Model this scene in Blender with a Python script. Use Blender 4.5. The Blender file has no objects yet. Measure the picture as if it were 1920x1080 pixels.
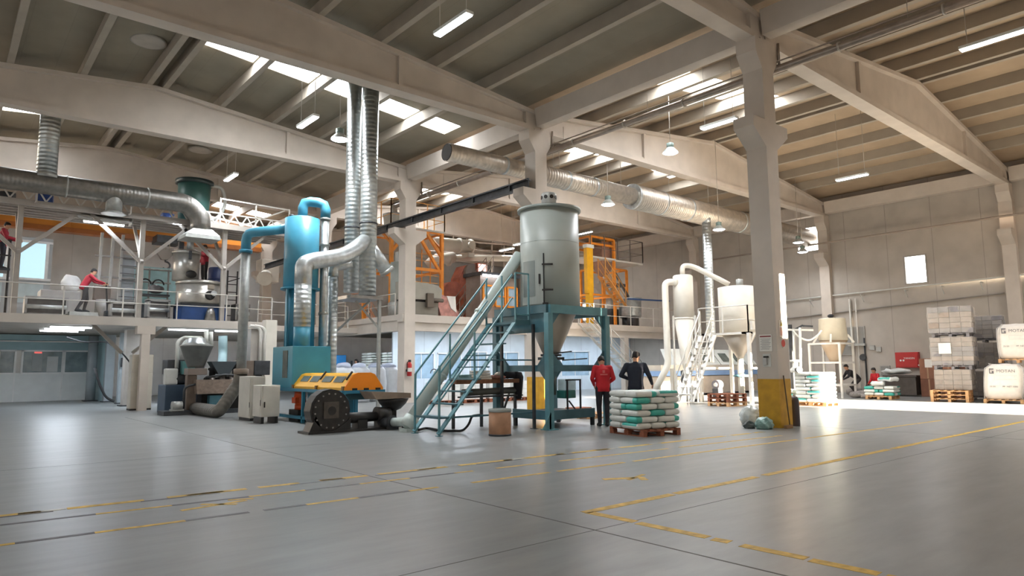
import bpy, bmesh, math, random
from mathutils import Vector as V, Matrix, noise
random.seed(7)
R = math.radians
# ---------------------------------------------------------------- camera
CAMH = 1.45
FPX = 1268.08
_p, _y, _r = R(6.6905), R(49.6753), R(-0.4439)
CF = V((math.cos(_y)*math.cos(_p), math.sin(_y)*math.cos(_p), math.sin(_p)))
_rt = V((math.sin(_y), -math.cos(_y), 0)); _up = _rt.cross(CF)
CR = _rt*math.cos(_r) + _up*math.sin(_r)
CU = _up*math.cos(_r) - _rt*math.sin(_r)
CO = V((0, 0, CAMH))
sc = bpy.context.scene
COL = sc.collection
cam_data = bpy.data.cameras.new('camera')
cam = bpy.data.objects.new('camera', cam_data); COL.objects.link(cam)
cam_data.sensor_width = 36; cam_data.lens = FPX/1920*36; cam_data.clip_end = 300
mw = Matrix.Identity(4)
for i in range(3):
    mw[i][0] = CR[i]; mw[i][1] = CU[i]; mw[i][2] = -CF[i]; mw[i][3] = CO[i]
cam.matrix_world = mw
sc.camera = cam

def at(x, y, X=None, Y=None, Z=None):
    """the point of the place that lies on one of its planes, seen at a position in the 1920x1080 photograph"""
    d = CF + CR*((x-960)/FPX) - CU*((y-540)/FPX)
    t = (X-CO.x)/d.x if X is not None else (Y-CO.y)/d.y if Y is not None else (Z-CO.z)/d.z
    return CO + d*t
# ---------------------------------------------------------------- light
sc.view_settings.view_transform = 'Standard'
sc.view_settings.look = 'None'
sc.view_settings.exposure = 0.2
sc.view_settings.gamma = 1
sc.view_settings.use_curve_mapping = False
w = bpy.data.worlds.new('daylight'); sc.world = w; w.use_nodes = True
w.node_tree.nodes['Background'].inputs[0].default_value = (1.0, 0.98, 0.95, 1)
w.node_tree.nodes['Background'].inputs[1].default_value = .8
sun_d = bpy.data.lights.new('sun', 'SUN'); sun = bpy.data.objects.new('sun', sun_d); COL.objects.link(sun)
sun_d.energy = 140; sun_d.angle = R(0.6); sun_d.color = (1, .84, .67)
SUN_DIR = V((-.03, 1, -.2)).normalized()
sun.rotation_euler = SUN_DIR.to_track_quat('-Z', 'Y').to_euler()
sc.cycles.max_bounces = 8; sc.cycles.diffuse_bounces = 5; sc.cycles.glossy_bounces = 3
sc.cycles.sample_clamp_indirect = 6
# ---------------------------------------------------------------- materials
def lin(c):
    return tuple((v/12.92 if v <= .04045 else ((v+.055)/1.055)**2.4) for v in c)
def rgb(h):
    return lin((int(h[0:2], 16)/255, int(h[2:4], 16)/255, int(h[4:6], 16)/255))
MATS = {}
def mat(name, h, rough=.6, metal=0.0, var=.07, scale=2.5, bump=0.0, emit=0.0, alpha=1.0, stretch=None, rvar=0.0):
    if name in MATS: return MATS[name]
    m = bpy.data.materials.new(name); m.use_nodes = True
    nt = m.node_tree; b = nt.nodes['Principled BSDF']; c = rgb(h)
    b.inputs['Roughness'].default_value = rough; b.inputs['Metallic'].default_value = metal
    if emit:
        b.inputs['Base Color'].default_value = (*c, 1)
        b.inputs['Emission Color'].default_value = (*c, 1); b.inputs['Emission Strength'].default_value = emit
    else:
        tc = nt.nodes.new('ShaderNodeTexCoord'); n = nt.nodes.new('ShaderNodeTexNoise')
        n.inputs['Scale'].default_value = scale; n.inputs['Detail'].default_value = 5
        if stretch:
            mp = nt.nodes.new('ShaderNodeMapping'); mp.inputs['Scale'].default_value = stretch
            nt.links.new(tc.outputs['Object'], mp.inputs[0]); nt.links.new(mp.outputs[0], n.inputs['Vector'])
        else:
            nt.links.new(tc.outputs['Object'], n.inputs['Vector'])
        r = nt.nodes.new('ShaderNodeValToRGB')
        r.color_ramp.elements[0].position = .3; r.color_ramp.elements[1].position = .7
        r.color_ramp.elements[0].color = (*[v*(1-var*1.6) for v in c], 1)
        r.color_ramp.elements[1].color = (*[min(1, v*(1+var)) for v in c], 1)
        nt.links.new(n.outputs['Fac'], r.inputs[0]); nt.links.new(r.outputs[0], b.inputs['Base Color'])
        if rvar:
            mr = nt.nodes.new('ShaderNodeMapRange'); mr.inputs['To Min'].default_value = rough-rvar; mr.inputs['To Max'].default_value = rough+rvar
            nt.links.new(n.outputs['Fac'], mr.inputs['Value']); nt.links.new(mr.outputs[0], b.inputs['Roughness'])
        if bump:
            bp = nt.nodes.new('ShaderNodeBump'); bp.inputs['Strength'].default_value = bump; bp.inputs['Distance'].default_value = .02
            nt.links.new(n.outputs['Fac'], bp.inputs['Height']); nt.links.new(bp.outputs[0], b.inputs['Normal'])
    if alpha < 1: b.inputs['Alpha'].default_value = alpha
    MATS[name] = m
    return m
def duct_mat(name, h, axis, pitch, rough=.38, bump=.5):
    """galvanised sheet with the ribs of spiral duct along one axis"""
    m = mat(name, h, rough, .85, .12, 6)
    nt = m.node_tree; b = nt.nodes['Principled BSDF']
    tc = nt.nodes.new('ShaderNodeTexCoord'); wv = nt.nodes.new('ShaderNodeTexWave')
    wv.bands_direction = axis; wv.inputs['Scale'].default_value = 1/pitch*.314; wv.wave_profile = 'SIN'; wv.inputs['Distortion'].default_value = .05
    bp = nt.nodes.new('ShaderNodeBump'); bp.inputs['Strength'].default_value = bump; bp.inputs['Distance'].default_value = .03
    nt.links.new(tc.outputs['Object'], wv.inputs['Vector']); nt.links.new(wv.outputs['Fac'], bp.inputs['Height']); nt.links.new(bp.outputs[0], b.inputs['Normal'])
    return m
def sheet_mat(name, h, axis, step, dark=.86, rough=.6, bump=.6, width=.04):
    """sheet or panel with regular grooves along an axis"""
    m = mat(name, h, rough, 0, .06, 1.2)
    nt = m.node_tree; b = nt.nodes['Principled BSDF']
    tc = nt.nodes.new('ShaderNodeTexCoord'); sp = nt.nodes.new('ShaderNodeSeparateXYZ'); nt.links.new(tc.outputs['Object'], sp.inputs[0])
    d = nt.nodes.new('ShaderNodeMath'); d.operation = 'DIVIDE'; d.inputs[1].default_value = step; nt.links.new(sp.outputs[axis], d.inputs[0])
    f = nt.nodes.new('ShaderNodeMath'); f.operation = 'FRACT'; nt.links.new(d.outputs[0], f.inputs[0])
    l = nt.nodes.new('ShaderNodeMath'); l.operation = 'LESS_THAN'; l.inputs[1].default_value = width; nt.links.new(f.outputs[0], l.inputs[0])
    mx = nt.nodes.new('ShaderNodeMix'); mx.data_type = 'RGBA'; mx.blend_type = 'MULTIPLY'
    src = b.inputs['Base Color'].links[0].from_socket
    nt.links.new(l.outputs[0], mx.inputs[0]); nt.links.new(src, mx.inputs[6]); mx.inputs[7].default_value = (dark, dark, dark, 1)
    nt.links.new(mx.outputs[2], b.inputs['Base Color'])
    bp = nt.nodes.new('ShaderNodeBump'); bp.invert = True; bp.inputs['Strength'].default_value = bump; bp.inputs['Distance'].default_value = .02
    nt.links.new(l.outputs[0], bp.inputs['Height']); nt.links.new(bp.outputs[0], b.inputs['Normal'])
    return m
# ---------------------------------------------------------------- mesh builder
def basis(d, up=None):
    d = V(d).normalized(); u = V(up) if up is not None else (V((0, 0, 1)) if abs(d.z) < .95 else V((1, 0, 0)))
    a = u.cross(d)
    if a.length < 1e-6: a = V((1, 0, 0)).cross(d)
    a.normalize(); return a, d.cross(a).normalized()
class MB:
    def __init__(s): s.bm = bmesh.new()
    def _f(s, vs, smooth=False):
        try:
            f = s.bm.faces.new(vs); f.smooth = smooth; return f
        except ValueError: return None
    def box(s, lo, hi, bev=0.0, rz=0.0, pivot=None, taper=None):
        lo, hi = V(lo), V(hi); c = (lo+hi)/2; pv = V(pivot) if pivot is not None else c
        vs = []
        for z in (lo.z, hi.z):
            for x, y in ((lo.x, lo.y), (hi.x, lo.y), (hi.x, hi.y), (lo.x, hi.y)):
                if taper and z == hi.z: x = c.x+(x-c.x)*taper; y = c.y+(y-c.y)*taper
                q = V((x, y, z))
                if rz: q = pv + Matrix.Rotation(rz, 3, 'Z') @ (q-pv)
                vs.append(s.bm.verts.new(q))
        fs = [s._f([vs[i] for i in f]) for f in ((3, 2, 1, 0), (4, 5, 6, 7), (0, 1, 5, 4), (1, 2, 6, 5), (2, 3, 7, 6), (3, 0, 4, 7))]
        if bev:
            es = {e for f in fs for e in f.edges}
            bmesh.ops.bevel(s.bm, geom=list(es), offset=bev, segments=2, affect='EDGES', profile=.6)
        return s
    def bar(s, p, q, w, h=None, up=None):
        p, q = V(p), V(q); h = h or w; a, b = basis(q-p, up)
        A = [s.bm.verts.new(p + a*i*w/2 + b*j*h/2) for i, j in ((-1, -1), (1, -1), (1, 1), (-1, 1))]
        B = [s.bm.verts.new(q + a*i*w/2 + b*j*h/2) for i, j in ((-1, -1), (1, -1), (1, 1), (-1, 1))]
        s._f(A[::-1]); s._f(B)
        for i in range(4): s._f([A[i], A[(i+1) % 4], B[(i+1) % 4], B[i]])
        return s
    def tube(s, pts, r, seg=12, caps=True, close=False):
        """round pipe through points; r a number or one per point"""
        pts = [V(p) for p in pts]; n = len(pts)
        rs = r if isinstance(r, (list, tuple)) else [r]*n
        rings = []; prev = None
        for i, p in enumerate(pts):
            if i == 0: d = pts[1]-p
            elif i == n-1: d = p-pts[i-1]
            else:
                d = (pts[i+1]-p).normalized() + (p-pts[i-1]).normalized()
                if d.length < 1e-6: d = pts[i+1]-p
            d.normalize()
            if prev is None: a, b = basis(d)
            else:
                a = prev - d*prev.dot(d)
                if a.length < 1e-6: a, _ = basis(d)
                a.normalize(); b = d.cross(a)
            prev = a
            k = 1.0
            if 0 < i < n-1:
                c = max(.5, (d.dot((p-pts[i-1]).normalized()))); k = 1.0
            rings.append([s.bm.verts.new(p + (a*math.cos(2*math.pi*j/seg) + b*math.sin(2*math.pi*j/seg))*rs[i]*k) for j in range(seg)])
        for i in range(n-1):
            for j in range(seg):
                s._f([rings[i][j], rings[i][(j+1) % seg], rings[i+1][(j+1) % seg], rings[i+1][j]], True)
        if caps: s._f(rings[0][::-1]); s._f(rings[-1])
        return s
    def cyl(s, p, q, r1, r2=None, seg=20, caps=True):
        return s.tube([p, q], [r1, r1 if r2 is None else r2], seg, caps)
    def lathe(s, c, prof, seg=28, axis=None, capb=True, capt=True, sharp=()):
        """profile of (radius, height) turned about an axis through c"""
        c = V(c); ax = V(axis).normalized() if axis is not None else V((0, 0, 1)); a, b = basis(ax)
        rings = [[s.bm.verts.new(c + ax*z + (a*math.cos(2*math.pi*j/seg)+b*math.sin(2*math.pi*j/seg))*r) for j in range(seg)] for r, z in prof]
        for i in range(len(rings)-1):
            for j in range(seg): s._f([rings[i][j], rings[i][(j+1) % seg], rings[i+1][(j+1) % seg], rings[i+1][j]], True)
        if capb: s._f(rings[0][::-1])
        if capt: s._f(rings[-1])
        return s
    def prism(s, poly, ext):
        """flat polygon of 3-D points pushed along a vector"""
        A = [s.bm.verts.new(V(p)) for p in poly]; B = [s.bm.verts.new(V(p)+V(ext)) for p in poly]; n = len(A)
        s._f(A[::-1]); s._f(B)
        for i in range(n): s._f([A[i], A[(i+1) % n], B[(i+1) % n], B[i]])
        return s
    def loft(s, rings, smooth=True, cap=True):
        rs = [[s.bm.verts.new(V(p)) for p in r] for r in rings]; n = len(rs[0])
        for i in range(len(rs)-1):
            for j in range(n): s._f([rs[i][j], rs[i][(j+1) % n], rs[i+1][(j+1) % n], rs[i+1][j]], smooth)
        if cap: s._f(rs[0][::-1], False); s._f(rs[-1], False)
        return s
    def ball(s, c, r, sx=1, sy=1, sz=1, sub=2):
        g = bmesh.ops.create_icosphere(s.bm, subdivisions=sub, radius=1)
        for v in g['verts']: v.co = V(c) + V((v.co.x*r*sx, v.co.y*r*sy, v.co.z*r*sz))
        for v in g['verts']:
            for f in v.link_faces: f.smooth = True
        return s
    def jitter(s, amt, freq=3.0):
        for v in s.bm.verts: v.co += noise.noise_vector(v.co*freq)*amt
        return s
def obj(name, mb, m, parent=None, mods=None):
    """link a builder as ONE mesh object; a child keeps its place relative to its thing"""
    me = bpy.data.meshes.new(name)
    bm = mb.bm; bmesh.ops.recalc_face_normals(bm, faces=bm.faces)
    o = bpy.data.objects.new(name, me)
    base = V((0, 0, 0)); q = parent
    while q is not None: base += q.location; q = q.parent
    if parent is None:
        xs = [v.co for v in bm.verts]
        lo = V((min(v.x for v in xs), min(v.y for v in xs), min(v.z for v in xs))); hi = V((max(v.x for v in xs), max(v.y for v in xs), max(v.z for v in xs)))
        o.location = V(((lo.x+hi.x)/2, (lo.y+hi.y)/2, lo.z)); base = o.location
    for v in bm.verts: v.co -= base
    bm.to_mesh(me); bm.free()
    ms = m if isinstance(m, (list, tuple)) else [m]
    for k in ms: me.materials.append(k)
    if parent is not None: o.parent = parent
    COL.objects.link(o)
    return o
def tag(o, label, cat, group=None):
    o['label'] = label; o['category'] = cat
    if group: o['group'] = group
    return o
def thing(name, label, cat, loc, group=None):
    o = bpy.data.objects.new(name, None); COL.objects.link(o); o.location = V(loc); o.empty_display_size = .2
    return tag(o, label, cat, group)
def one(name, mb, m, label, cat, group=None):
    return tag(obj(name, mb, m), label, cat, group)
def struct(name, mb, m, parent=None):
    o = obj(name, mb, m, parent)
    if parent is None: o['kind'] = 'structure'
    return o
def dup(o, d=(0, 0, 0), rz=0.0, label=None, group=None, loc=None):
    """a copy of a thing, its parts and their sub-parts"""
    def cp(x, par):
        c = x.copy(); COL.objects.link(c)
        if par is not None: c.parent = par
        for ch in list(x.children): cp(ch, c)
        return c
    c = cp(o, None)
    c.location = V(loc) if loc is not None else o.location + V(d)
    c.rotation_euler = (0, 0, o.rotation_euler.z+rz)
    if label: c['label'] = label
    if group: c['group'] = group
    return c
def arc(c, u, v, r, a0, a1, n=8):
    c, u, v = V(c), V(u).normalized(), V(v).normalized()
    return [c + u*r*math.cos(a0+(a1-a0)*i/n) + v*r*math.sin(a0+(a1-a0)*i/n) for i in range(n+1)]
def bend(pts, r, n=6):
    """round the corners of a polyline"""
    pts = [V(p) for p in pts]; out = [pts[0]]
    for i in range(1, len(pts)-1):
        p, a, b = pts[i], pts[i-1], pts[i+1]
        da, db = (a-p), (b-p); k = min(r, da.length*.49, db.length*.49); A = p+da.normalized()*k; B = p+db.normalized()*k
        for j in range(n+1):
            t = j/n; out.append(A*(1-t)**2 + p*2*t*(1-t) + B*t*t)
    out.append(pts[-1]); return out
# ---------------------------------------------------------------- the hall
XC, XL, XW = 15.32, -5.0, 36.73            # column row, left row, right wall
FR = [0.07, 8.40, 16.73, 25.06, 33.39, 41.72]   # frames
YE = 43.5
concrete = mat('concrete', 'c8bdb1', .8, 0, .06, 1.3, .05)
concrete_wall = mat('wall_concrete', 'aca49a', .85, 0, .05, .5, .03)
def floor_mat():
    m = mat('polished_floor', '808281', .33, 0, .04, .35, 0, rvar=.035)
    nt = m.node_tree; b = nt.nodes['Principled BSDF']
    tc = nt.nodes.new('ShaderNodeTexCoord'); n = nt.nodes.new('ShaderNodeTexNoise'); n.inputs['Scale'].default_value = 3.2; n.inputs['Detail'].default_value = 9; n.inputs['Roughness'].default_value = .62
    mp = nt.nodes.new('ShaderNodeMapping'); mp.inputs['Scale'].default_value = (.25, 1.1, 1)
    nt.links.new(tc.outputs['Object'], mp.inputs[0]); nt.links.new(mp.outputs[0], n.inputs['Vector'])
    mx = nt.nodes.new('ShaderNodeMix'); mx.data_type = 'RGBA'; mx.blend_type = 'OVERLAY'; mx.inputs[0].default_value = .45
    src = b.inputs['Base Color'].links[0].from_socket
    nt.links.new(src, mx.inputs[6]); nt.links.new(n.outputs['Fac'], mx.inputs[7]); nt.links.new(mx.outputs[2], b.inputs['Base Color'])
    bp = nt.nodes.new('ShaderNodeBump'); bp.inputs['Strength'].default_value = .04; bp.inputs['Distance'].default_value = .01
    n2 = nt.nodes.new('ShaderNodeTexNoise'); n2.inputs['Scale'].default_value = 1.6; nt.links.new(tc.outputs['Object'], n2.inputs['Vector'])
    nt.links.new(n2.outputs['Fac'], bp.inputs['Height']); nt.links.new(bp.outputs[0], b.inputs['Normal'])
    return m
struct('floor', MB().box((-12, -8, -.3), (XW, YE, 0)), floor_mat())
roof_l = sheet_mat('roof_sheet_olive_shaded', '8f8675', 0, .95, .9, .7, .3, .02)  # olive sheet, darkened for the weaker light in the left bay
roof_r = sheet_mat('roof_sheet_tan_sunlit', 'ab977f', 0, .95, .9, .7, .3, .02)  # tan sheet, with warm sun bounce put into the colour
purlin_m = mat('purlin_concrete', 'a59b8d', .8, 0, .06, 1.3)
EAVE, RIDL, RIDR = 10.17, 11.15, 11.45
XML, XMR = (XL+XC)/2, (XC+XW)/2
PUR = .42
def ztop(x):
    if x < XC: return EAVE + (RIDL-EAVE)*(1-abs(x-XML)/(XC-XML))
    return EAVE + (RIDR-EAVE)*(1-abs(x-XMR)/(XW-XMR))
# roof sheets, with the skylight strips left open
strips = {('l', 2): (20.35, 21.45, [(XML+.35, XML+2.05), (XML+2.25, XML+3.95), (XML+4.15, XML+5.85), (XML+6.05, XML+7.75), (XML+7.95, XML+9.6)]),
          ('l', 3): (29.9, 31.0, [(XML-2.05, XML-1.6), (XML-3.95, XML-2.25)]),
          ('l', 4): (39.6, 40.8, [(XML+6.05, XML+7.75), (XML+7.95, XML+9.6)]),
          ('r', 1): (12.2, 13.5, [(XC+1.1, XC+2.7), (XC+2.95, XC+4.6), (XC+4.85, XC+6.5), (XC+6.75, XC+8.4)]),
          ('r', 2): (20.3, 21.5, [(XC+5.2, XC+6.6), (XC+6.8, XC+8.4), (XC+8.6, XC+10.2), (XC+10.7, XC+12.3), (XC+12.5, XC+14.1)]),
          ('r', 3): (30.3, 31.5, [(XC+.9, XC+2.6), (XC+2.9, XC+4.6), (XC+4.8, XC+6.5)])}
sky_m = mat('skylight_panel', 'f4f9ff', .5, emit=24)
for side, x0, x1 in (('l', XL, XC), ('r', XC, XW)):
    xm = (x0+x1)/2
    bm = MB()
    for i in range(-1, 5):
        ya, yb = (FR[i] if i >= 0 else -8), (FR[i+1] if i < 4 else YE)
        st = strips.get((side, i))
        for xa, xb in ((x0, xm), (xm, x1)):
            cells = [(xa, xb, ya, yb)]
            if st:
                s0, s1, L = st
                cells = [(xa, xb, ya, s0), (xa, xb, s1, yb)]
                cur = xa
                for p, q in sorted(L):
                    if p < xa or q > xb: continue
                    if p > cur: cells.append((cur, p, s0, s1))
                    cur = q
                if cur < xb: cells.append((cur, xb, s0, s1))
            for a, b, c, d in cells:
                za, zb = ztop(a+1e-4)+PUR, ztop(b-1e-4)+PUR
                bm.prism([(a, c, za), (b, c, zb), (b, d, zb), (a, d, za)], (0, 0, .12))
        if st:
            s0, s1, L = st
            for p, q in L:
                za, zb = ztop(p)+PUR+.03, ztop(q)+PUR+.03
                sk = struct('window_skylight', MB().prism([(p, s0, za), (q, s0, zb), (q, s1, zb), (p, s1, za)], (0, 0, .05)), sky_m)
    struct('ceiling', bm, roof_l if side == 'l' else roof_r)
# girders
def girder(y, x0, x1, ridge, col0, col1):
    xm = (x0+x1)/2; g = MB(); a, b = x0+col0, x1-col1
    zt = lambda x: EAVE+(ridge-EAVE)*(1-abs(x-xm)/(x1-xm))
    zb = 9.5
    def strip(x_, w_, zf):   # section swept a-xm-b
        pass
    def sweep(w, lo, hi, xs):
        rings = []
        for x in xs:
            rings.append([(x, y-w/2, lo(x)), (x, y+w/2, lo(x)), (x, y+w/2, hi(x)), (x, y-w/2, hi(x))])
        g.loft(rings, False)
    xs = [a, a+1.6, xm, b-1.6, b]
    sweep(.17, lambda x: zb+.12, lambda x: zt(x)-.1, xs)            # web
    sweep(.44, lambda x: zb, lambda x: zb+.17, [a, b])             # bottom flange
    sweep(.30, lambda x: zb+.17, lambda x: zb+.25, [a, b])
    sweep(.50, lambda x: zt(x)-.13, lambda x: zt(x), [a, xm, b])    # top flange
    for x in (a+.25, b-.25): g.box((x-.3, y-.2, zb+.05), (x+.3, y+.2, zt(x)-.05))
    L = x1-x0
    for k in (.27, .73):
        x = x0+L*k; g.box((x-.07, y-.19, zb+.1), (x+.07, y+.19, zt(x)-.06))
    struct('beam_girder', g, concrete)
for y in [-8.2]+FR:
    girder(y, XL, XC, RIDL, .02, .05); girder(y, XC, XW, RIDR, .05, .02)
# columns with girder heads and crane corbels
def column(x, y, left=True, right=True, yellow=False):
    a = .265; c = MB(); c.box((x-a, y-a, 0), (x+a, y+a, 9.55))
    for s, on in ((-1, left), (1, right)):
        if not on: continue
        X0, X1 = x+s*a, x+s*(a+.55)
        c.prism([(X0, y-a, 6.75), (X0, y-a, 7.43), (X1, y-a, 7.43), (X1, y-a, 7.17)], (0, 2*a, 0))
        X2 = x+s*(a+.27)
        c.prism([(X0, y-a, 8.75), (X0, y-a, 9.5), (X2, y-a, 9.5), (X2, y-a, 9.15)], (0, 2*a, 0))
    return struct('column', c, concrete)
for i, y in enumerate(FR):
    c = column(XC, y)
    if i in (1, 2):
        yb = MB(); e = .272
        yb.box((XC-e, y-e, .001), (XC+e, y+e, 1.13))
        o = obj('painted_base', yb, mat('yellow_paint', 'c2921f', .55, 0, .14, 4), c)
    column(XW-.05, y, True, False)
    column(XL, y, False, True)
# eave beams
eb = MB()
for x in (XC, XW-.25, XL):
    for i in range(-1, 5):
        ya, yb = (FR[i]+.28 if i >= 0 else -8), FR[i+1]-.28
        z0 = 9.62
        struct('beam_eave', MB().prism([(x-.28, ya, z0+.62), (x-.2, ya, z0), (x+.2, ya, z0), (x+.28, ya, z0+.62)], (0, yb-ya, 0)), concrete)
# purlins
proto = {}
for side, xm, n in (('l', XML, 5), ('r', XMR, 6)):
    offs = [.25, 2.15, 4.05, 5.95, 7.85]
    for i in range(-1, 5):
        ya, yb = (FR[i] if i >= 0 else -6), FR[i+1]
        for o_ in offs:
            for s in (-1, 1):
                x = xm+s*o_; z = ztop(x)
                struct('purlin', MB().prism([(x-.06, ya, z+PUR), (x-.09, ya, z), (x+.09, ya, z), (x+.06, ya, z+PUR)], (0, yb-ya, 0)), purlin_m)
# walls
wp = sheet_mat('wall_panel_long', 'aea69c', 1, 2.08, .72, .85, .5, .012)
wall = MB()
wy0, wy1, wz0, wz1 = 11.9, 12.82, 5.45, 6.78
for lo, hi in (((XW, -8, 0), (XW+.25, wy0, 11)), ((XW, wy1, 0), (XW+.25, YE, 11)), ((XW, wy0, 0), (XW+.25, wy1, wz0)), ((XW, wy0, wz1), (XW+.25, wy1, 11))): wall.box(lo, hi)
struct('wall_right', wall, wp)
wf = MB()
for lo, hi in (((wy0-.06, wz0-.06), (wy1+.06, wz0)), ((wy0-.06, wz1), (wy1+.06, wz1+.06)), ((wy0-.06, wz0), (wy0, wz1)), ((wy1, wz0), (wy1+.06, wz1))):
    wf.box((XW-.03, lo[0], lo[1]), (XW+.03, hi[0], hi[1]))
wo = struct('window_1', wf, mat('window_frame', '9a948c', .5))
obj('pane', MB().box((XW+.05, wy0, wz0), (XW+.08, wy1, wz1)), mat('bright_pane', 'ffffff', .4, emit=5), wo)
struct('wall_back', MB().box((-12, YE, 0), (XW+.25, YE+.25, 12)), sheet_mat('wall_panel_back', 'cfcfce', 0, 2.4, .8, .85, .4, .01))
# front wall: gate and high window of the right bay, the left bay left open to let daylight in (all behind the camera)
fw = MB(); G0, G1, GH = 23.7, 29.7, 4.7; V0, V1, VZ0, VZ1 = 15.05, 16.1, 3.75, 5.3
for lo, hi in (((13.2, 0), (V0, 12)), ((V0, 0), (V1, VZ0)), ((V0, VZ1), (V1, 12)), ((V1, 0), (G0, 12)), ((G0, GH), (G1, 12)), ((G1, 0), (XW, 12))):
    fw.box((lo[0], -.28, lo[1]), (hi[0], -.03, hi[1]))
struct('wall_front', fw, concrete_wall)  # left end lengthened to close a sun leak into the left bay
nw = MB().box((-40, -31, -.3), (14.2, -30, 19)); nw.box((-40, -30, -.3), (14.2, -8, -.02))  # added unseen wall that keeps the sun out of the left bay
struct('wall_sun_blocker', nw, mat('sun_blocker_render', 'cfc6ba', .9, 0, .05, .5))
struct('wall_return', MB().box((XC-.5, -8.2, 0), (XC-.25, -.28, 12)), concrete_wall)
# floor joints and markings
jm = mat('joint_line', '5c5b57', .8); tape = mat('yellow_tape', 'cda63e', .6, 0, .25, 9); dark_tape = mat('dark_tape', '5c5a5c', .6, 0, .2, 9); white_tape = mat('worn_tape', 'b9b7a8', .5, 0, .3, 8)
j = MB()
for p, q in (((4.6, -2), (4.6, 24)), ((-8, 4.3), (XW-2, 4.3)), ((-8, 12.6), (6, 12.6)), ((16, -2), (16, 8)), ((27, -2), (27, 12))):
    p, q = V((*p, .0006)), V((*q, .0006)); j.bar(p, q, .02 if p.x == q.x else .01, .001, (0, 0, 1))
struct('floor_joints', j, jm)
def dash(y, segs, m, w=.1, slope=0.0, x0=0):
    d = MB()
    for a, b in segs: d.bar((a, y+(a-x0)*slope, .001), (b, y+(b-x0)*slope, .001), w, .002, (0, 0, 1))
    return d
random.seed(3)
def segs(x0, x1, a, b, gap):
    L = []; x = x0
    while x < x1:
        l = random.uniform(a, b); L.append((x, min(x+l, x1))); x += l+random.uniform(gap*.6, gap*1.4)
    return L
struct('floor_marking', dash(8.75, segs(.3, 14, .5, 1.1, .22), tape, .11, -.055), tape)
struct('floor_marking', dash(8.75, segs(.75, 14, .18, .5, .9), white_tape, .07, -.055), white_tape)
struct('floor_marking', dash(8.68, segs(.3, 9, .4, .9, .6), dark_tape, .05, -.055), dark_tape)
struct('floor_marking', dash(8.25, [(.35, .52), (1.35, 2.05), (2.85, 3.5), (4.2, 4.9), (5.6, 5.9), (6.3, 7.2), (7.5, 10), (10.3, 13.5)], tape, .06, -.07), tape)
struct('floor_marking', dash(8.25, [(.52, 1.35), (2.05, 2.85), (3.5, 4.2), (4.9, 5.6)], dark_tape, .06, -.07), dark_tape)
struct('floor_marking', dash(7.3, [(.2, .62), (1.2, 1.95), (3.15, 3.75), (4.4, 4.8), (5.3, 6.6), (6.75, 8.1), (8.3, 13), (13.3, 20)], tape, .07, -.045), tape)
struct('floor_marking', dash(7.3, [(.62, 1.2), (1.95, 2.55), (2.7, 3.15), (3.75, 4.4)], dark_tape, .07, -.045), dark_tape)
cm = MB()
for a, b in ((5.06, 6.5), (6.56, 8.3), (8.5, 9.2), (9.25, 12.6), (12.75, 23)): cm.bar((a, 4.87, .001), (b, 4.87+.0, .001), .11, .002, (0, 0, 1))
for a, b in ((4.85, 4.27), (4.22, 3.48), (3.42, 3.27), (3.15, 2.62), (2.58, 2.1), (2.05, .8)): cm.bar((5.1, a, .001), (5.22 if b < 2 else 5.12, b, .001), .11, .002, (0, 0, 1))
struct('floor_marking', cm, tape)
am = MB()
am.bar((2.05, 7.75, .001), (2.75, 7.85, .001), .07, .002, (0, 0, 1)); am.bar((2.3, 7.95, .001), (2.6, 7.7, .001), .06, .002, (0, 0, 1)); am.bar((2.6, 8.0, .001), (2.85, 7.9, .001), .06, .002, (0, 0, 1))
struct('floor_marking', am, tape)
am2 = MB()
am2.bar((6.7, 6.1, .001), (7.1, 5.9, .001), .12, .002, (0, 0, 1)); am2.bar((6.9, 5.85, .001), (7.4, 6.0, .001), .06, .002, (0, 0, 1)); am2.bar((7.2, 5.9, .001), (7.05, 5.7, .001), .1, .002, (0, 0, 1))
struct('floor_marking', am2, tape)
# ---------------------------------------------------------------- materials of the things
galv = mat('galvanised', 'c4c8c8', .36, .8, .14, 7)
galv_dull = mat('galvanised_dull', 'a9aaa6', .5, .6, .12, 6)
duct_v = duct_mat('spiral_duct_upright', 'c3c8c7', 'Z', .14, .38, .4)
duct_g = duct_mat('spiral_duct_ribbed', 'c3c8c7', 'DIAGONAL', .12)
blue = mat('blue_paint', '4590aa', .38, 0, .1, 2)
blue_d = mat('blue_paint_dark', '2f7a95', .42, 0, .1, 2)
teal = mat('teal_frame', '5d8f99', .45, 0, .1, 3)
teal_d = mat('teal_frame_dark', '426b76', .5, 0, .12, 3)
tank_m = mat('tank_grey', 'a9afa9', .42, 0, .05, 1.2)
cone_m = mat('cone_grey', '9c948a', .45, .1, .08, 1.5)
black = mat('black_iron', '2b2826', .5, .2, .25, 5)
dark = mat('dark_steel', '45474a', .5, .5, .2, 5)
steel = mat('bare_steel', '9a9692', .35, .85, .15, 5)
white_p = mat('white_paint', 'cfcfc9', .5, 0, .06, 3)
yellow_h = mat('yellow_hood', 'dba21c', .4, 0, .08, 3)
orange_h = mat('orange_hood', 'f08a10', .4, 0, .04, 3)
orange_m = mat('orange_motor', 'd9531e', .4, 0, .1, 4)
orange_f = mat('orange_frame', 'e8902e', .5, 0, .1, 4)
cab_m = mat('cabinet_beige', 'c6c2b8', .5, 0, .05, 3)
wood = mat('pallet_wood', 'a9764f', .8, 0, .22, 5, .1, stretch=(1, 6, 6))
wood_r = mat('pallet_wood_red', '8a5138', .8, 0, .22, 5, .1, stretch=(6, 1, 6))
wood_l = mat('pallet_wood_light', 'd6a878', .8, 0, .18, 5, .1, stretch=(1, 6, 6))
rubber = mat('rubber', '2a2a2b', .8, 0, .1)
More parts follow.
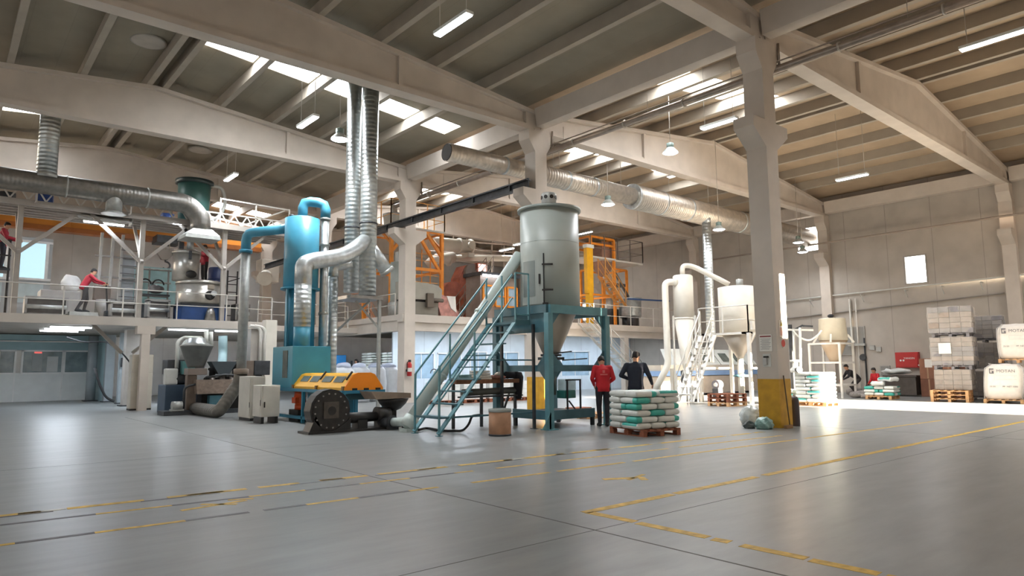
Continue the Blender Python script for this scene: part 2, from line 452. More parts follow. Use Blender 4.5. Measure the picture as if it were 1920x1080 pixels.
glass_d = mat('dark_window', '5d6460', .2, 0, .2, 4)
# ---------------------------------------------------------------- hopper tower
NX, NY = 11.0, 11.64; SX, SY = 2.0, 1.95; TC = V((NX+SX/2, NY+SY/2, 0)); TT = 2.93
t = thing('hopper_stand', 'blue-green steel four-legged stand carrying the tall grey tank', 'stand', (TC.x, TC.y, 0))
corners = [(NX, NY), (NX+SX, NY), (NX+SX, NY+SY), (NX, NY+SY)]
for x, y in corners:
    m = MB().box((x-.075, y-.075, .02), (x+.075, y+.075, TT-.2)); m.box((x-.15, y-.15, 0), (x+.15, y+.15, .02))
    sx = 1 if x < TC.x else -1; sy = 1 if y < TC.y else -1
    m.prism([(x-sx*.02, y-sy*.075, .02), (x-sx*.3, y-sy*.075, .02), (x-sx*.02, y-sy*.075, .42)][::1], (0, sy*.02, 0)) if (x, y) == corners[0] else None
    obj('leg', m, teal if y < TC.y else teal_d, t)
for i in range(4):
    (x0, y0), (x1, y1) = corners[i], corners[(i+1) % 4]
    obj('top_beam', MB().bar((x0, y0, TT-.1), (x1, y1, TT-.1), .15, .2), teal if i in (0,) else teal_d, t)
    mb = MB().bar((x0, y0, 1.42), (x1, y1, 1.42), .1, .15)
    d = (V((x1, y1, 0))-V((x0, y0, 0))).normalized(); nrm = V((-d.y, d.x, 0))*.02
    for p, s in ((V((x0, y0, 0)), 1), (V((x1, y1, 0)), -1)):
        q = p+d*s*.07
        mb.prism([q+V((0, 0, 1.49)), q+d*s*.34+V((0, 0, 1.49)), q+V((0, 0, 1.86))], nrm)
        mb.prism([q+V((0, 0, 1.35)), q+d*s*.26+V((0, 0, 1.35)), q+V((0, 0, 1.05))], nrm)
        mb.prism([q+V((0, 0, TT-.2)), q+d*s*.3+V((0, 0, TT-.2)), q+V((0, 0, TT-.55))], nrm)
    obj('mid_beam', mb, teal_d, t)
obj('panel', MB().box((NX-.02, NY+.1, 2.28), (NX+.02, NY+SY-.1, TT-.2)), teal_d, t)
t = thing('hopper_tank', 'tall grey cylindrical hopper tank with a cone bottom on the blue-green stand', 'tank', (TC.x, TC.y, 2.9))
c = V((TC.x, TC.y, 0))
obj('shell', MB().lathe(c, [(.765, 2.94), (.765, 5.5)], 48), tank_m, t)
obj('rim', MB().lathe(c, [(.77, 5.46), (.83, 5.46), (.83, 5.53), (.77, 5.53)], 48), mat('rim_grey', '8d948f', .45), t)
obj('lid', MB().lathe(c, [(.77, 5.5), (.3, 5.57), (.05, 5.58)], 48), tank_m, t)
obj('cone', MB().lathe(c, [(.2, 1.78), (.24, 1.85), (.72, 2.94)], 48), cone_m, t)
v = obj('vent', MB().lathe(c, [(.19, 5.56), (.2, 5.95), (.17, 5.99), (.05, 6.0)], 24), mat('vent_grey', 'a7a7a3', .5, .3), t)
for k in range(8):
    a = k*math.pi/4+.4
    for z in (5.64, 5.86):
        p = c+V((math.cos(a)*.2, math.sin(a)*.2, z)); n = V((math.cos(a), math.sin(a), 0))
        obj('vent_hole_shade', MB().cyl(p-n*.03, p+n*.006, .05, seg=14), black, v)  # black plugs stand in for the shade inside the holes
obj('flange', MB().lathe(c, [(.27, 1.72), (.27, 1.78), (.2, 1.78), (.2, 1.72)], 28), dark, t)
obj('slide_gate', MB().box((TC.x-.24, TC.y-.24, 1.63), (TC.x+.24, TC.y+.24, 1.7)).bar((TC.x+.2, TC.y-.2, 1.62), (TC.x+.75, TC.y-.55, 1.66), .03).bar((TC.x, TC.y-.2, 1.8), (TC.x+.3, TC.y-.45, 1.84), .03), dark, t)
obj('outlet_spout', MB().lathe(c, [(.12, .75), (.13, 1.4), (.15, 1.64)], 20), steel, t)
# round door on the flank of the tank
def tank_panel(a0, a1, z0, z1, r, th, n=8):
    m = MB(); ring = []
    for z in (z0, z1):
        for rr in (r, r+th): ring.append([c+V((math.cos(a0+(a1-a0)*i/n)*rr, math.sin(a0+(a1-a0)*i/n)*rr, z)) for i in range(n+1)])
    A, B, C_, D = [[m.bm.verts.new(p) for p in q] for q in ring]
    for i in range(n):
        for q in ((A, B), (B, D), (D, C_), (C_, A)): m._f([q[0][i], q[0][i+1], q[1][i+1], q[1][i]])
    for i in (0, n): m._f([A[i], B[i], D[i], C_[i]])
    return m
d_ = obj('door', tank_panel(R(163), R(214), 3.0, 4.27, .765, .02), tank_m, t)
obj('door_panel', tank_panel(R(168), R(198), 3.2, 4.1, .785, .006), mat('door_grey', '7e8683', .45), d_)
obj('door_gap', tank_panel(R(214), R(216), 3.0, 4.27, .765, .022), rubber, d_)
obj('latch', tank_panel(R(206), R(209), 3.5, 3.75, .785, .03), black, d_)
for z in (3.35, 3.99): obj('hinge', tank_panel(R(212), R(232), z-.02, z+.02, .77, .03), black, d_)
obj('seam', MB().lathe(c, [(.767, 4.6), (.769, 4.6), (.769, 4.605), (.767, 4.605)], 48), mat('rim_grey', '8d948f', .45), t)
obj('foot_bracket', tank_panel(R(213), R(223), 2.93, 3.03, .77, .05), black, t)
# ---------------------------------------------------------------- stair with landing
YA, YB = 12.22, 13.18; SLX0, SLX1, SLZ1 = 8.3, 10.43, 2.58
t = thing('steel_stair', 'blue-grey open steel stair climbing to the landing beside the tank', 'stair', (9.4, 12.7, 0))
rise = SLZ1/9.5; run = (SLX1-SLX0)/8.6
for y in (YA, YB):
    obj('stringer', MB().bar((SLX0-.02, y, .05), (SLX1, y, SLZ1-.08), .035, .13, (0, 1, 0)), teal, t)
for k in range(1, 9):
    z = k*rise+.12; x = SLX0+k*run-.05
    obj('tread', MB().box((x-.02, YA, z-.03), (x+.2, YB, z)), teal_d, t)
obj('landing', MB().box((SLX1, YA-.03, SLZ1-.1), (NX-.1, YB+.15, SLZ1-.04)).box((SLX1, YA-.05, SLZ1-.12), (NX-.1, YA-.02, SLZ1)), teal_d, t)
for x, y in ((10.93, 12.1), (10.85, YB+.02)): obj('landing_post', MB().box((x-.03, y-.03, 0), (x+.03, y+.03, SLZ1-.1)).box((x-.07, y-.07, 0), (x+.07, y+.07, .015)), dark, t)
for y in (YA, YB):
    m = MB(); rz = 1.0
    m.bar((SLX0, y, 0), (SLX0, y, 1.5 if y == YA else 1.32), .04); m.box((SLX0-.06, y-.06, 0), (SLX0+.06, y+.06, .012))
    top = lambda x: (x-SLX0)/(SLX1-SLX0)*SLZ1
    for x in (SLX0+.95, ): m.bar((x, y, top(x)), (x, y, top(x)+1.1), .035)
    m.bar((SLX0, y, 1.32), (SLX1-.05, y, SLZ1+1.08), .035); m.bar((SLX0, y, .72), (SLX1-.05, y, SLZ1+.52), .03)
    obj('handrail', m, teal, t)
m = MB()
for x in (SLX1+.02, NX-.13):
    m.bar((x, YA-.03, SLZ1-.05), (x, YA-.03, SLZ1+1.12), .035)
for z in (.12, 1.12): m.bar((SLX1+.02, YA-.03, SLZ1+z), (NX-.13, YA-.03, SLZ1+z), .035)
for y in (YB+.13, (YA+YB)/2): m.bar((SLX1+.02, y, SLZ1-.05), (SLX1+.02, y, SLZ1+1.1), .035)
obj('landing_rail', m, teal, t)
obj('cross_tie', MB().bar((SLX0, YA, .38), (10.93, YA-.05, .38), .04).bar((SLX0, YB, .38), (SLX0, YA, .38), .04).bar((8.9, YA, 1.62), (10.95, YA-.02, 1.62), .035), teal_d, t)
# ---------------------------------------------------------------- inclined screw conveyor
t = thing('screw_conveyor', 'pale green inclined tube conveyor rising behind the stair into the tank', 'conveyor', (8.5, 13.55, 0))
c0, c1 = V((8.42, 13.62, .2)), V((11.5, 13.24, 4.38)); cd = (c1-c0).normalized()
conv = mat('conveyor_paint', 'c2cdc8', .4, 0, .06, 3)
obj('tube', MB().cyl(c0, c1, .145, seg=20), conv, t)
for f in (.26, .62): obj('flange', MB().cyl(c0+(c1-c0)*f-cd*.03, c0+(c1-c0)*f+cd*.03, .175, seg=20), conv, t)
obj('boot', MB().cyl(c0-cd*.12, c0+cd*.15, .18, seg=16).box((c0.x-.16, c0.y-.16, 0), (c0.x+.16, c0.y+.16, .08)), conv, t)
obj('lifting_eye', MB().tube(arc(c0+(c1-c0)*.24+V((-.12, 0, .12)), (1, 0, 0), (0, 0, 1), .1, 0, math.pi, 6), .012, 6), dark, t)
# ---------------------------------------------------------------- blower, feed tray and transfer pipe
BX, BY, BZ = 6.95, 14.62, .5
t = thing('blower', 'black iron fan blower with round bolted housing in front of the blue granulator', 'blower', (BX, BY+.2, 0))
oct_ = [(BX+0.49*math.cos(a), BY, BZ+0.49*math.sin(a)) for a in [R(22.5+30*k*.75) for k in range(16)]]
obj('housing', MB().prism(oct_, (0, .34, 0)), black, t)
obj('front_plate', MB().prism([(BX+.43*math.cos(a), BY-.02, BZ+.43*math.sin(a)) for a in [R(15*k) for k in range(24)]], (0, .03, 0)), mat('black_plate', '332f2c', .45, .3, .2, 6), t)
for k in range(16):
    a = R(22.5*k+8); p = V((BX+.385*math.cos(a), BY-.02, BZ+.385*math.sin(a)))
    obj('bolt', MB().cyl(p, p+V((0, -.02, 0)), .02, seg=6), steel, t)
obj('inlet_flange', MB().box((BX-.02-.16, BY-.06, BZ-.17), (BX-.02+.2, BY-.02, BZ+.2)), mat('flange_brown', '5a524b', .5, .4, .2, 6), t)
obj('inlet', MB().cyl((BX+.01, BY-.062, BZ+.0), (BX+.01, BY-.07, BZ+.0), .1, seg=18), black, t)
obj('base_frame', MB().box((BX-.55, BY-.1, 0), (BX+1.6, BY+.5, .05)).prism([(BX-.5, BY-.02, .05), (BX-.2, BY-.02, .05), (BX-.35, BY-.02, .4)], (0, .36, 0)).prism([(BX+.1, BY-.02, .05), (BX+.5, BY-.02, .05), (BX+.5, BY-.02, .3)], (0, .36, 0)), black, t)
obj('shaft_bearing', MB().cyl((BX+.4, BY+.15, .3), (BX+1.3, BY+.15, .3), .13, .11, 16).box((BX+.7, BY, .05), (BX+.95, BY+.3, .25)), black, t)
obj('motor', MB().cyl((BX+1.25, BY+.15, .34), (BX+1.6, BY+.15, .34), .19, .16, 18).box((BX+1.28, BY, .05), (BX+1.55, BY+.3, .2)), black, t)
t = thing('feed_tray', 'brown sheet-metal feed tray above a black bowl beside the blower', 'feed tray', (8.4, 14.75, 0))
obj('tray', MB().prism([(7.98, 14.62, .9), (9.06, 14.58, .84), (9.06, 14.58, .72), (8.12, 14.62, .71)], (0, .6, 0)), mat('tray_brown', '8d7b6b', .5, .3, .15, 4), t)
obj('bowl', MB().lathe((8.78, 14.98, 0), [(.08, .4), (.2, .45), (.33, .58), (.4, .7)], 20), black, t)
obj('bowl_stand', MB().bar((8.78, 14.98, 0), (8.78, 14.98, .42), .14).box((8.61, 14.85, 0), (8.95, 15.12, .03)), black, t)
t = thing('transfer_pipe', 'white horizontal pipe on the floor joining blower to conveyor foot', 'pipe', (8.5, 14.2, 0))
p0, p1, p2 = V((8.62, 14.72, .3)), V((8.42, 13.95, .27)), V((8.40, 13.55, .3))
q0 = at(716, 793, Y=14.7); q1 = at(779, 789, Y=13.62)
obj('pipe', MB().cyl(q0+(q1-q0)*.3, q1, .105, seg=18), conv, t)
obj('sleeve', MB().cyl(q0-(q1-q0)*.02, q0+(q1-q0)*.32, .12, seg=18), dark, t)
for f in (.3, ): obj('flange', MB().cyl(q0+(q1-q0)*f, q0+(q1-q0)*(f+.05), .165, seg=18), dark, t)
for f in (.33, .78): 
    p = q0+(q1-q0)*f; obj('foot', MB().box((p.x-.12, p.y-.08, 0), (p.x+.12, p.y+.08, p.z-.1)), dark, t)
# ---------------------------------------------------------------- blue granulator line
KX, KY, KL, KW, KZ = 7.67, 15.46, 4.55, 1.13, .915
t = thing('granulator_table', 'blue steel machine base with open legs under the yellow hood', 'machine base', (KX+KW/2, KY+KL/2, 0))
m = MB()
for x in (KX, KX+KW):
    m.bar((x, KY, KZ-.04), (x, KY+KL, KZ-.04), .08); m.bar((x, KY+.8, .14), (x, KY+KL, .14), .08)
for y in (KY, KY+KL): m.bar((KX, y, KZ-.04), (KX+KW, y, KZ-.04), .08)
m.box((KX, KY, KZ-.02), (KX+KW, KY+KL, KZ))
obj('table', m, blue_d, t)
for y in (KY, KY+1.5, KY+2.35, KY+KL-.05):
    for x in (KX, KX+KW): obj('leg', MB().bar((x, y, 0), (x, y, KZ-.08), .08), blue_d, t)
obj('drip_pan', MB().prism([(KX+.1, KY+.15, KZ-.08), (KX+KW-.05, KY+.15, KZ-.08), (KX+KW-.2, KY+.15, KZ-.24), (KX+.25, KY+.15, KZ-.24)], (0, 2.2, 0)), teal_d, t)
obj('back_sheet', MB().box((KX+KW-.03, KY+1.6, .2), (KX+KW, KY+KL, KZ-.06)), blue_d, t)
t = thing('vibration_motor', 'orange electric vibration motor mounted inside the blue base', 'motor', (KX+.3, KY+3.2, .3))
mx, my = KX+.28, KY+3.15
obj('body', MB().cyl((mx, my, .36), (mx-.03, my, .8), .15, seg=18), orange_m, t)
obj('end_cap', MB().cyl((mx-.03, my, .66), (mx-.04, my, .85), .17, .14, 18), orange_m, t)
obj('terminal_box', MB().box((mx-.22, my-.12, .5), (mx-.08, my+.12, .66)), orange_m, t)
obj('end_cap', MB().cyl((mx, my, .32), (mx, my, .46), .17, seg=18), orange_m, t)
obj('mount', MB().box((mx-.2, my-.3, .0), (mx+.3, my+.35, .32)), black, t)
# hood: a long arched guard with windows
HL = 3.12
t = thing('granulator_hood', 'yellow arched hood with four windows and an orange end on the blue base', 'hood', (KX+KW/2, KY+HL/2, KZ))
arch = [(0.03, 0), (.03, .06), (.28, .38), (.4, .42), (.75, .42), (.87, .38), (KW-.03, .06), (KW-.03, 0)]
obj('cover', MB().prism([(KX+x, KY+.06, KZ+z) for x, z in arch], (0, HL, 0)), yellow_h, t)
obj('end_plate', MB().prism([(KX+x, KY+.0, KZ+z*1.03) for x, z in arch], (0, .06, 0)), orange_h, t)
sl = V((.25, 0, .32)); n = V((-.32, 0, .25)).normalized()
for k, (a, b) in enumerate(((.3, .82), (.98, 1.5), (1.75, 2.25), (2.4, 2.88))):
    b0 = V((KX+.03, KY, KZ+.06))
    obj('window', MB().prism([b0+sl*f+V((0, y, 0))+n*.004 for f, y in ((.4, a), (.85, a), (.85, b), (.4, b))], n*.012), glass_d, t)
for y in (.06, 1.6, HL): obj('hinge', MB().box((KX+.0, KY+y-.05, KZ), (KX+.08, KY+y+.05, KZ+.1)), mat('hinge_brown', '7d5a25', .5), t)
for x in (.3, .62, .95): obj('clamp', MB().box((KX+x-.06, KY-.04, KZ), (KX+x+.06, KY+.02, KZ+.05)), black, t)
for y in (.1, 1.6): 
    b0 = V((KX+.15, KY+y, KZ+.24)); obj('bracket', MB().bar(b0+n*.03, b0+V((.16, 0, .2))+n*.03, .04), black, t)
# separator tower on the far end
t = thing('separator_tower', 'tall blue cylindrical separator standing on a blue cabinet', 'separator', (8.24, 19.5, KZ))
BY0, BY1 = 18.62, 20.1
obj('cabinet', MB().box((KX, BY0, KZ), (KX+KW+.02, BY1, 2.1), .02), mat('blue_cabinet', '3c8aa0', .42, 0, .08, 2), t)
obj('side_louvre', MB().box((KX-.015, 18.95, 1.2), (KX, 19.3, 1.98)), glass_d, t)
cc = V((8.24, 19.55, 0))
obj('lower_body', MB().lathe(cc, [(.46, 2.1), (.46, 3.83)], 8), blue_d, t)
obj('collar', MB().lathe(cc, [(.47, 3.8), (.58, 3.8), (.58, 3.86), (.47, 3.86)], 32), blue_d, t)
obj('shell', MB().lathe(cc, [(.51, 3.83), (.51, 5.98), (.4, 6.02), (.05, 6.04)], 40), blue, t)
for a in (200, 245): obj('stiffener', MB().bar(cc+V((math.cos(R(a))*.48, math.sin(R(a))*.48, 2.1)), cc+V((math.cos(R(a))*.5, math.sin(R(a))*.5, 3.8)), .05), blue, t)
DD = V((8.02, 18.86, 0))
obj('inlet_stub', MB().lathe(DD, [(.235, 2.1), (.235, 2.68)], 24), blue, t)
obj('lid_knob', MB().lathe(cc+V((-.3, .1, 0)), [(.07, 6.03), (.08, 6.1), (.02, 6.12)], 12), dark, t)
gx = V((.76, -.65, 0)).normalized()
g1 = V((8.62, 19.1, 0))
P2 = at(608, 500, Y=19.2)
obj('gooseneck', MB().tube(bend([cc+V((0, 0, 6.0)), cc+V((0, 0, 6.55)), V((P2.x, P2.y, 6.5)), V((P2.x, P2.y, 6.05))], .22, 2), .15, 14), blue, t)
PL = V((7.2, 21.4, 0))
obj('side_elbow', MB().tube(bend([cc+V((-.3, .4, 5.72)), V((PL.x, PL.y, 5.72)), V((PL.x, PL.y, 5.19))], .35, 3), .15, 14), blue, t)
t = thing('down_pipe', 'bright galvanised pipe dropping from the blue gooseneck to the cabinet', 'pipe', (P2.x, P2.y, 2.1))
obj('pipe', MB().lathe((P2.x, P2.y, 0), [(.12, 2.1), (.12, 5.95)], 20), galv, t)
for z in (3.1, 5.2, 6.0): obj('clamp_ring', MB().lathe((P2.x, P2.y, 0), [(.13, z-.04), (.15, z-.03), (.15, z+.03), (.13, z+.04)], 20), galv_dull, t)
t = thing('vacuum_pipe', 'grey pipe under the blue side elbow running down to a floor hose', 'pipe', (PL.x, PL.y, 1.4))
obj('pipe', MB().lathe(PL, [(.145, 1.4), (.145, 5.15)], 20), galv_dull, t)
obj('clamp_ring', MB().lathe(PL, [(.16, 5.08), (.2, 5.08), (.2, 5.18), (.16, 5.18)], 20), blue_d, t)
obj('coupling', MB().lathe(PL, [(.16, 1.3), (.22, 1.32), (.22, 1.46), (.16, 1.48)], 20), mat('coupling_brown', '8a7a6c', .5, .3), t)
F1 = at(405, 772, Z=.2); F2 = at(365, 765, Z=.2)
hose = MB().tube(bend([PL+V((0, 0, 1.32)), V((PL.x-.02, PL.y+.1, 1.05)), F1+V((.1, .0, .0)), F2], .25, 5), .19, 16)
obj('hose', hose, duct_mat('hose_grey', '77736c', 'DIAGONAL', .1, .6, .25), t)
# ---------------------------------------------------------------- roof ducts
D1, D2 = V((10.38, 19.38, 0)), V((10.12, 20.0, 0))
t = thing('exhaust_duct', 'silver spiral duct rising to the roof with a large branch to the blue separator', 'duct', (D1.x, D1.y, 3.7))
obj('riser', MB().lathe(D1, [(.27, 3.75), (.27, ztop(D1.x)+PUR-.03)], 28), duct_v, t)
for z in (6.1, ): obj('joint_ring', MB().lathe(D1, [(.27, z-.03), (.295, z-.02), (.295, z+.02), (.27, z+.03)], 28), dark, t)
S = [D1+V((0, 0, 5.45)), at(640, 476, Y=19.1), at(600, 494, Y=18.95), V((DD.x, DD.y, 4.35)), V((DD.x, DD.y, 3.9))]
obj('branch', MB().tube(bend([D1+V((.0, 0, 5.6)), V((9.5, 19.15, 4.92)), V((8.3, 18.9, 4.62)), V((DD.x, DD.y, 4.5)), V((DD.x, DD.y, 3.9))], .5, 5), .25, 20), galv, t)
obj('drop', MB().lathe(DD, [(.245, 2.66), (.245, 3.95)], 24), duct_v, t)
obj('side_branch', MB().cyl(D1+V((0, 0, 5.4)), D1+V((.62, -.1, 4.62)), .22, seg=20), galv, t)
obj('branch_cap', MB().cyl(D1+V((.6, -.1, 4.65)), D1+V((.68, -.11, 4.55)), .25, seg=20), galv_dull, t)
t = thing('exhaust_duct', 'dull silver spiral duct to the roof just behind the duct with branches', 'duct', (D2.x, D2.y, 3.9))
obj('riser', MB().lathe(D2, [(.24, 3.9), (.24, ztop(D2.x)+PUR-.03)], 28), duct_v, t)
obj('joint_ring', MB().lathe(D2, [(.24, 6.0), (.265, 6.01), (.265, 6.05), (.24, 6.06)], 28), dark, t)
P3 = at(623, 600, Y=19.5)
t = thing('return_duct', 'slim bright spiral duct dropping behind the yellow hood', 'duct', (P3.x, P3.y, 0))
obj('riser', MB().lathe(P3, [(.155, .0-P3.z+.02), (.155, 4.35-P3.z)], 20), duct_v, t)
obj('elbow', MB().tube(bend([V((P3.x, P3.y, 4.3)), V((P3.x, P3.y, 4.62)), V((P3.x+.5, P3.y-.25, 4.75))], .3, 4), .17, 14), galv, t)
# stand that carries the duct feet
t = thing('duct_stand', 'grey steel stand holding the feet of the roof ducts', 'stand', (D1.x, D1.y+.3, 0))
obj('plate', MB().box((D2.x-.5, D1.y-.35, 3.62), (D1.x+.4, D2.y+.35, 3.72)), steel, t)
for x, y in ((D2.x-.4, D2.y+.25), (D1.x+.3, D1.y-.25)): obj('leg', MB().bar((x, y, 0), (x, y, 3.62), .09), galv_dull, t)
obj('brace', MB().bar((D2.x-.4, D2.y+.25, 2.6), (D1.x+.1, D1.y, 3.6), .06).bar((D1.x+.3, D1.y-.25, 2.7), (D1.x-.3, D1.y+.2, 3.6), .06), galv_dull, t)
# ---------------------------------------------------------------- electrical cabinets by the granulator
def cabinet(name, lo, hi, label, legs=True):
    t = thing(name, label, 'cabinet', ((lo[0]+hi[0])/2, (lo[1]+hi[1])/2, 0))
    obj('body', MB().box(lo, hi, .012), cab_m, t)
    d = obj('door', MB().box((lo[0]+.03, lo[1]-.018, lo[2]+.03), (hi[0]-.03, lo[1], hi[2]-.03), .006), cab_m, t)
    obj('handle', MB().box((lo[0]+.06, lo[1]-.04, lo[2]+.25), (lo[0]+.09, lo[1]-.018, lo[2]+.4)), black, d)
    obj('door_side', MB().box((lo[0]-.012, lo[1]+.05, lo[2]+.05), (lo[0], hi[1]-.05, hi[2]-.05)), cab_m, t)
    obj('hinge', MB().box((lo[0]-.02, lo[1]+.03, lo[2]+.3), (lo[0]-.012, lo[1]+.05, lo[2]+.45)), black, t)
    if legs: obj('stand', MB().box((lo[0]+.02, lo[1]+.05, 0), (lo[0]+.1, hi[1]-.05, lo[2])).box((hi[0]-.1, lo[1]+.05, 0), (hi[0]-.02, hi[1]-.05, lo[2])), black, t)
    return t
cabinet('electrical_cabinet', (6.72, 18.3, .18), (7.22, 18.95, 1.02), 'beige electrical cabinet on short black legs left of the blue base')
cabinet('electrical_cabinet', (6.85, 19.5, .08), (7.25, 20.5, 1.25), 'taller narrow beige cabinet behind the short-legged one')
# ---------------------------------------------------------------- drum
t = thing('fibre_drum', 'brown fibre drum with a grey lid on the floor below the stair', 'drum', (9.35, 11.45, 0))
fib = mat('fibre_brown', 'a17a5e', .8, 0, .14, 4, .05)
obj('body', MB().lathe((9.35, 11.45, 0), [(.235, .01), (.24, .03), (.24, .52)], 28), fib, t)
obj('lid', MB().lathe((9.35, 11.45, 0), [(.245, .5), (.25, .52), (.25, .565), (.235, .57), (.22, .55), (.05, .55)], 28), mat('lid_grey', '9aa09c', .4, .4), t)
obj('base_ring', MB().lathe((9.35, 11.45, 0), [(.243, 0), (.246, .02), (.243, .04)], 28), dark, t)
# ---------------------------------------------------------------- lamps
LAMP_W = 150
tube_m = mat('lamp_tube', 'f4f8ff', .4, emit=14)
bay_m = mat('lamp_disc', 'f2f4ff', .4, emit=14)
lamp_w = mat('lamp_housing', 'd9d9d4', .5, 0, .04)
rod_m = mat('hanger_rod', 'b5aea4', .5, .3)
def lamp_light(p, w, sx, sy, parent):
    d = bpy.data.lights.new('lamp_light', 'AREA'); d.shape = 'RECTANGLE'; d.size = sx; d.size_y = sy; d.energy = w; d.color = (.93, .97, 1); d.spread = R(150)
    o = bpy.data.objects.new('lamp_light', d); COL.objects.link(o); o.parent = parent; o.location = V(p)-parent.location
def linear_lamp(p, label, L=1.25, group='linear lamps hung from the roof'):
    t = thing('linear_lamp', label, 'lamp', p, group)
    obj('housing', MB().box((p[0]-.1, p[1]-L/2, p[2]+.0), (p[0]+.1, p[1]+L/2, p[2]+.07)), lamp_w, t)
    obj('tube', MB().box((p[0]-.085, p[1]-L/2+.02, p[2]-.03), (p[0]+.085, p[1]+L/2-.02, p[2]), .012), tube_m, t)
    lamp_light((p[0], p[1], p[2]-.04), LAMP_W, .4, L-.1, t)
    for s in (-1, 1):
        y = p[1]+s*L*.4; obj('hanger', MB().cyl((p[0], y, p[2]+.07), (p[0], y, ztop(p[0])+PUR-.01), .01, seg=6), rod_m, t)
    return t
for p, l in (((8.12, 11.5, 8.9), 'linear lamp hanging in the bay nearest the camera, left of the front column'), ((8.12, 19.1, 8.9), 'linear lamp hanging beside the top of the silver roof ducts'), ((8.3, 26.7, 8.9), 'small linear lamp hanging beyond the second girder, above the mezzanine truss'),
             ((18.02, 11.26, 8.9), 'linear lamp hanging just behind the top of the yellow-footed column'), ((27.5, 11.3, 8.9), 'linear lamp hanging under the tan roof before the window wall'), ((18.2, 4.0, 8.9), 'long bright linear lamp high in the right corner under the tan roof'),
             ((18.05, 19.2, 8.9), 'linear lamp hanging above the big round duct behind the grey tank')):
    linear_lamp(p, l, 1.6 if p[1] < 5 else 1.25)
def bay_lamp(p, label):
    t = thing('high_bay_lamp', label, 'lamp', p, 'high bay lamps')
    c = V(p)
    obj('shade', MB().lathe(c, [(.26, 0), (.24, .05), (.13, .17), (.11, .19)], 24, capb=False), mat('shade_grey', 'b9bcb8', .4, .2), t)
    obj('driver_housing', MB().lathe(c, [(.11, .18), (.12, .2), (.12, .33), (.05, .36)], 18), mat('driver_green', '7e8f88', .5), t)
    obj('diffuser', MB().lathe(c, [(.05, -.035), (.2, -.02), (.25, .01)], 24), bay_m, t)
    lamp_light((c.x, c.y, c.z-.05), LAMP_W*(1.3 if c.x < 30 else .35), .45, .45, t)
    obj('hanger', MB().cyl(c+V((0, 0, .35)), V((c.x, c.y, 9.51 if abs(c.y-16.73) < .3 else ztop(c.x)+PUR-.01)), .012, seg=6), rod_m, t)
for q, z, l in (((637, 262), 8.2, 'high bay lamp left of the silver roof ducts'), ((1257, 287), 8.53, 'high bay lamp between the grey tank and the yellow-footed column, in front of a girder'), ((1140, 384), 7.6, 'high bay lamp just below the big round duct, right of the grey tank'),
                ((1348, 431), 7.35, 'high bay lamp below the big duct near the slim spiral riser'), ((1497, 455), 7.6, 'high bay lamp near the wall end of the big duct'), ((1505, 473), 7.35, 'tiny high bay lamp lowest near the wall end of the big duct')):
    p = at(*q, Z=z); bay_lamp((p.x, p.y, p.z), l)
for q, l in (((976, 457), 'linear lamp over the right mezzanine at the left edge of the grey tank'), ((950, 468), 'smaller linear lamp over the right mezzanine left of the grey tank'), ((1097, 437), 'linear lamp over the right mezzanine at the right edge of the grey tank')):
    p = at(*q, Y=30.5); linear_lamp((p.x, 30.5, p.z), l)
for x, y in ((8.3, 36), (-3.5, 36)): linear_lamp((x, y, 10.2), 'added unseen fill lamp behind the far girder over the orange crane, %s one' % ('right' if x > 5 else 'left'))  # added lamps hidden by the girder, to lighten the back wall
for x, y in ((33, 4), (26, 2.5)):  # added lamps out of view, there only for the light they give
    linear_lamp((x, y, 8.9), 'added unseen fill lamp hanging beside the camera', 1.25)
# round vents in the roof
for x, y, l in ((4.3, 22.2, 'round pale roof vent on the left, nearer of the two'), (8.4, 31.4, 'round pale roof vent beyond the second girder')):
    z = ztop(x)+PUR
    t = thing('roof_vent', l, 'vent', (x, y, z-.03), 'round roof vents')
    obj('cap', MB().lathe((x, y, z-.03), [(.05, -.015), (.42, -.01), (.44, .05)], 28), mat('vent_pale_glow', 'efdfd0', .6, emit=.4), t)  # cap is no lamp; its brightness is put in as a faint glow
    obj('ring', MB().lathe((x, y, z-.03), [(.44, -.02), (.5, -.02), (.5, .05), (.44, .05)], 28), rod_m, t)
# ---------------------------------------------------------------- pipes under the roof
pipe_m = mat('rain_pipe', '9b8f84', .35, .5, .1, 5)
t = thing('rain_pipe', 'long grey rain pipe running under the eave beams along the column row', 'pipe', (15.85, 12, 8.9))
obj('pipe', MB().cyl((15.86, -2, 8.95), (15.86, 27, 8.95), .1, seg=14), pipe_m, t)
obj('conduit', MB().cyl((15.8, -2, 9.12), (15.8, 27, 9.12), .022, seg=8), pipe_m, t)
for k in range(11):
    y = 2.2+k*2.2; obj('clip', MB().lathe((15.86, y, 8.95), [(.1, -.02), (.125, -.02), (.125, .02), (.1, .02)], 14, axis=(0, 1, 0)), rod_m, t)
for y in FR[1:4]:
    obj('down_bend', MB().tube(bend([(15.72, y-.0, 9.66), (15.72, y, 9.0), (15.86, y-.35, 8.97)], .2, 5), .07, 12).tube([(15.84, y-.3, 9.6), (15.84, y-.3, 9.02)], .035, 8), pipe_m, t)
for k in range(7):
    y = 1.5+k*3.6; obj('hanger', MB().cyl((15.86, y, 9.05), (15.86, y, 9.62), .008, seg=6), rod_m, t)
t = thing('crane_rail', 'dark steel crane rail beam resting on the column corbels', 'beam', (14.78, 25, 7.44))
rl = MB().bar((14.78, 16.5, 7.45), (14.78, 40.4, 7.45), .2, .03).bar((14.78, 16.5, 7.58), (14.78, 40.4, 7.58), .03, .25).bar((14.78, 16.5, 7.7), (14.78, 40.4, 7.7), .2, .03).bar((14.78, 16.5, 7.74), (14.78, 40.4, 7.74), .05, .05)
obj('rail', rl, dark, t)
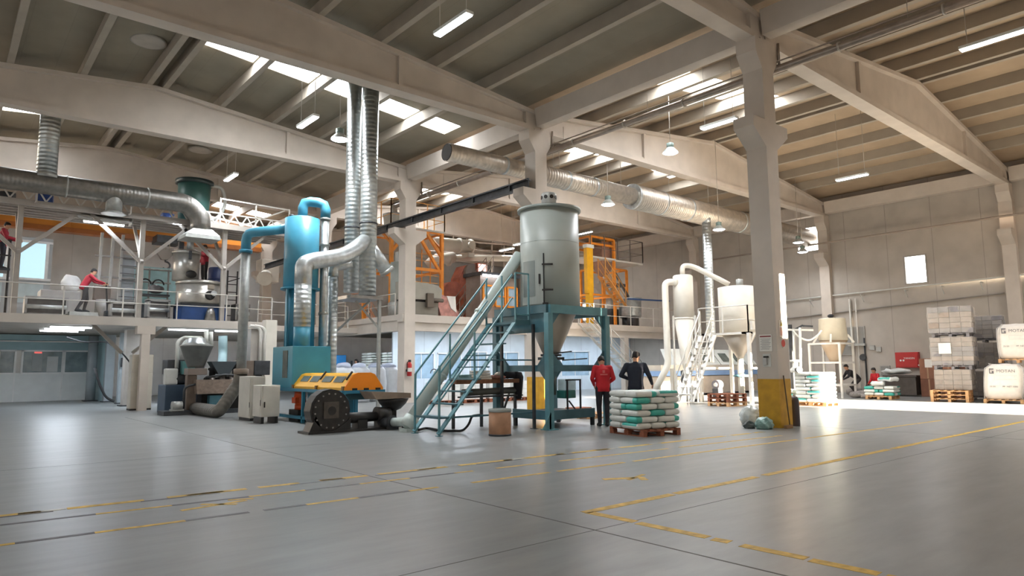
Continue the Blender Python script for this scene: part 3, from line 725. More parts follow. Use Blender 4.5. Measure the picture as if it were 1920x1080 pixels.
for k in range(7): obj('stiffener', MB().box((14.69, 17.4+k*2.1, 7.46), (14.87, 17.44+k*2.1, 7.69)), dark, t)
t = thing('main_duct', 'big horizontal spiral duct passing behind the grey tank to the right wall', 'duct', (25, 17.6, 8.4))
duct_h = duct_mat('spiral_duct_level', 'c9bfb2', 'X', .13, .45, .25)
obj('duct', MB().cyl((12.2, 17.6, 8.42), (15.9, 17.6, 8.42), .3, seg=28, caps=False).cyl((12.25, 17.6, 8.42), (12.26, 17.6, 8.42), .29, seg=28), duct_h, t)
obj('duct_middle', MB().cyl((15.9, 17.6, 8.42), (21.5, 17.6, 8.42), .36, seg=28), duct_h, t)
obj('duct_end', MB().cyl((21.5, 17.6, 8.42), (XW-.15, 17.6, 8.42), .52, seg=28), duct_h, t)
obj('mouth_shade', MB().cyl((12.195, 17.6, 8.42), (12.24, 17.6, 8.42), .27, seg=24), mat('duct_inside_shade', '4a4540', .8), t)  # dark disc stands in for the shade inside the open end
for x, r in ((14.6, .315), (15.9, .375), (17.6, .375), (19.1, .375), (21.5, .535), (23.3, .535), (25.2, .535), (29.5, .535)): obj('joint_ring', MB().lathe((x, 17.6, 8.42), [(r-.02, -.05), (r, -.04), (r, .04), (r-.02, .05)], 28, axis=(1, 0, 0)), galv, t)
for x in (17.3, 20.8, 24, 27): obj('hanger', MB().cyl((x, 17.6, 8.75), (x, 17.6, ztop(x)+PUR-.02), .012, seg=6), rod_m, t)
# opening in the wall where the duct ends
wd = MB()
for a, b in (((17.0, 7.7), (18.3, 7.76)), ((17.0, 9.06), (18.3, 9.12)), ((17.0, 7.7), (17.06, 9.12)), ((18.24, 7.7), (18.3, 9.12))): wd.box((XW-.04, a[0], a[1]), (XW+.0, b[0], b[1]))
wo = struct('window_2', wd, mat('window_frame', '9a948c', .5))
obj('pane', MB().box((XW-.03, 17.06, 7.76), (XW-.012, 18.24, 9.06)), MATS['bright_pane'], wo)
# wall pipe, cable tray and panel marks on the right wall
t = thing('wall_conduit', 'thin pale conduit with small brackets along the right wall', 'conduit', (XW-.1, 12, 5.2))
obj('conduit', MB().cyl((XW-.12, 4.5, 5.45), (XW-.12, 22, 5.02), .035, seg=8), white_p, t)
for k, y in enumerate((6.2, 9.6, 11.2, 12.8, 14.9, 17.6, 19.4)):
    z = 5.45-(y-4.5)/17.5*.43; obj('bracket', MB().box((XW-.4, y-.02, z-.16), (XW-.0, y+.02, z-.12)).bar((XW-.36, y, z-.16), (XW-.02, y, z-.5), .025), white_p, t)
t = thing('wall_strip', 'long grey strip fixed along the lower right wall', 'wall strip', (XW-.02, 14, 4.0))
obj('strip', MB().bar((XW-.03, 8.8, 4.62), (XW-.03, 20.5, 4.02), .04, .2, (1, 0, 0)), mat('strip_grey', '8f8a84', .7), t)
t = thing('wall_pipe', 'pale pipe crossing the right wall high under the eave', 'pipe', (XW-.1, 12, 8.1))
obj('pipe', MB().cyl((XW-.6, 2, 8.05), (XW-.6, 24, 7.95), .05, seg=10), mat('pipe_tan', 'a3968a', .5), t)
# ---------------------------------------------------------------- pallets
def pallet(L, W, m, label=None, loc=(0, 0, 0), group='wooden pallets'):
    t = thing('wooden_pallet', label or 'wooden pallet', 'pallet', (0, 0, 0), group)
    d = MB()
    n = 6
    for k in range(n):
        y = -W/2 + (W-.1)*k/(n-1); d.box((-L/2, y, .122), (L/2, y+.1, .144))
    for x in (-L/2, -.05, L/2-.1): d.box((x, -W/2, .1), (x+.1, W/2, .122))
    obj('deck', d, m, t)
    for y in (-W/2, -.05, W/2-.1):
        obj('runner', MB().box((-L/2, y, 0), (L/2, y+.1, .022)), m, t)
        for x in (-L/2, -.07, L/2-.14): obj('block', MB().box((x, y, .022), (x+.14, y+.1, .1)), m, t)
    return t
# ---------------------------------------------------------------- sacks
sack_w = mat('sack_white', 'd6d8d2', .55, 0, .05, 6, .08); sack_t = mat('sack_teal', '3fa99b', .5, 0, .08, 6, .08)
def sack_mesh(L, W, H, kind, seed):
    m = MB(); nx, ny = 12, 8; r = random.Random(seed); o = V((r.uniform(0, 9), r.uniform(0, 9), 0))
    grid = {}
    for side in (1, -1):
        for i in range(nx+1):
            for j in range(ny+1):
                u, v = math.sin((i/nx*2-1)*math.pi/2), math.sin((j/ny*2-1)*math.pi/2)
                edge = (i in (0, nx)) or (j in (0, ny))
                if side == -1 and edge: grid[(-1, i, j)] = grid[(1, i, j)]; continue
                prof = ((1-abs(u)**8)*(1-abs(v)**6))**.24
                z = side*H/2*prof
                if side == -1: z = -H/2*min(1, prof*1.15)
                p = V((u*L/2*(1-.03*abs(v)**3), v*W/2*(1-.05*abs(u)**3), z))
                k = noise.noise(p*7+o)*.006; p.z += k*side*(0 if edge else 1); p.x += noise.noise(p*5+o)*.005
                grid[(side, i, j)] = m.bm.verts.new(p+V((0, 0, H/2)))
    for side in (1, -1):
        for i in range(nx):
            for j in range(ny):
                f = m._f([grid[(side, i, j)], grid[(side, i+1, j)], grid[(side, i+1, j+1)], grid[(side, i, j+1)]], True)
                if f:
                    if kind == 0: te = i < 4 and j >= 0
                    elif kind == 1: te = 4 <= i < 9 and j < 3
                    elif kind == 2: te = i >= 10
                    else: te = (j >= 6 and 2 <= i < 10)
                    f.material_index = 1 if te and (side == 1 or kind == 0) else 0
    return m
SACKS = []
def sack_proto():
    for k in range(4):
        o = obj('material_sack', sack_mesh(.575, .385, .126, k, k), [sack_w, sack_t]); SACKS.append(o.data); bpy.data.objects.remove(o)
sack_proto()
def sack(loc, rz, kind, label, group):
    o = bpy.data.objects.new('material_sack', SACKS[kind]); COL.objects.link(o); o.location = loc; o.rotation_euler = (0, 0, rz)
    tag(o, label, 'sack', group); return o
ORD = ['bottom', 'second', 'third', 'fourth', 'fifth', 'sixth', 'seventh', 'eighth', 'ninth']
def sack_pallet(base, rz, layers, where, m, group, SL=.6, SW=.4, h=.132, seed=1, kinds=None):
    """five sacks a layer, turned every other layer"""
    r = random.Random(seed); pl = pallet(1.16, 1.0, m, 'wooden pallet under the %s of sacks' % where); pl.location = base; pl.rotation_euler = (0, 0, rz)
    spots = [((-.2, -.39), 0, 'front corner'), ((-.2, .0), 0, 'front middle'), ((-.2, .39), 0, 'far corner of the front'), ((.29, -.3), 90, 'right side'), ((.29, .3), 90, 'rear')]
    mt = Matrix.Rotation(rz, 3, 'Z')
    for k in range(layers):
        for i, ((x, y), a, nm) in enumerate(spots):
            if k % 2: x, y = -x, -y
            if k % 2: nm = {'front corner': 'rear far corner', 'front middle': 'rear middle', 'far corner of the front': 'right rear corner', 'right side': 'left front', 'rear': 'front corner'}[nm]
            p = V(base)+mt @ V((x+r.uniform(-.004, .004), y+r.uniform(-.003, .003), .145+k*h))
            lay = 'top' if k == layers-1 else ORD[k]
            sack(p, rz+R(a)+r.uniform(-.01, .01)+(math.pi if r.random() < .5 else 0), (kinds or [0, 1, 2, 3])[r.randrange(len(kinds or [0, 1, 2, 3]))],
                 'white and teal sack, %s layer, %s of the %s' % (lay, nm, where), group)
PB = V((11.22, 9.07, 0)); prz = R(-12)
pc = PB + Matrix.Rotation(prz, 3, 'Z') @ V((.5, .58, 0))
sack_pallet(pc, prz+R(90), 6, 'near stack', wood_r, 'sacks on the near pallet', seed=5, kinds=[0, 1, 0, 2, 3])
# bright stack right of the front column, and the low one by the wall
sack_pallet(V((24.35, 11.75, 0)), R(90), 8, 'sunlit stack', wood_l, 'sacks on the sunlit pallet', seed=8, kinds=[2, 3])
lp = at(1662, 747, Z=0)
sack_pallet(V((30.9, 12.05, 0)), R(5), 3, 'low wall stack', wood_l, 'sacks on the low pallet', seed=9, kinds=[0, 2])
dp = V((30.85, 12.0, .145+3*.13))
for k, (x, y, a) in enumerate(((-.2, .1, .3), (.1, -.2, 1.2))):
    o = obj('empty_sack', sack_mesh(.7, .5, .16, 9, 20+k).jitter(.05, 6), [mat('film_white', 'dfe3e2', .35, 0, .05), sack_t]); o.location = dp+V((x, y, .02+k*.17)); o.rotation_euler = (0, 0, a); tag(o, 'crumpled white empty sack on the low stack, %s' % ('uppermost' if k else 'flatter one below'), 'sack', 'empty sacks')
# valve sitting on the bright stack
t = thing('pipe_valve', 'pale valve body lying on the sunlit sack stack by the column', 'valve', (23.75, 12.25, 1.2))
vb = V((23.8, 12.2, .145+8*.13))
obj('body', MB().lathe(vb, [(.16, 0), (.18, .12), (.1, .2), (.09, .4)], 14), white_p, t); obj('flange', MB().lathe(vb, [(.15, .38), (.17, .4), (.17, .45), (.05, .46)], 14), white_p, t); obj('port', MB().cyl(vb+V((-.1, -.12, .1)), vb+V((-.22, -.27, .1)), .1, .11, 14), dark, t)
# ---------------------------------------------------------------- wrapped loads by the right wall
carton = mat('carton_wrapped', '93867c', .4, 0, .12, 5, .1); carton_d = mat('carton_wrapped_dark', '7b787b', .4, 0, .12, 5, .1)
def wrapped_load(c, sx, sy, h, n, label, rz=0, label_plate=False, dk=False):
    t = thing('wrapped_load', label, 'wrapped load', (0, 0, 0), 'film-wrapped loads by the right wall')
    r = random.Random(int(c[0]*91+c[2]*17+c[1])); lh = h/n
    for k in range(n):
        m = MB(); nx, ny = 3, 4
        for i in range(nx):
            for j in range(ny):
                if 0 < i < nx-1 and 0 < j < ny-1: continue
                e = r.uniform(-.028, .028); g = .005
                x0, x1 = -sx/2+sx*i/nx, -sx/2+sx*(i+1)/nx; y0, y1 = -sy/2+sy*j/ny, -sy/2+sy*(j+1)/ny
                m.box((x0+g+(e if i == 0 else 0), y0+g+(e if j == 0 else 0), k*lh+.004), (x1-g, y1-g, (k+1)*lh-.006), .008)
        obj('carton_layer', m, carton_d if (dk or r.random() < .2) else carton, t)
    f = MB().box((-sx/2-.02, -sy/2-.02, .04), (sx/2+.02, sy/2+.02, h+.02), .02)
    bmesh.ops.subdivide_edges(f.bm, edges=f.bm.edges[:], cuts=5, use_grid_fill=True); f.jitter(.03, 4)
    fm = mat('stretch_film', 'd9d2ca', .2, 0, .1, 5, .5, alpha=.3)
    obj('stretch_film', f, fm, t)
    if label_plate: obj('paper_label', MB().box((-sx/2-.045, .0, h*.42), (-sx/2-.04, .42, h*.8)), mat('paper', 'e4e0d8', .6, 0, .03), t)
    t.location = c; t.rotation_euler = (0, 0, rz)
    return t
WP = V((30.75, 9.35, 0))
for k in range(3):
    p = pallet(1.15, 1.25, wood_l, ('bottom', 'middle', 'top')[k]+' light wooden pallet of three stacked under the wrapped loads'); p.location = (30.35+.0, 9.28, k*.148); p.rotation_euler = (0, 0, R(8))
wrapped_load((30.7, 9.22, .447), 1.1, 1.2, .78, 4, 'lowest film-wrapped load on the light pallets by the right wall', R(8))
p = pallet(1.1, 1.25, carton_d, 'grey pallet between lowest and middle wrapped loads'); p.location = (30.75, 9.2, 1.235); p.rotation_euler = (0, 0, R(8))
wrapped_load((30.75, 9.2, 1.385), 1.15, 1.4, 1.1, 6, 'middle film-wrapped load with a paper label, by the right wall', R(8), True)
p = pallet(1.1, 1.25, carton_d, 'grey pallet between middle and top wrapped loads'); p.location = (30.75, 9.2, 2.495); p.rotation_euler = (0, 0, R(8))
wrapped_load((30.75, 9.2, 2.645), 1.2, 1.45, 1.03, 5, 'top film-wrapped load of the high stack by the right wall', R(10))
for k, (z, l) in enumerate(((.15, 'lower grey wrapped load behind the high stack'), (1.3, 'middle grey wrapped load behind the high stack'), (2.45, 'upper grey wrapped load behind the high stack'))):
    wrapped_load((32.6, 8.6, z), 1.15, 1.3, 0.97 if k < 2 else .9, 5, l, R(8), False, True)
    p = pallet(1.1, 1.25, carton_d, 'grey pallet under the %s wrapped load behind the high stack' % ('lower', 'middle', 'upper')[k]); p.location = (32.6, 8.6, z-.15); p.rotation_euler = (0, 0, R(8))
# ---------------------------------------------------------------- big bags
bb_m = mat('big_bag', 'e4ddd4', .7, 0, .04, 7, .1)
ink = mat('ink_grey', '6d6a6c', .7)
def text(s, size, m, parent, origin, xdir, ydir, name='lettering', ext=.002):
    cu = bpy.data.curves.new('txt', 'FONT'); cu.body = s; cu.size = size; cu.extrude = ext; cu.align_x = 'CENTER'; cu.align_y = 'CENTER'
    o = bpy.data.objects.new('txt', cu); COL.objects.link(o)
    dg = bpy.context.evaluated_depsgraph_get(); me = bpy.data.meshes.new_from_object(o.evaluated_get(dg)); bpy.data.objects.remove(o)
    x, y = V(xdir).normalized(), V(ydir).normalized(); z = x.cross(y)
    mm = Matrix((x, y, z)).transposed()
    base = V((0, 0, 0)); q = parent
    while q is not None: base += q.location; q = q.parent
    for v in me.vertices: v.co = mm @ v.co + V(origin) - base
    me.materials.append(m); me.name = name
    r = bpy.data.objects.new(name, me); COL.objects.link(r); r.parent = parent
    return r
def big_bag(loc, rz, sx, sy, h, label, lean=0.0):
    t = thing('bulk_bag', label, 'bulk bag', (0, 0, 0), 'white bulk bags by the right wall')
    m = MB(); rings = []
    N = 32
    for k in range(13):
        f = k/12; z = h*f; b = 1+.09*math.sin(math.pi*min(1, f*1.02))-.02
        if f > .9: b *= 1-(f-.9)*2.2
        if f < .06: b *= .94
        ring = []
        for j in range(N):
            a = 2*math.pi*j/N; ca, sa = math.cos(a), math.sin(a); e = .42 if 0 < f < 1 else .5
            x = sx/2*b*abs(ca)**e*(1 if ca > 0 else -1); y = sy/2*b*abs(sa)**e*(1 if sa > 0 else -1)
            p = V((x, y+lean*f, z)); p += noise.noise_vector(p*2.5+V(loc))*.02*min(1, f*6); ring.append(p)
        rings.append(ring)
    m.loft(rings); obj('bag', m, bb_m, t)
    for j, (x, y) in enumerate(((-1, -1), (1, -1), (1, 1), (-1, 1))):
        pts = [V((x*sx*.5, y*sy*.49+lean*f, h*f)) for f in (0, .3, .6, .88)]
        pts = [V((p.x*(1+.05*math.sin(math.pi*f)), (p.y-lean*f)*(1+.05*math.sin(math.pi*f))+lean*f, p.z)) for p, f in zip(pts, (0, .3, .6, .88))]+[V((x*sx*.36, y*sy*.36+lean, h*1.0)), V((x*sx*.2, y*sy*.42+lean, h*1.015))]
        obj('lifting_loop', MB().tube(pts, .02, 6), mat('strap', 'a9a5a3', .7), t)
    obj('spout', MB().lathe((0, lean, h*.96), [(.2, 0), (.22, .03), (.18, .05), (.16, .07), (.05, .08)], 14).jitter(.02, 8), bb_m, t)
    x = -sx/2*1.085-.012; L = lambda f: lean*f
    text('MOTAN', .155, ink, t, (x, -.06+L(.8), h*.8), (0, -1, 0), (0, 0, 1))
    obj('emblem', MB().box((x, .3+L(.8), h*.73), (x+.004, .44+L(.8), h*.76)).box((x, .41+L(.8), h*.73), (x+.004, .44+L(.8), h*.88)).box((x, .3+L(.8), h*.84), (x+.004, .44+L(.8), h*.88)).box((x, .3+L(.8), h*.73), (x+.004, .36+L(.8), h*.81)), ink, t)
    text('25-50', .08, ink, t, (x, .33+L(.35), h*.36), (0, -1, 0), (0, 0, 1)); text('PP  NET 1000', .08, ink, t, (x, -.2+L(.35), h*.36), (0, -1, 0), (0, 0, 1))
    obj('print_frame', MB().box((x, -.4+L(.6), h*.56), (x+.004, .22+L(.6), h*.565)).box((x, -.4+L(.6), h*.67), (x+.004, .22+L(.6), h*.675)).box((x, -.4, h*.56), (x+.004, -.395, h*.67)).box((x, .215, h*.56), (x+.004, .22, h*.67)), mat('ink_pale', 'b9b2ad', .7), t)
    t.location = loc; t.rotation_euler = (0, 0, rz)
    return t
for i, (x, y, z, l, ln) in enumerate(((30.5, 7.6, .147, 'tilted white printed bulk bag standing on a floor pallet right of the wrapped loads', -.1), (31.2, 7.2, 1.62, 'white printed bulk bag stacked above the tilted one', 0), (31.6, 5.8, .147, 'white bulk bag at the right edge of the photo on a floor pallet', 0))):
    big_bag((x, y, z), R(10), 1.1, 1.15, 1.3 if i else 1.28, l, ln)
    p = pallet(1.15, 1.2, wood_l, ('wooden pallet under the tilted bulk bag', 'wooden pallet between the two stacked bulk bags', 'wooden pallet under the bulk bag at the right edge')[i]); p.location = (x-.05, y, z-.147); p.rotation_euler = (0, 0, R(10))
# ---------------------------------------------------------------- fire hose cabinet, cartons and bins by the wall
red = mat('fire_red', 'b02322', .4, 0, .06, 3)
t = thing('fire_hose_cabinet', 'red fire hose cabinet with white lettering on the right wall', 'fire cabinet', (XW-.13, 12.98, 1.28))
obj('box', MB().box((XW-.26, 12.46, 1.28), (XW-.004, 13.5, 2.04), .01), red, t)
dr = obj('door', MB().box((XW-.285, 12.5, 1.32), (XW-.262, 13.46, 2.0), .008), red, t)
text('YANGIN', .13, mat('letter_white', 'e6e2dc', .5), dr, (XW-.29, 12.86, 1.74), (0, -1, 0), (0, 0, 1))
for y in (13.25, 13.12): obj('symbol', MB().lathe((XW-.287, y, 1.64), [(.045, -.004), (.045, .004)], 14, axis=(1, 0, 0)), MATS['letter_white'], dr)
obj('lock', MB().cyl((XW-.3, 12.44, 1.4), (XW-.27, 12.44, 1.4), .04, seg=10), galv, t)
brown = mat('carton_brown', '8e6049', .75, 0, .1, 4); brown_d = mat('carton_brown_dark', '7a4f3b', .75, 0, .1, 4)
def carton_box(lo, hi, label, m, paper=False, open_=False):
    t = thing('carton', label, 'carton', ((lo[0]+hi[0])/2, (lo[1]+hi[1])/2, lo[2]), 'brown cartons by the right wall')
    obj('box', MB().box(lo, hi, .01), m, t)
    obj('tape', MB().box((lo[0]-.003, (lo[1]+hi[1])/2-.03, lo[2]+.02), (lo[0], (lo[1]+hi[1])/2+.03, hi[2])), mat('packing_tape', 'a98466', .3), t)
    if paper: obj('paper', MB().box((lo[0]-.012, lo[1]+.12, hi[2]-.4), (lo[0]-.006, lo[1]+.42, hi[2]-.03)), mat('paper', 'e4e0d8', .6), t)
    return t
carton_box((34.0, 10.9, 0), (34.9, 11.6, .78), 'brown carton standing lowest right of the red cabinet', brown_d)
carton_box((34.0, 10.95, .79), (34.8, 11.6, 1.7), 'brown carton with white paper on top of another, right of the red cabinet', brown, True)
carton_box((33.6, 9.9, 0), (34.6, 10.7, .95), 'dark brown carton behind the light pallets', brown_d)
carton_box((33.6, 9.95, .96), (34.5, 10.7, 1.82), 'upper brown carton beside the wrapped loads', brown)
t = thing('dark_bin', 'dark bin with film and scraps on top against the right wall', 'bin', (34.6, 12.3, 0))
bin_m = mat('bin_brown', '57504a', .7, 0, .15, 3)
obj('body', MB().box((33.9, 11.75, .05), (35.2, 13.1, .92), .02), bin_m, t); obj('rim', MB().box((33.85, 11.7, .88), (35.25, 13.15, .95), .01), bin_m, t)
one('plastic_film', MB().ball((34.4, 12.7, 1.12), .5, 1.1, 1.3, .3).jitter(.12, 3), mat('film_white', 'dfe3e2', .35, 0, .05), 'crumpled white plastic film lying on the dark bin', 'film')
one('dark_rag', MB().ball((33.9, 10.4, 1.95), .3, 1.2, 1.6, .35).jitter(.1, 4), rubber, 'dark rag heaped on the upper brown carton', 'rag')
# ---------------------------------------------------------------- people
skin_m = mat('skin', 'b98a6f', .55, 0, .04); hair_m = mat('hair_dark', '1f1a18', .7, 0, .1, 20)
red_j = mat('jacket_red', 'c01f2a', .75, 0, .06, 5, .1); red_s = mat('shirt_red', '9c2030', .75, 0, .06, 5, .1); navy = mat('jacket_navy', '1d2230', .8, 0, .08, 5, .1)
trous = mat('trousers_dark', '25232a', .8, 0, .08, 5, .1); trous_g = mat('trousers_grey', '3a3635', .8, 0, .08, 5, .1); shoe_m = mat('shoes_black', '1b1a1b', .6); grey_j = mat('jacket_black', '26272c', .8, 0, .08, 5)
STAND = dict(pel=(0, 0, .95), waist=(0, 0, 1.08), chest=(0, .01, 1.3), neck=(0, 0, 1.47), head=(0, .02, 1.615),
             ls=(-.185, 0, 1.42), rs=(.185, 0, 1.42), le=(-.25, -.02, 1.14), re=(.25, -.02, 1.14), lw=(-.24, .1, .9), rw=(.24, .1, .9),
             lh=(-.095, 0, .92), rh=(.095, 0, .92), lk=(-.1, .02, .5), rk=(.1, .02, .5), la=(-.1, -.02, .09), ra=(.1, -.02, .09), lt=(-.12, .15, .04), rt=(.12, .15, .04))
def person(loc, heading, pose, jacket, pants, label, look=(0, 1, -.2), scale=1.0, grip=None, sleeves=True, beard=False, cap=False):
    """one figure: +y of the pose is where it faces; heading is the angle of that direction"""
    J = {k: V(v) for k, v in {**STAND, **pose}.items()}
    t = thing('person', label, 'person', loc)
    m = MB()
    def limb(a, b, r0, r1, seg=12):
        a, b = V(a), V(b); d = b-a; L = d.length; d.normalize(); x, y = basis(d)
        rings = []
        for f, k in ((-r0/L*.95, .25), (-r0/L*.6, .78), (0, 1), (.3, 1.04), (.6, 1.0), (1, 1), (1+r1/L*.6, .78), (1+r1/L*.95, .25)):
            rr = (r0+(r1-r0)*max(0, min(1, f)))*k; c = a+d*L*f
            rings.append([c+(x*math.cos(2*math.pi*j/seg)+y*math.sin(2*math.pi*j/seg))*rr for j in range(seg)])
        m.loft(rings)
    def torso(pts):
        rings = []
        sd = (J['rs']-J['ls']).normalized(); hd = (J['rh']-J['lh']).normalized()
        n = len(pts)
        for i, (c, rx, ry) in enumerate(pts):
            c = V(c); s_ = hd.lerp(sd, i/(n-1)).normalized()
            up = (V(pts[min(n-1, i+1)][0])-V(pts[max(0, i-1)][0])).normalized(); fw = up.cross(s_).normalized(); s2 = fw.cross(up)
            rings.append([c+s2*rx*math.copysign(abs(math.cos(a))**.85, math.cos(a))+fw*ry*math.copysign(abs(math.sin(a))**.85, math.sin(a)) for a in [2*math.pi*j/20 for j in range(20)]])
        m.loft(rings)
    P, W, C, N, H = J['pel'], J['waist'], J['chest'], J['neck'], J['head']
    dn = (P-W).normalized()
    torso([(P+dn*.1, .1, .08), (P+dn*.05, .165, .12), (P, .18, .13), (W, .17, .122), (W.lerp(C, .5), .185, .13), (C, .2, .135), (C.lerp(N, .45), .19, .125), (C.lerp(N, .75), .13, .09), (N, .065, .065)])
    limb(N-(N-C).normalized()*.04, N.lerp(H, .6), .062, .056)
    for s in 'lr':
        limb(C.lerp(N, .55), J[s+'s'], .075, .072); limb(J[s+'s'], J[s+'e'], .068, .054); limb(J[s+'e'], J[s+'w'], .052, .037)
        limb(J[s+'h'], J[s+'k'], .098, .068); limb(J[s+'k'], J[s+'a'], .066, .048); limb(J[s+'a'], J[s+'t'], .05, .04)
        limb(J[s+'a']+V((0, -.03, -.04)), J[s+'t']+V((0, 0, -.005)), .042, .036)
    # head with jaw, nose and ears
    lk = V(look).normalized(); side = lk.cross(V((0, 0, 1))).normalized(); up = side.cross(lk)
    rings = []
    for z, rx, ry, oy in ((-.125, .02, .03, .03), (-.115, .045, .055, .025), (-.08, .06, .078, .015), (-.04, .07, .09, .006), (0, .075, .097, 0), (.04, .077, .1, -.004), (.08, .07, .092, -.008), (.11, .048, .065, -.008), (.122, .015, .02, -.008)):
        rings.append([H+up*z+lk*(oy+ry*math.sin(a))+side*rx*math.cos(a) for a in [2*math.pi*j/18 for j in range(18)]])
    m.loft(rings)
    def tri(p, d, w, h):
        m.loft([[p+up*h+side*.004, p+up*h-side*.004, p+up*h+lk*.004], [p+side*w-up*h*.6, p-side*w-up*h*.6, p+lk*d-up*h*.5]], False)
    tri(H+lk*.09+up*.0, .03, .014, .025)
    for q in (-1, 1): m.ball(H+side*q*.077-lk*.01, .03, .35, .6, 1, 1)
    # remesh into one surface
    me = bpy.data.meshes.new('body'); bmesh.ops.recalc_face_normals(m.bm, faces=m.bm.faces); m.bm.to_mesh(me); m.bm.free()
    o = bpy.data.objects.new('body', me); COL.objects.link(o)
    md = o.modifiers.new('r', 'REMESH'); md.mode = 'VOXEL'; md.voxel_size = .014
    ms = o.modifiers.new('s', 'SMOOTH'); ms.iterations = 3; ms.factor = .5
    dg = bpy.context.evaluated_depsgraph_get(); me2 = bpy.data.meshes.new_from_object(o.evaluated_get(dg)); bpy.data.objects.remove(o)
    bm = bmesh.new(); bm.from_mesh(me2)
    # hands: palm, four fingers and a thumb
    hb = MB(); hb.bm.free(); hb.bm = bm; m = hb
    nb0 = len(bm.faces)
    for s, sg in (('l', -1), ('r', 1)):
        w_, e_ = J[s+'w'], J[s+'e']; d = (w_-e_).normalized()
        if grip and s in grip: fd = V(grip[s]).normalized()
        else: fd = d
        nrm = d.cross(V((0, 0, 1)))
        nrm = nrm.normalized() if nrm.length > .1 else V((1, 0, 0))
        wide = d.cross(nrm).normalized()
        palm = w_+d*.03; tip = w_+d*.1
        rings = [[w_+d*f+wide*math.cos(a)*rw+nrm*math.sin(a)*rt for a in [2*math.pi*j/10 for j in range(10)]] for f, rw, rt in ((-.01, .026, .022), (.03, .038, .018), (.07, .042, .017), (.1, .038, .013))]
        m.loft(rings)
        for i, ln in enumerate((.062, .074, .07, .055)):
            b = tip+wide*(.03-.02*i)-d*.008; k1 = b+d*ln*.5+fd*ln*.12+nrm*sg*-.006; k2 = k1+(d*.45+fd*.35-nrm*sg*.45).normalized()*ln*.5
            m.tube([b, k1, k2], [.0095, .009, .0075], 6)
        tb = palm+wide*.035; m.tube([tb, tb+wide*.022+d*.03-nrm*sg*.012, tb+wide*.02+d*.06-nrm*sg*.02], [.011, .01, .008], 6)
    # materials by the nearest bone
    bones = [(P+dn*.12, W, 1 if True else 2), (W, C, 1), (C, N, 1)]
    for s in 'lr':
        bones += [(C.lerp(N, .5), J[s+'s'], 1), (J[s+'s'], J[s+'e'], 1), (J[s+'e'], J[s+'w'], 1 if sleeves else 0), (J[s+'h'], J[s+'k'], 2), (J[s+'k'], J[s+'a'], 2), (J[s+'a'], J[s+'t'], 3), (J[s+'a']+V((0, -.05, -.04)), J[s+'a'], 3)]
    bones += [(N.lerp(H, .25), H+up*.1, 0)]
    rad = {1: .15, 2: .08, 3: .05, 0: .08}
    def dist(p, a, b):
        ab = b-a; tt = max(0, min(1, (p-a).dot(ab)/max(1e-9, ab.length_squared))); return (p-(a+ab*tt)).length
    for i, f in enumerate(bm.faces):
        f.smooth = True
        if i >= nb0: f.material_index = 0; continue
        p = f.calc_center_median(); best = min(bones, key=lambda b: dist(p, b[0], b[1])-(.07 if b[2] == 1 and b[0] in (P+dn*.12,) else 0))
        f.material_index = best[2]
        if best[2] == 1 and (p-P).dot(dn) > .1: f.material_index = 2
    M4 = Matrix.Rotation(heading-math.pi/2, 4, 'Z') @ Matrix.Scale(scale, 4)
    bm.transform(M4); me3 = bpy.data.meshes.new('body'); bm.to_mesh(me3); bm.free(); bpy.data.meshes.remove(me2)
    for k in (skin_m, jacket, pants, shoe_m): me3.materials.append(k)
    b_ = bpy.data.objects.new('body', me3); COL.objects.link(b_); b_.parent = t
    # hair
    h = MB(); rings = []
    for z, rx, ry, oy in ((-.045, .066, .05, -.05), (0, .08, .082, -.026), (.045, .084, .1, -.012), (.085, .078, .1, -.01), (.115, .056, .074, -.01), (.134, .018, .024, -.01)):
        rings.append([H+up*z+lk*(oy+ry*math.sin(a))+side*rx*math.cos(a) for a in [2*math.pi*j/18 for j in range(18)]])
    h.loft(rings)
    h.jitter(.006, 25); h.bm.transform(M4)
    for v in h.bm.verts: v.co += V(loc)
    obj('hair', h, hair_m, t)
    f = MB()
    if beard:
        f.loft([[H+up*z+lk*(.0+ry*math.sin(a))+side*rx*math.cos(a) for a in [math.pi*j/9-.0 for j in range(10)]] for z, rx, ry in ((-.125, .03, .07), (-.09, .066, .094), (-.045, .076, .1))]); f.bm.transform(M4)
        for v in f.bm.verts: v.co += V(loc)
        obj('beard', f, hair_m, t)
    f = MB()
    for q in (-1, 1): f.ball(H+side*q*.03+lk*.092+up*.012, .011, 1, 1, .7, 1)
    f.bm.transform(M4)
    for v in f.bm.verts: v.co += V(loc)
    obj('eyes', f, black, t)
    f = MB().loft([[H+lk*(.088+.006*math.sin(a))+up*(-.055+.006*math.cos(a))+side*x for a in [2*math.pi*j/6 for j in range(6)]] for x in (-.025, 0, .025)]); f.bm.transform(M4)
    for v in f.bm.verts: v.co += V(loc)
    obj('mouth', f, mat('lips', '8f5a4e', .6), t)
    return t
view = math.atan2(CF.y, CF.x)
p1 = at(1132, 800, Z=0)
pr = person((p1.x, p1.y, 0), view+R(6), dict(head=(.0, .1, 1.58), neck=(0, .03, 1.47), lw=(-.17, .2, 1.0), rw=(.17, .22, 1.02), le=(-.27, -.03, 1.16), re=(.27, -.03, 1.16), la=(-.09, 0, .09), ra=(.08, -.05, .09), lt=(-.1, .16, .04), rt=(.1, .12, .04)),
            red_j, trous, 'person in a red jacket seen from behind, head bowed, beside the near sacks', (0, .7, -.7), 1.0)
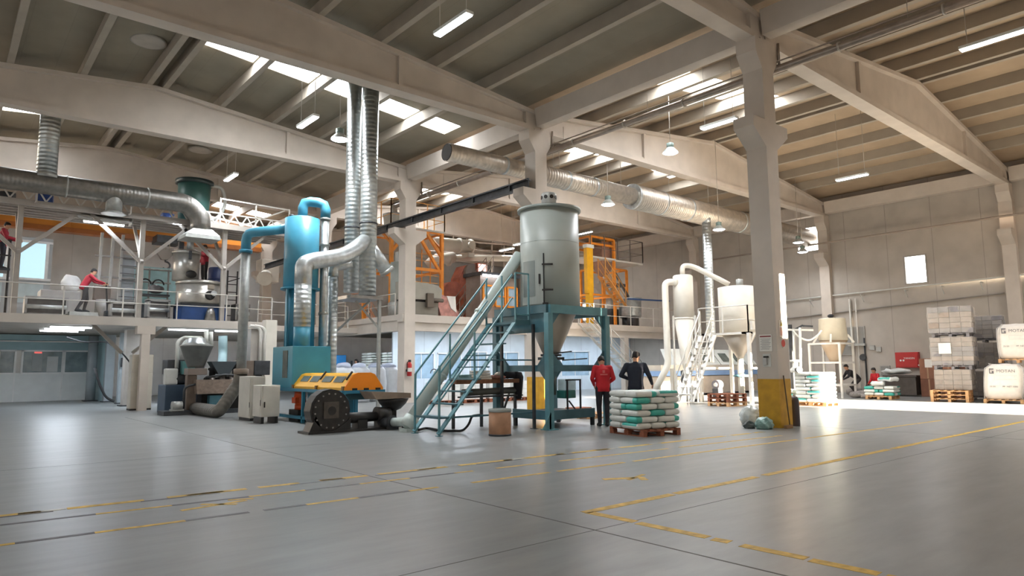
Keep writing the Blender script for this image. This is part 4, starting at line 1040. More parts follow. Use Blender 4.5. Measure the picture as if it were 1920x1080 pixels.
# print on the back of the jacket
mt = Matrix.Rotation(view+R(6)-math.pi/2, 3, 'Z'); bk = V((p1.x, p1.y, 0))+mt @ V((0, -.137, 1.31)); xd = mt @ V((1, 0, 0)); prn = mat('jacket_print', 'd46a6a', .7)
obj('jacket_emblem', MB().bar(bk+V((0, 0, .02))-xd*.03, bk+V((0, 0, .02))+xd*.03, .006, .07), prn, pr)
obj('jacket_print', MB().bar(bk+V((0, 0, -.05))-xd*.09, bk+V((0, 0, -.05))+xd*.09, .006, .03), prn, pr)
p2 = V((12.78, 10.52, 0))
person((p2.x, p2.y, 0), view-R(14), dict(head=(.02, .06, 1.63), neck=(0, .02, 1.49), le=(-.33, -.06, 1.2), lw=(-.14, .2, 1.1), re=(.32, -.05, 1.17), rw=(.36, .2, 1.0), ls=(-.2, 0, 1.43), rs=(.2, 0, 1.43)),
       navy, trous, 'person in a dark navy jacket seen from behind, elbows out, behind the near sacks', (.45, .8, -.35), 1.03)
# two workers by the right wall
p3 = at(1607, 742, Z=0); p3 = V((32.45, 13.85, 0))
person((p3.x, p3.y, 0), R(140), dict(pel=(0, -.18, .78), waist=(0, -.1, .9), chest=(0, .14, 1.06), neck=(0, .27, 1.2), head=(0, .33, 1.34), ls=(-.18, .22, 1.14), rs=(.18, .22, 1.14), le=(-.22, .36, .9), re=(.22, .36, .9), lw=(-.12, .55, .78), rw=(.12, .55, .78), lh=(-.1, -.16, .75), rh=(.1, -.16, .75), lk=(-.12, .14, .46), rk=(.14, .1, .46), la=(-.11, -.1, .09), ra=(.12, -.2, .09), lt=(-.12, .08, .04), rt=(.13, -.03, .04)),
       grey_j, trous_g, 'person in black bending forward over grey scrap near the right wall', (0, .9, -.45), 1.0)
p4 = V((32.75, 12.95, 0))
person((p4.x, p4.y, 0), R(150), dict(pel=(0, 0, .52), waist=(0, .02, .64), chest=(0, .07, .87), neck=(0, .12, 1.04), head=(0, .16, 1.18), ls=(-.185, .1, .99), rs=(.185, .1, .99), le=(-.24, .14, .72), re=(.24, .14, .72), lw=(-.14, .34, .62), rw=(.14, .34, .62), lh=(-.1, .05, .5), rh=(.1, .05, .5), lk=(-.15, .42, .5), rk=(.15, .42, .5), la=(-.14, .45, .09), ra=(.14, .45, .09), lt=(-.15, .62, .04), rt=(.15, .62, .04)),
       red_j, trous_g, 'seated person in a red top beside the low stack of sacks', (.1, .9, -.3), 1.0)
t = thing('stool', 'low dark stool under the seated person in red', 'stool', (p4.x, p4.y, 0))
obj('seat', MB().box((p4.x-.18, p4.y-.18, .37), (p4.x+.18, p4.y+.18, .42), .01), bin_m, t)
for a, b in ((-1, -1), (1, -1), (1, 1), (-1, 1)): obj('leg', MB().bar((p4.x+a*.15, p4.y+b*.15, 0), (p4.x+a*.15, p4.y+b*.15, .37), .04), bin_m, t)
for i, (x, y, s) in enumerate(((31.75, 13.2, .28), (31.2, 13.25, .24), (31.1, 12.85, .18), (33.2, 14.2, .33))):
    one('scrap_heap', MB().ball((x, y, s*.52), s, 1.25, 1.1, .6).jitter(.08, 5), mat('scrap_grey', '8b8480', .8, 0, .2, 9), 'rough grey scrap heap by the bending person, ' + ('foremost', 'leftmost in front', 'under the hands', 'rear')[i], 'scrap', 'scrap heaps by the right wall')
# ---------------------------------------------------------------- work bench under the landing
t = thing('work_bench', 'brown-edged work bench under the stair landing beside the hopper stand', 'bench', (10.2, 13.0, 0))
bw = mat('bench_wood', '8c5c3f', .6, 0, .2, 6, stretch=(8, 1, 1))
obj('top', MB().box((9.5, 13.24, 1.06), (11.55, 13.5, 1.16)), bw, t)
obj('shelf', MB().box((9.7, 13.26, .72), (11.6, 13.5, .76)), dark, t)
for x in (9.55, 10.4, 11.5): obj('leg', MB().bar((x, 13.46, 0), (x, 13.46, 1.06), .06), dark, t)
obj('brace', MB().bar((11.0, 13.46, .1), (11.35, 13.46, .9), .04), dark, t)
one('pipe_roll', MB().cyl((9.75, 13.36, .85), (11.55, 13.36, .87), .085, seg=14), mat('roll_grey', '55564f', .6), 'dark grey pipe lying on the bench shelf', 'pipe')
papm = mat('paper_sack', 'd8d1c6', .7, 0, .07, 6, .1)
for k in range(4): 
    o = obj('folded_sack', MB().box((10.05, 13.25, 1.162+k*.055), (10.58-.02*k, 13.5, 1.212+k*.055), .02).jitter(.008, 9), papm); tag(o, 'folded pale sack in the bench pile, %s' % ORD[k].replace('fourth', 'top one'), 'sack', 'folded sacks on the bench')
for k in range(3):
    o = obj('film_sheet', MB().box((9.55+.03*k, 13.26, 1.165+k*.04), (9.95, 13.49, 1.2+k*.04), .012).jitter(.012, 6), mat('film_teal', '8fb7bb', .4, 0, .1, 5)); tag(o, 'folded bluish film on the bench behind the stair, %s' % ('bottom', 'middle', 'top')[k], 'film', 'folded film on the bench')
one('work_cloth', MB().ball((10.85, 13.38, 1.21), .26, 1.3, .5, .22).jitter(.035, 9), mat('cloth_brown', 'a5776a', .85, 0, .25, 8), 'crumpled brownish cloth on the bench', 'cloth')
one('white_cloth', MB().ball((10.9, 13.37, 1.28), .12, 1.2, .7, .4).jitter(.02, 9), papm, 'small white cloth lying on the brown one', 'cloth')
j = MB().loft([[V((11.2+.34*math.cos(a)*k, 13.37+.1*math.sin(a), z)) for a in [2*math.pi*i/14 for i in range(14)]] for z, k in ((1.17, .8), (1.27, 1), (1.33, .7))]).loft([[V((11.5+.16*math.cos(a)*k, 13.33+.09*math.sin(a), z)) for a in [2*math.pi*i/14 for i in range(14)]] for z, k in ((.66, .5), (.95, .95), (1.2, 1.1), (1.33, .7))])
one('jacket', j.jitter(.03, 6), mat('cloth_black', '1f1d22', .85, 0, .1, 6), 'black jacket thrown over the end of the bench', 'jacket')
# ---------------------------------------------------------------- weighing platform and bag frame under the tank
t = thing('weighing_platform', 'low blue platform on short legs under the tank outlet', 'platform', (11.9, 12.5, 0))
px0, px1, py0, py1 = 11.17, 12.75, 11.85, 13.15
obj('deck', MB().box((px0, py0, .27), (px1, py1, .34)).box((px0, py0-.02, .2), (px1, py0+.03, .42)).box((px0-.02, py0, .2), (px0+.03, py1, .42)), teal_d, t)
obj('mat', MB().box((px0+.1, py0+.1, .34), (px1-.05, py1-.05, .37)), rubber, t)
for x in (px0+.04, px1-.04):
    for y in (py0+.04, py1-.04): obj('leg', MB().bar((x, y, 0), (x, y, .27), .08), dark, t)
t = thing('bag_filler', 'dark frame with a clear and teal bag holder on the blue platform', 'bag frame', (12.5, 12.4, .37))
for x in (12.25, 12.72): obj('post', MB().bar((x, 12.3, .376), (x, 12.3, 1.12), .035), rubber, t)
obj('top_bar', MB().bar((12.2, 12.3, 1.12), (12.74, 12.3, 1.12), .035), rubber, t)
obj('holder', MB().box((12.16, 12.32, .66), (12.58, 12.6, .86), .02), mat('holder_teal', '2f7f78', .5, 0, .15, 4), t)
obj('clear_bag', MB().box((12.18, 12.33, .86), (12.6, 12.58, 1.14), .02), mat('clear_plastic', 'b9cfcd', .25, 0, .1, 5, alpha=.6), t)
obj('strut', MB().bar((12.3, 12.3, .6), (12.48, 12.25, .37), .03), rubber, t)
# hoses on the floor below the stair
t = thing('air_hose', 'dark hose curving on the floor under the stair', 'hose', (9, 12.8, 0))
obj('hose', MB().tube(bend([at(785, 806, Z=.05), at(800, 802, Z=.03), at(830, 808, Z=.03), at(868, 808, Z=.05), at(880, 795, Z=.2), at(884, 780, Z=.38), at(900, 778, Z=.38)], .3, 4), .028, 8), rubber, t)
# pallets lying beyond the stand
p = pallet(1.0, .8, wood_l, 'light wooden pallet on the floor just left of the red-jacketed person'); p.location = at(1105, 783, Z=0); p.rotation_euler = (0, 0, R(5))
p = pallet(.7, .5, wood_r, 'small brown pallet beyond the blue platform'); p.location = at(1085, 772, Z=0)
# column notices, extinguisher and the bits at the yellow column
X0 = XC-.267; Y0 = FR[1]-.267
t = thing('notice_board', 'white notice with a red heading on the side of the yellow-footed column', 'notice', (X0, FR[1], 1.9))
obj('sheet', MB().box((X0-.012, FR[1]-.15, 1.78), (X0, FR[1]+.17, 2.18)), mat('paper', 'e4e0d8', .6, 0, .03), t)
obj('heading', MB().box((X0-.015, FR[1]-.13, 2.12), (X0-.012, FR[1]+.15, 2.15)), mat('heading_red', '8f3a3a', .6), t)
for k in range(9): obj('text_line', MB().box((X0-.014, FR[1]-.12+.02*(k % 3), 2.07-k*.03), (X0-.012, FR[1]+.14-.03*(k % 2), 2.077-k*.03)), ink, t)
t = thing('soap_dispenser', 'white dispenser panel on the side of the yellow-footed column', 'dispenser', (X0, FR[1], 1.45))
obj('plate', MB().box((X0-.012, FR[1]-.1, 1.42), (X0, FR[1]+.1, 1.72)), white_p, t); obj('bottle', MB().box((X0-.07, FR[1]-.02, 1.46), (X0-.012, FR[1]+.08, 1.63), .015), mat('bottle_grey', 'b9b9b7', .4), t); obj('pump', MB().box((X0-.08, FR[1]-.05, 1.63), (X0-.012, FR[1]+.05, 1.67)), black, t)
t = thing('warning_sign', 'pale yellow triangle and notice sign on the lit face of the column', 'sign', (XC, Y0, 2.3))
obj('board', MB().box((XC-.13, Y0-.008, 2.12), (XC+.08, Y0, 2.52)), mat('sign_pale', 'eadfcf', .6), t)
obj('triangle', MB().prism([(XC-.1, Y0-.012, 2.38), (XC+.05, Y0-.012, 2.38), (XC-.025, Y0-.012, 2.5)], (0, .004, 0)), mat('sign_yellow', 'd9b64a', .5), t)
obj('mark', MB().box((XC-.035, Y0-.014, 2.4), (XC-.015, Y0-.012, 2.46)), black, t)
obj('notice', MB().box((XC-.11, Y0-.011, 2.15), (XC+.06, Y0-.008, 2.34)), mat('sign_pink', 'd9a896', .6), t)
t = thing('round_sign', 'round red prohibition sign below the warning sign', 'sign', (XC, Y0, 1.9))
obj('disc', MB().lathe((XC+.02, Y0-.004, 1.97), [(.1, -.004), (.1, .004)], 20, axis=(0, 1, 0)), mat('sign_white', 'efe6e0', .6), t); obj('ring', MB().lathe((XC+.02, Y0-.008, 1.97), [(.09, -.002), (.09, .002)], 20, axis=(0, 1, 0)), mat('sign_red', 'cf4b40', .5), t)
t = thing('broom', 'thin dark broom handle leaning on the yellow foot of the column', 'broom', (15.4, 8.0, 0))
b0, b1 = at(1481, 801, Y=8.0), at(1469, 704, Y=8.12)
obj('handle', MB().cyl((b0.x, b0.y, .08), b1, .014, seg=8), mat('handle_dark', '5a4a38', .7), t); obj('head', MB().box((b0.x-.2, b0.y-.04, 0), (b0.x+.08, b0.y+.04, .08), .01), mat('broom_brown', '8f6f4a', .8), t)
g0 = at(1489, 799, Z=0)
t = thing('gas_cylinder', 'dark upright cylinder standing behind the yellow-footed column', 'cylinder', (15.88, 8.25, 0))
gc = V((15.86, 8.2, 0)); obj('body', MB().lathe(gc, [(.1, 0), (.105, .02), (.105, .6), (.08, .68), (.03, .71)], 18), mat('cylinder_dark', '4a4040', .5), t); obj('valve', MB().lathe(gc, [(.025, .7), (.03, .76)], 10), galv, t)
bagm = mat('clear_bag_white', 'c3cbc9', .25, 0, .15, 7, .3, alpha=.8)
gb = mat('clear_bag_green', '7f9f97', .3, 0, .25, 7, .3)
for i, (px_, py_, r, sx, sz, m_, l) in enumerate(((1417, 797, .27, 1.05, 1.1, bagm, 'clear crumpled plastic bag heaped by the yellow column'), (1433, 804, .2, 1.1, .85, gb, 'greenish plastic bag at the foot of the yellow column'), (1405, 803, .13, 1.2, .8, mat('bag_dark', '4d5654', .4, 0, .15), 'small dark bag leftmost by the yellow column'))):
    p = at(px_, py_, Z=0)
    if i == 0: p = p+V((.2, .22, 0))
    b_ = MB().ball((p.x, p.y, 0), r, sx, 1, sz, 4)
    for v in b_.bm.verts:
        d = noise.noise_vector(v.co*9)*.05+noise.noise_vector(v.co*22)*.02; v.co += d
        v.co.z = max(.0, v.co.z+r*sz*.55)
    one('plastic_bag', b_, m_, l, 'bag', 'bags by the yellow column')
# fire extinguisher on the third column
Y3 = FR[3]-.267; ex = XC-.08
t = thing('fire_extinguisher', 'red fire extinguisher hung on the third column', 'extinguisher', (ex, Y3-.12, 1.1))
obj('body', MB().lathe((ex, Y3-.13, 0), [(.08, 1.12), (.1, 1.14), (.1, 1.6), (.05, 1.7)], 18), red, t); obj('label', MB().lathe((ex, Y3-.13, 0), [(.102, 1.3), (.102, 1.46)], 18, capb=False, capt=False), mat('paper', 'e4e0d8', .6), t); obj('valve', MB().box((ex-.04, Y3-.16, 1.7), (ex+.06, Y3-.1, 1.8)), black, t); obj('hose', MB().tube(bend([(ex, Y3-.13, 1.76), (ex-.12, Y3-.15, 1.7), (ex-.13, Y3-.15, 1.3)], .06), .015, 8), black, t); obj('bracket', MB().box((ex-.1, Y3-.03, 1.3), (ex+.1, Y3+.0, 1.4)), dark, t)
# ---------------------------------------------------------------- cyclone and second tank in the sun
cream = mat('cream_paint', 'd6d0c4', .45, 0, .05, 2)
wsteel = mat('white_steel', 'd2cec6', .5, 0, .06, 4)
def railing(t, pts, z0, h=1.05, m=wsteel, posts=1.3, mid=.5, r=.02):
    for a, b in zip(pts[:-1], pts[1:]):
        a, b = V((a[0], a[1], z0)), V((b[0], b[1], z0)); L = (b-a).length; n = max(1, round(L/posts))
        for k in range(n+1): p = a+(b-a)*k/n; obj('rail_post', MB().bar(p, p+V((0, 0, h)), r*2), m, t)
        obj('rail', MB().cyl(a+V((0, 0, h)), b+V((0, 0, h)), r, seg=8), m, t)
        obj('rail', MB().cyl(a+V((0, 0, mid)), b+V((0, 0, mid)), r*.8, seg=8), m, t)
def stair(name, a, b, wvec, n, label, m, rail=True, mt=None):
    a, b, wv = V(a), V(b), V(wvec); t = thing(name, label, 'stair', (a.x, a.y, min(a.z, b.z)))
    up = V((0, 0, 1))
    for o_ in (V((0, 0, 0)), wv):
        obj('stringer', MB().bar(a+o_, b+o_, .04, .18, wv), m, t)
        if rail:
            h = MB().cyl(a+o_+up, b+o_+up, .022, seg=8).cyl(a+o_+up*.5, b+o_+up*.5, .018, seg=8)
            for k in range(4): p = a+o_+(b-a)*k/3; h.bar(p, p+up, .035)
            obj('handrail', h, m, t)
    fw = V((b.x-a.x, b.y-a.y, 0)).normalized()*.12
    for k in range(1, n): p = a+(b-a)*k/n; obj('tread', MB().prism([p-fw, p+fw, p+fw+wv, p-fw+wv], (0, 0, .03)), mt or m, t)
    return t
CYC = V((23.5, 16.7, 0))
t = thing('cyclone', 'cream cyclone separator with a long cone beside the second tank', 'cyclone', CYC)
obj('shell', MB().lathe(CYC, [(.41, 3.4), (.41, 5.15), (.36, 5.2), (.06, 5.22)], 32), cream, t)
obj('cone', MB().lathe(CYC, [(.1, 1.3), (.14, 1.5), (.41, 3.4)], 32), cream, t)
obj('seam', MB().lathe(CYC, [(.415, 3.36), (.43, 3.37), (.43, 3.42), (.415, 3.43)], 32), cream, t)
obj('dust_bin', MB().lathe(CYC, [(.2, .75), (.22, .8), (.22, 1.25), (.12, 1.3)], 20), dark, t)
for k in range(3):
    a = k*2.1+.6; p = V((math.cos(a)*.5, math.sin(a)*.5, 0)); obj('leg', MB().bar(CYC+p, CYC+p+V((0, 0, 3.5)), .06).bar(CYC+p+V((0, 0, 3.4)), CYC+p*.8+V((0, 0, 3.4)), .06), wsteel, t)
T2 = V((24.8, 15.0, 0))
t = thing('transfer_duct', 'pale gooseneck pipe from the cyclone top down to the second tank', 'pipe', CYC+V((0, 0, 5.2)))
obj('pipe', MB().tube(bend([CYC+V((0, 0, 5.2)), CYC+V((0, 0, 5.62)), CYC+V((.3, -.25, 5.6)), T2+V((-.5, .5, 4.98)), T2+V((-.25, .2, 4.75))], .25), .105, 14), cream, t)
e1 = at(1268, 528, Y=16.7); 
q = [V((CYC.x-.35, CYC.y+.05, 4.9)), V((CYC.x-.75, CYC.y+.35, 4.9)), V((CYC.x-.72, CYC.y+.35, 1.5)), at(1222, 745, Y=17.6)]
t = thing('feed_pipe', 'white feed pipe running up to the cyclone with a bend at both ends', 'pipe', (q[1].x, q[1].y, 0))
obj('pipe', MB().tube(bend(q, .22), .135, 16), cream, t); obj('collar', MB().cyl(q[0]-V((.12, -.1, 0)), q[0]+V((.02, 0, 0)), .16, seg=16), cream, t)
obj('prop', MB().bar((q[2].x+.25, q[2].y, 0), (q[2].x+.25, q[2].y, 1.35), .12), cream, t)
t = thing('silo_tank', 'cream round tank with cone and railed deck, in sunlight left of the yellow column', 'tank', T2)
obj('shell', MB().lathe(T2, [(.76, 2.72), (.76, 4.62), (.5, 4.66), (.05, 4.68)], 40), cream, t)
obj('cone', MB().lathe(T2, [(.13, 1.75), (.16, 1.82), (.7, 2.74)], 40), cone_m, t)
obj('outlet', MB().lathe(T2, [(.12, .25), (.12, 1.76)], 18), cream, t)
obj('vent', MB().lathe(T2+V((.05, -.1, 0)), [(.14, 4.6), (.14, 4.95), (.05, 4.97)], 18), galv_dull, t)
obj('hatch', tank_panel.__call__(R(190), R(215), 2.9, 3.3, .78, .04) if False else MB().box((T2.x-.35, T2.y-.82, 2.85), (T2.x-.05, T2.y-.7, 3.2), .02), wsteel, t)
obj('bag_clamp', MB().lathe(T2, [(.3, 1.0), (.32, 1.02), (.32, 1.08), (.12, 1.1)], 18), teal_d, t)
t = thing('tank_platform', 'white steel platform on posts around the cream tank', 'platform', T2)
DX0, DX1, DY0, DY1 = T2.x-1.15, T2.x+1.1, T2.y-1.1, T2.y+1.1
obj('deck', MB().box((DX0, DY0, 2.66), (DX1, DY0+.3, 2.74)).box((DX0, DY1-.3, 2.66), (DX1, DY1, 2.74)).box((DX0, DY0, 2.66), (DX0+.3, DY1, 2.74)).box((DX1-.3, DY0, 2.66), (DX1, DY1, 2.74)), wsteel, t)
for x in (DX0, DX1):
    for y in (DY0, DY1):
        obj('leg', MB().bar((x, y, 0), (x, y, 2.7), .12), wsteel, t)
        obj('brace', MB().bar((x, y, 2.2), (x+(.4 if x < T2.x else -.4), y, 2.68), .06), wsteel, t)
obj('tie_beam', MB().bar((DX0, DY0, 1.35), (DX1, DY0, 1.35), .07).bar((DX0, DY1, 1.35), (DX1, DY1, 1.35), .07), wsteel, t)
railing(t, [(DX0, DY1), (DX0, DY0), (DX1, DY0), (DX1, DY1)], 2.72)
stair('tank_stair', (DX0-1.75, 15.35, .1), (DX0-.05, 15.35, 2.65), (0, .65, 0), 10, 'white steel stair climbing to the deck of the cream tank', wsteel)
RS = at(1328, 500, Y=17.35)
t = thing('spiral_riser', 'slim spiral duct hanging from the big round duct beside the cream tank', 'duct', (RS.x, RS.y, 3))
obj('riser', MB().lathe((RS.x, RS.y, 0), [(.2, 2.9), (.2, 7.95)], 22), duct_v, t); obj('elbow', MB().tube(bend([(RS.x, RS.y, 7.9), (RS.x, RS.y, 8.2), (RS.x+.1, RS.y+.2, 8.4)], .15), .2, 16), galv, t)
obj('lower_pipe', MB().tube([(RS.x, RS.y, 2.95), (RS.x-.15, RS.y-.1, 1.6)], .1, 14), galv, t)
# long pale machine behind
t = thing('extruder_line', 'long pale machine with small windows and a blue stripe behind the cream tank', 'machine', (30, 20.2, 0))
pale = mat('machine_pale', 'c9ccc8', .45, 0, .04, 2)
obj('base', MB().box((26.0, 19.9, .1), (34.5, 21, .95)), mat('machine_base', 'b3a596', .6, 0, .08, 3), t)
obj('stripe', MB().box((25.95, 19.86, .98), (34.55, 21, 1.22)), mat('machine_blue', '7f9cc4', .5, 0, .05), t)
obj('body', MB().box((26.0, 19.88, 1.22), (34.5, 21, 1.5)), mat('machine_tan', 'b8b0a4', .5), t)
obj('cover', MB().prism([(27.2, 19.86, 1.5), (34.5, 19.86, 1.5), (34.5, 20.5, 2.3), (27.6, 20.5, 2.3)], (0, .6, 0)), pale, t)
for x in (28.3, 29.6, 31.4, 32.6): obj('window', MB().prism([(x, 19.97, 1.66), (x+.7, 19.97, 1.66), (x+.7, 20.32, 2.1), (x, 20.32, 2.1)], (0, -.012, .004)), glass_d, t)
for x in (29.1, 31.0, 33.4): obj('joint', MB().bar((x, 19.86, 1.5), (x, 20.49, 2.3), .025), dark, t)
for x in (26.3, 28.6, 31, 33.8): obj('foot', MB().box((x, 19.95, 0), (x+.2, 20.9, .1)), dark, t)
# pallets, drum and fan in the sun
for k in range(3): p = pallet(1.1, .9, wood_r if k else wood_l, 'red-brown wooden pallet in the sun below the cream tank, %s of three' % ('bottom', 'middle', 'top')[k]); p.location = (22.15, 14.0, k*.15); p.rotation_euler = (0, 0, R(-4))
t = thing('white_drum', 'white drum with dark base left of the red-brown pallets', 'drum', (21.55, 14.85, 0))
dcn = at(1303, 753, Z=0); obj('body', MB().lathe((dcn.x, dcn.y, 0), [(.2, .1), (.21, .14), (.21, .58), (.17, .62), (.05, .62)], 20), white_p, t); obj('base', MB().lathe((dcn.x, dcn.y, 0), [(.22, 0), (.22, .12)], 20), dark, t)
fp = at(1345, 735, Y=17.2)
t = thing('motor_fan', 'small dark motor on a stand under the cream tank deck', 'motor', (fp.x, fp.y, 0))
obj('body', MB().cyl((fp.x-.12, fp.y, .62), (fp.x+.2, fp.y, .62), .2, seg=16), mat('motor_grey', '6f6b70', .5, .2, .1), t); obj('stand', MB().box((fp.x-.15, fp.y-.15, 0), (fp.x+.2, fp.y+.15, .45)), dark, t); obj('hub', MB().cyl((fp.x-.16, fp.y, .62), (fp.x-.12, fp.y, .62), .08, seg=12), white_p, t)
sack_pallet(V((24.85, 13.05, 0)), R(88), 3, 'low sunlit stack', wood_l, 'sacks below the cream tank', seed=12, kinds=[2, 3])
# ---------------------------------------------------------------- small hopper on a frame by the wall
HB = V((31.1, 14.2, 0))
t = thing('small_hopper', 'small cream hopper on a white square frame near the right wall', 'hopper', HB)
a = .68
for x in (-a, a):
    for y in (-a, a): obj('leg', MB().bar(HB+V((x, y, 0)), HB+V((x, y, 2.42)), .09), wsteel, t)
for z in (2.4, 1.55, .55):
    for p, q_ in (((-a, -a), (a, -a)), ((a, -a), (a, a)), ((a, a), (-a, a)), ((-a, a), (-a, -a))): obj('frame_beam', MB().bar(HB+V((*p, z)), HB+V((*q_, z)), .08), wsteel, t)
hc = HB+V((0, -.12, 0))
obj('shell', MB().lathe(hc, [(.62, 2.55), (.56, 3.5), (.58, 3.52), (.5, 3.56), (.05, 3.58)], 32), mat('hopper_cream', 'cfc7b4', .5, 0, .05), t)
obj('cone', MB().lathe(hc, [(.2, 1.6), (.24, 1.7), (.6, 2.56)], 32), mat('hopper_tan', 'c0a98e', .5, 0, .05), t)
for k in range(4): b = k*1.57+.3; obj('lug', MB().bar(hc+V((math.cos(b)*.6, math.sin(b)*.6, 2.8)), hc+V((math.cos(b)*.85, math.sin(b)*.85, 2.44)), .08), cream, t)
obj('knob', MB().ball(hc+V((-.1, 0, 3.66)), .13, 1.4, 1, .7), dark, t)
# lifting arm stand with a hanging hose
LA = at(1490, 700, X=25.6)
t = thing('lifting_arm', 'white lifting arm stand with dangling hose right of the yellow column', 'lifting arm', (25.6, LA.y, 0))
A0, A1 = at(1470, 618, X=25.6), at(1525, 619, X=26.2)
obj('arm', MB().bar(A0, A1, .07), wsteel, t)
for q0_, q1_ in (((1488, 620), (1490, 690)), ((1500, 614), (1501, 690))):
    obj('lift_tube', MB().cyl(at(*q0_, X=25.8), at(*q1_, X=25.8), .05, seg=10), white_p, t)
obj('mast', MB().bar((25.9, A0.y-.1, 0), (25.9, A0.y-.1, A0.z+.2), .11), dark, t)
obj('hose', MB().tube(bend([at(1486, 619, X=25.7), at(1497, 632, X=25.8), at(1517, 640, X=26), at(1534, 628, X=26.4), at(1540, 620, X=26.6)], .6, 5), .035, 8), white_p, t)
obj('trolley', MB().bar(at(1490, 618, X=26.0), at(1505, 610, X=26.0), .06).bar(at(1505, 611, X=26.0), at(1524, 612, X=26.2), .07), dark, t)
# hatches and fittings on the right wall
hg = mat('hatch_grey', '86847f', .6, 0, .06)
for y0, y1, z0, z1, l in ((15.0, 15.9, 2.55, 3.4, 'upper grey hatch on the right wall'), (15.6, 16.3, 2.0, 2.5, 'lower grey hatch on the right wall'), (13.9, 14.3, .9, 1.35, 'small dark hatch low on the right wall behind the hopper frame')):
    t = thing('wall_hatch', l, 'hatch', (XW-.03, (y0+y1)/2, z0), 'hatches on the right wall'); obj('panel', MB().box((XW-.05, y0, z0), (XW-.0, y1, z1)), hg, t); obj('frame', MB().box((XW-.06, y0-.04, z1), (XW, y1+.04, z1+.04)).box((XW-.06, y0-.04, z0-.04), (XW, y0, z1)).box((XW-.06, y1, z0-.04), (XW, y1+.04, z1)).box((XW-.06, y0-.04, z0-.04), (XW, y1+.04, z0)), mat('hatch_frame', 'a09c96', .6), t)
t = thing('wall_riser', 'pair of pale upright pipes on the right wall beside the small hopper', 'pipe', (XW-.1, 15.0, 0))
for px_ in (1598, 1609): 
    p = at(px_, 640, X=XW-.12); obj('riser', MB().cyl((XW-.12, p.y, 0), (XW-.12, p.y, 4.9), .05 if px_ < 1600 else .03, seg=10), wsteel, t)
p = at(1604, 645, X=XW-.15); obj('junction', MB().box((XW-.25, p.y-.5, p.z-.1), (XW-.1, p.y+.35, p.z+.02)), galv_dull, t)
p = at(1618, 670, X=XW-.1); t = thing('wall_gauge', 'dark gauge on an upright pipe by the bending person', 'gauge', p); obj('dial', MB().lathe(p, [(.16, -.06), (.18, 0), (.16, .06)], 16, axis=(1, 0, 0)), dark, t); obj('pipe', MB().cyl((XW-.06, p.y-.1, .2), (XW-.06, p.y-.1, p.z+1.0), .04, seg=8), dark, t)
for k, (px_, py_) in enumerate(((1636, 652), (1648, 655))): p = at(px_, py_, X=XW-.03); one('socket_box', MB().box((XW-.08, p.y-.12, p.z-.12), (XW, p.y+.12, p.z+.12), .01), galv_dull, ('grey socket box left of the red cabinet, the left one', 'grey socket box left of the red cabinet, the one nearer it')[k], 'socket', 'sockets on the right wall')
# ---------------------------------------------------------------- right mezzanine
ME = 25.06; MZ = 3.75
mez = MB()
mez.box((15.0, ME-.2, 3.42), (XW-.3, ME+.25, MZ)); mez.box((15.0, ME+.25, 3.5), (XW-.05, 41, MZ-.02))
struct('slab_mezzanine', mez, concrete)
struct('beam_mezzanine', MB().box((15.6, ME-.1, 3.05), (XW-.35, ME+.2, 3.42)), concrete)
struct('beam_mezzanine', MB().box((15.06, ME+.3, 3.05), (15.5, 41, MZ)), concrete)
for x in (22.4, 29.6): struct('column_mezzanine', MB().box((x-.18, ME-.12, 0), (x+.18, ME+.2, 3.05)), concrete)
part = sheet_mat('partition_panel', 'c9d3da', 0, 1.5, .75, .5, .3, .02)
PYY = 30.6
pw = MB(); opens = [(18.9, 20.4, .9, 2.2), (20.7, 22.2, .9, 2.2), (22.9, 24.0, 0, 2.3), (24.6, 26.4, .9, 2.3), (27.2, 28.4, 0, 2.3), (30.0, 32.5, .9, 2.4)]
cur = 17.9
for a_, b_, z0, z1 in opens:
    pw.box((cur, PYY, 0), (a_, PYY+.1, 3.45)); pw.box((a_, PYY, z1), (b_, PYY+.1, 3.45))
    if z0: pw.box((a_, PYY, 0), (b_, PYY+.1, z0))
    cur = b_
pw.box((cur, PYY, 0), (XW-.05, PYY+.1, 3.45)); struct('partition', pw, part)
wfm = mat('partition_frame', 'e4e6e6', .5); gl = mat('partition_glass', '9fb9cb', .12, 0, .1, 2)
for k, (a_, b_, z0, z1) in enumerate(opens):
    f = MB().box((a_-.06, PYY-.03, z0), (a_, PYY, z1+.06)).box((b_, PYY-.03, z0), (b_+.06, PYY, z1+.06)).box((a_-.06, PYY-.03, z1), (b_+.06, PYY, z1+.06)).box(((a_+b_)/2-.02, PYY+.02, z0), ((a_+b_)/2+.02, PYY+.06, z1))
    w_ = struct(('door_%d' if z0 == 0 else 'window_%d') % (k+3), f, wfm); obj('pane', MB().box((a_, PYY+.06, z0), (b_, PYY+.08, z1)), gl, w_)
def batten(p, L, label, dirx=True, group='tube lamps under the mezzanines', w=90):
    t = thing('tube_lamp', label, 'lamp', p, group); d = V((L/2, 0, 0)) if dirx else V((0, L/2, 0)); p = V(p)
    obj('tray', MB().bar(p-d+V((0, 0, .05)), p+d+V((0, 0, .05)), .14, .05), lamp_w, t); obj('tube', MB().cyl(p-d*.97, p+d*.97, .035, seg=8), tube_m, t)
    dd = bpy.data.lights.new('lamp_light', 'AREA'); dd.shape = 'RECTANGLE'; dd.size = L if dirx else .5; dd.size_y = .5 if dirx else L; dd.energy = w; dd.color = (.78, .88, 1); o = bpy.data.objects.new('lamp_light', dd); COL.objects.link(o); o.parent = t; o.location = (0, 0, -.06)
for k, x in enumerate((17.8, 20.6, 24.8, 29.2, 33.0)): batten((x, 28.2, 3.42), 1.8, 'tube lamp under the right mezzanine, %s from the third column' % ('first', 'second', 'third', 'fourth', 'last')[k], True, w=130)
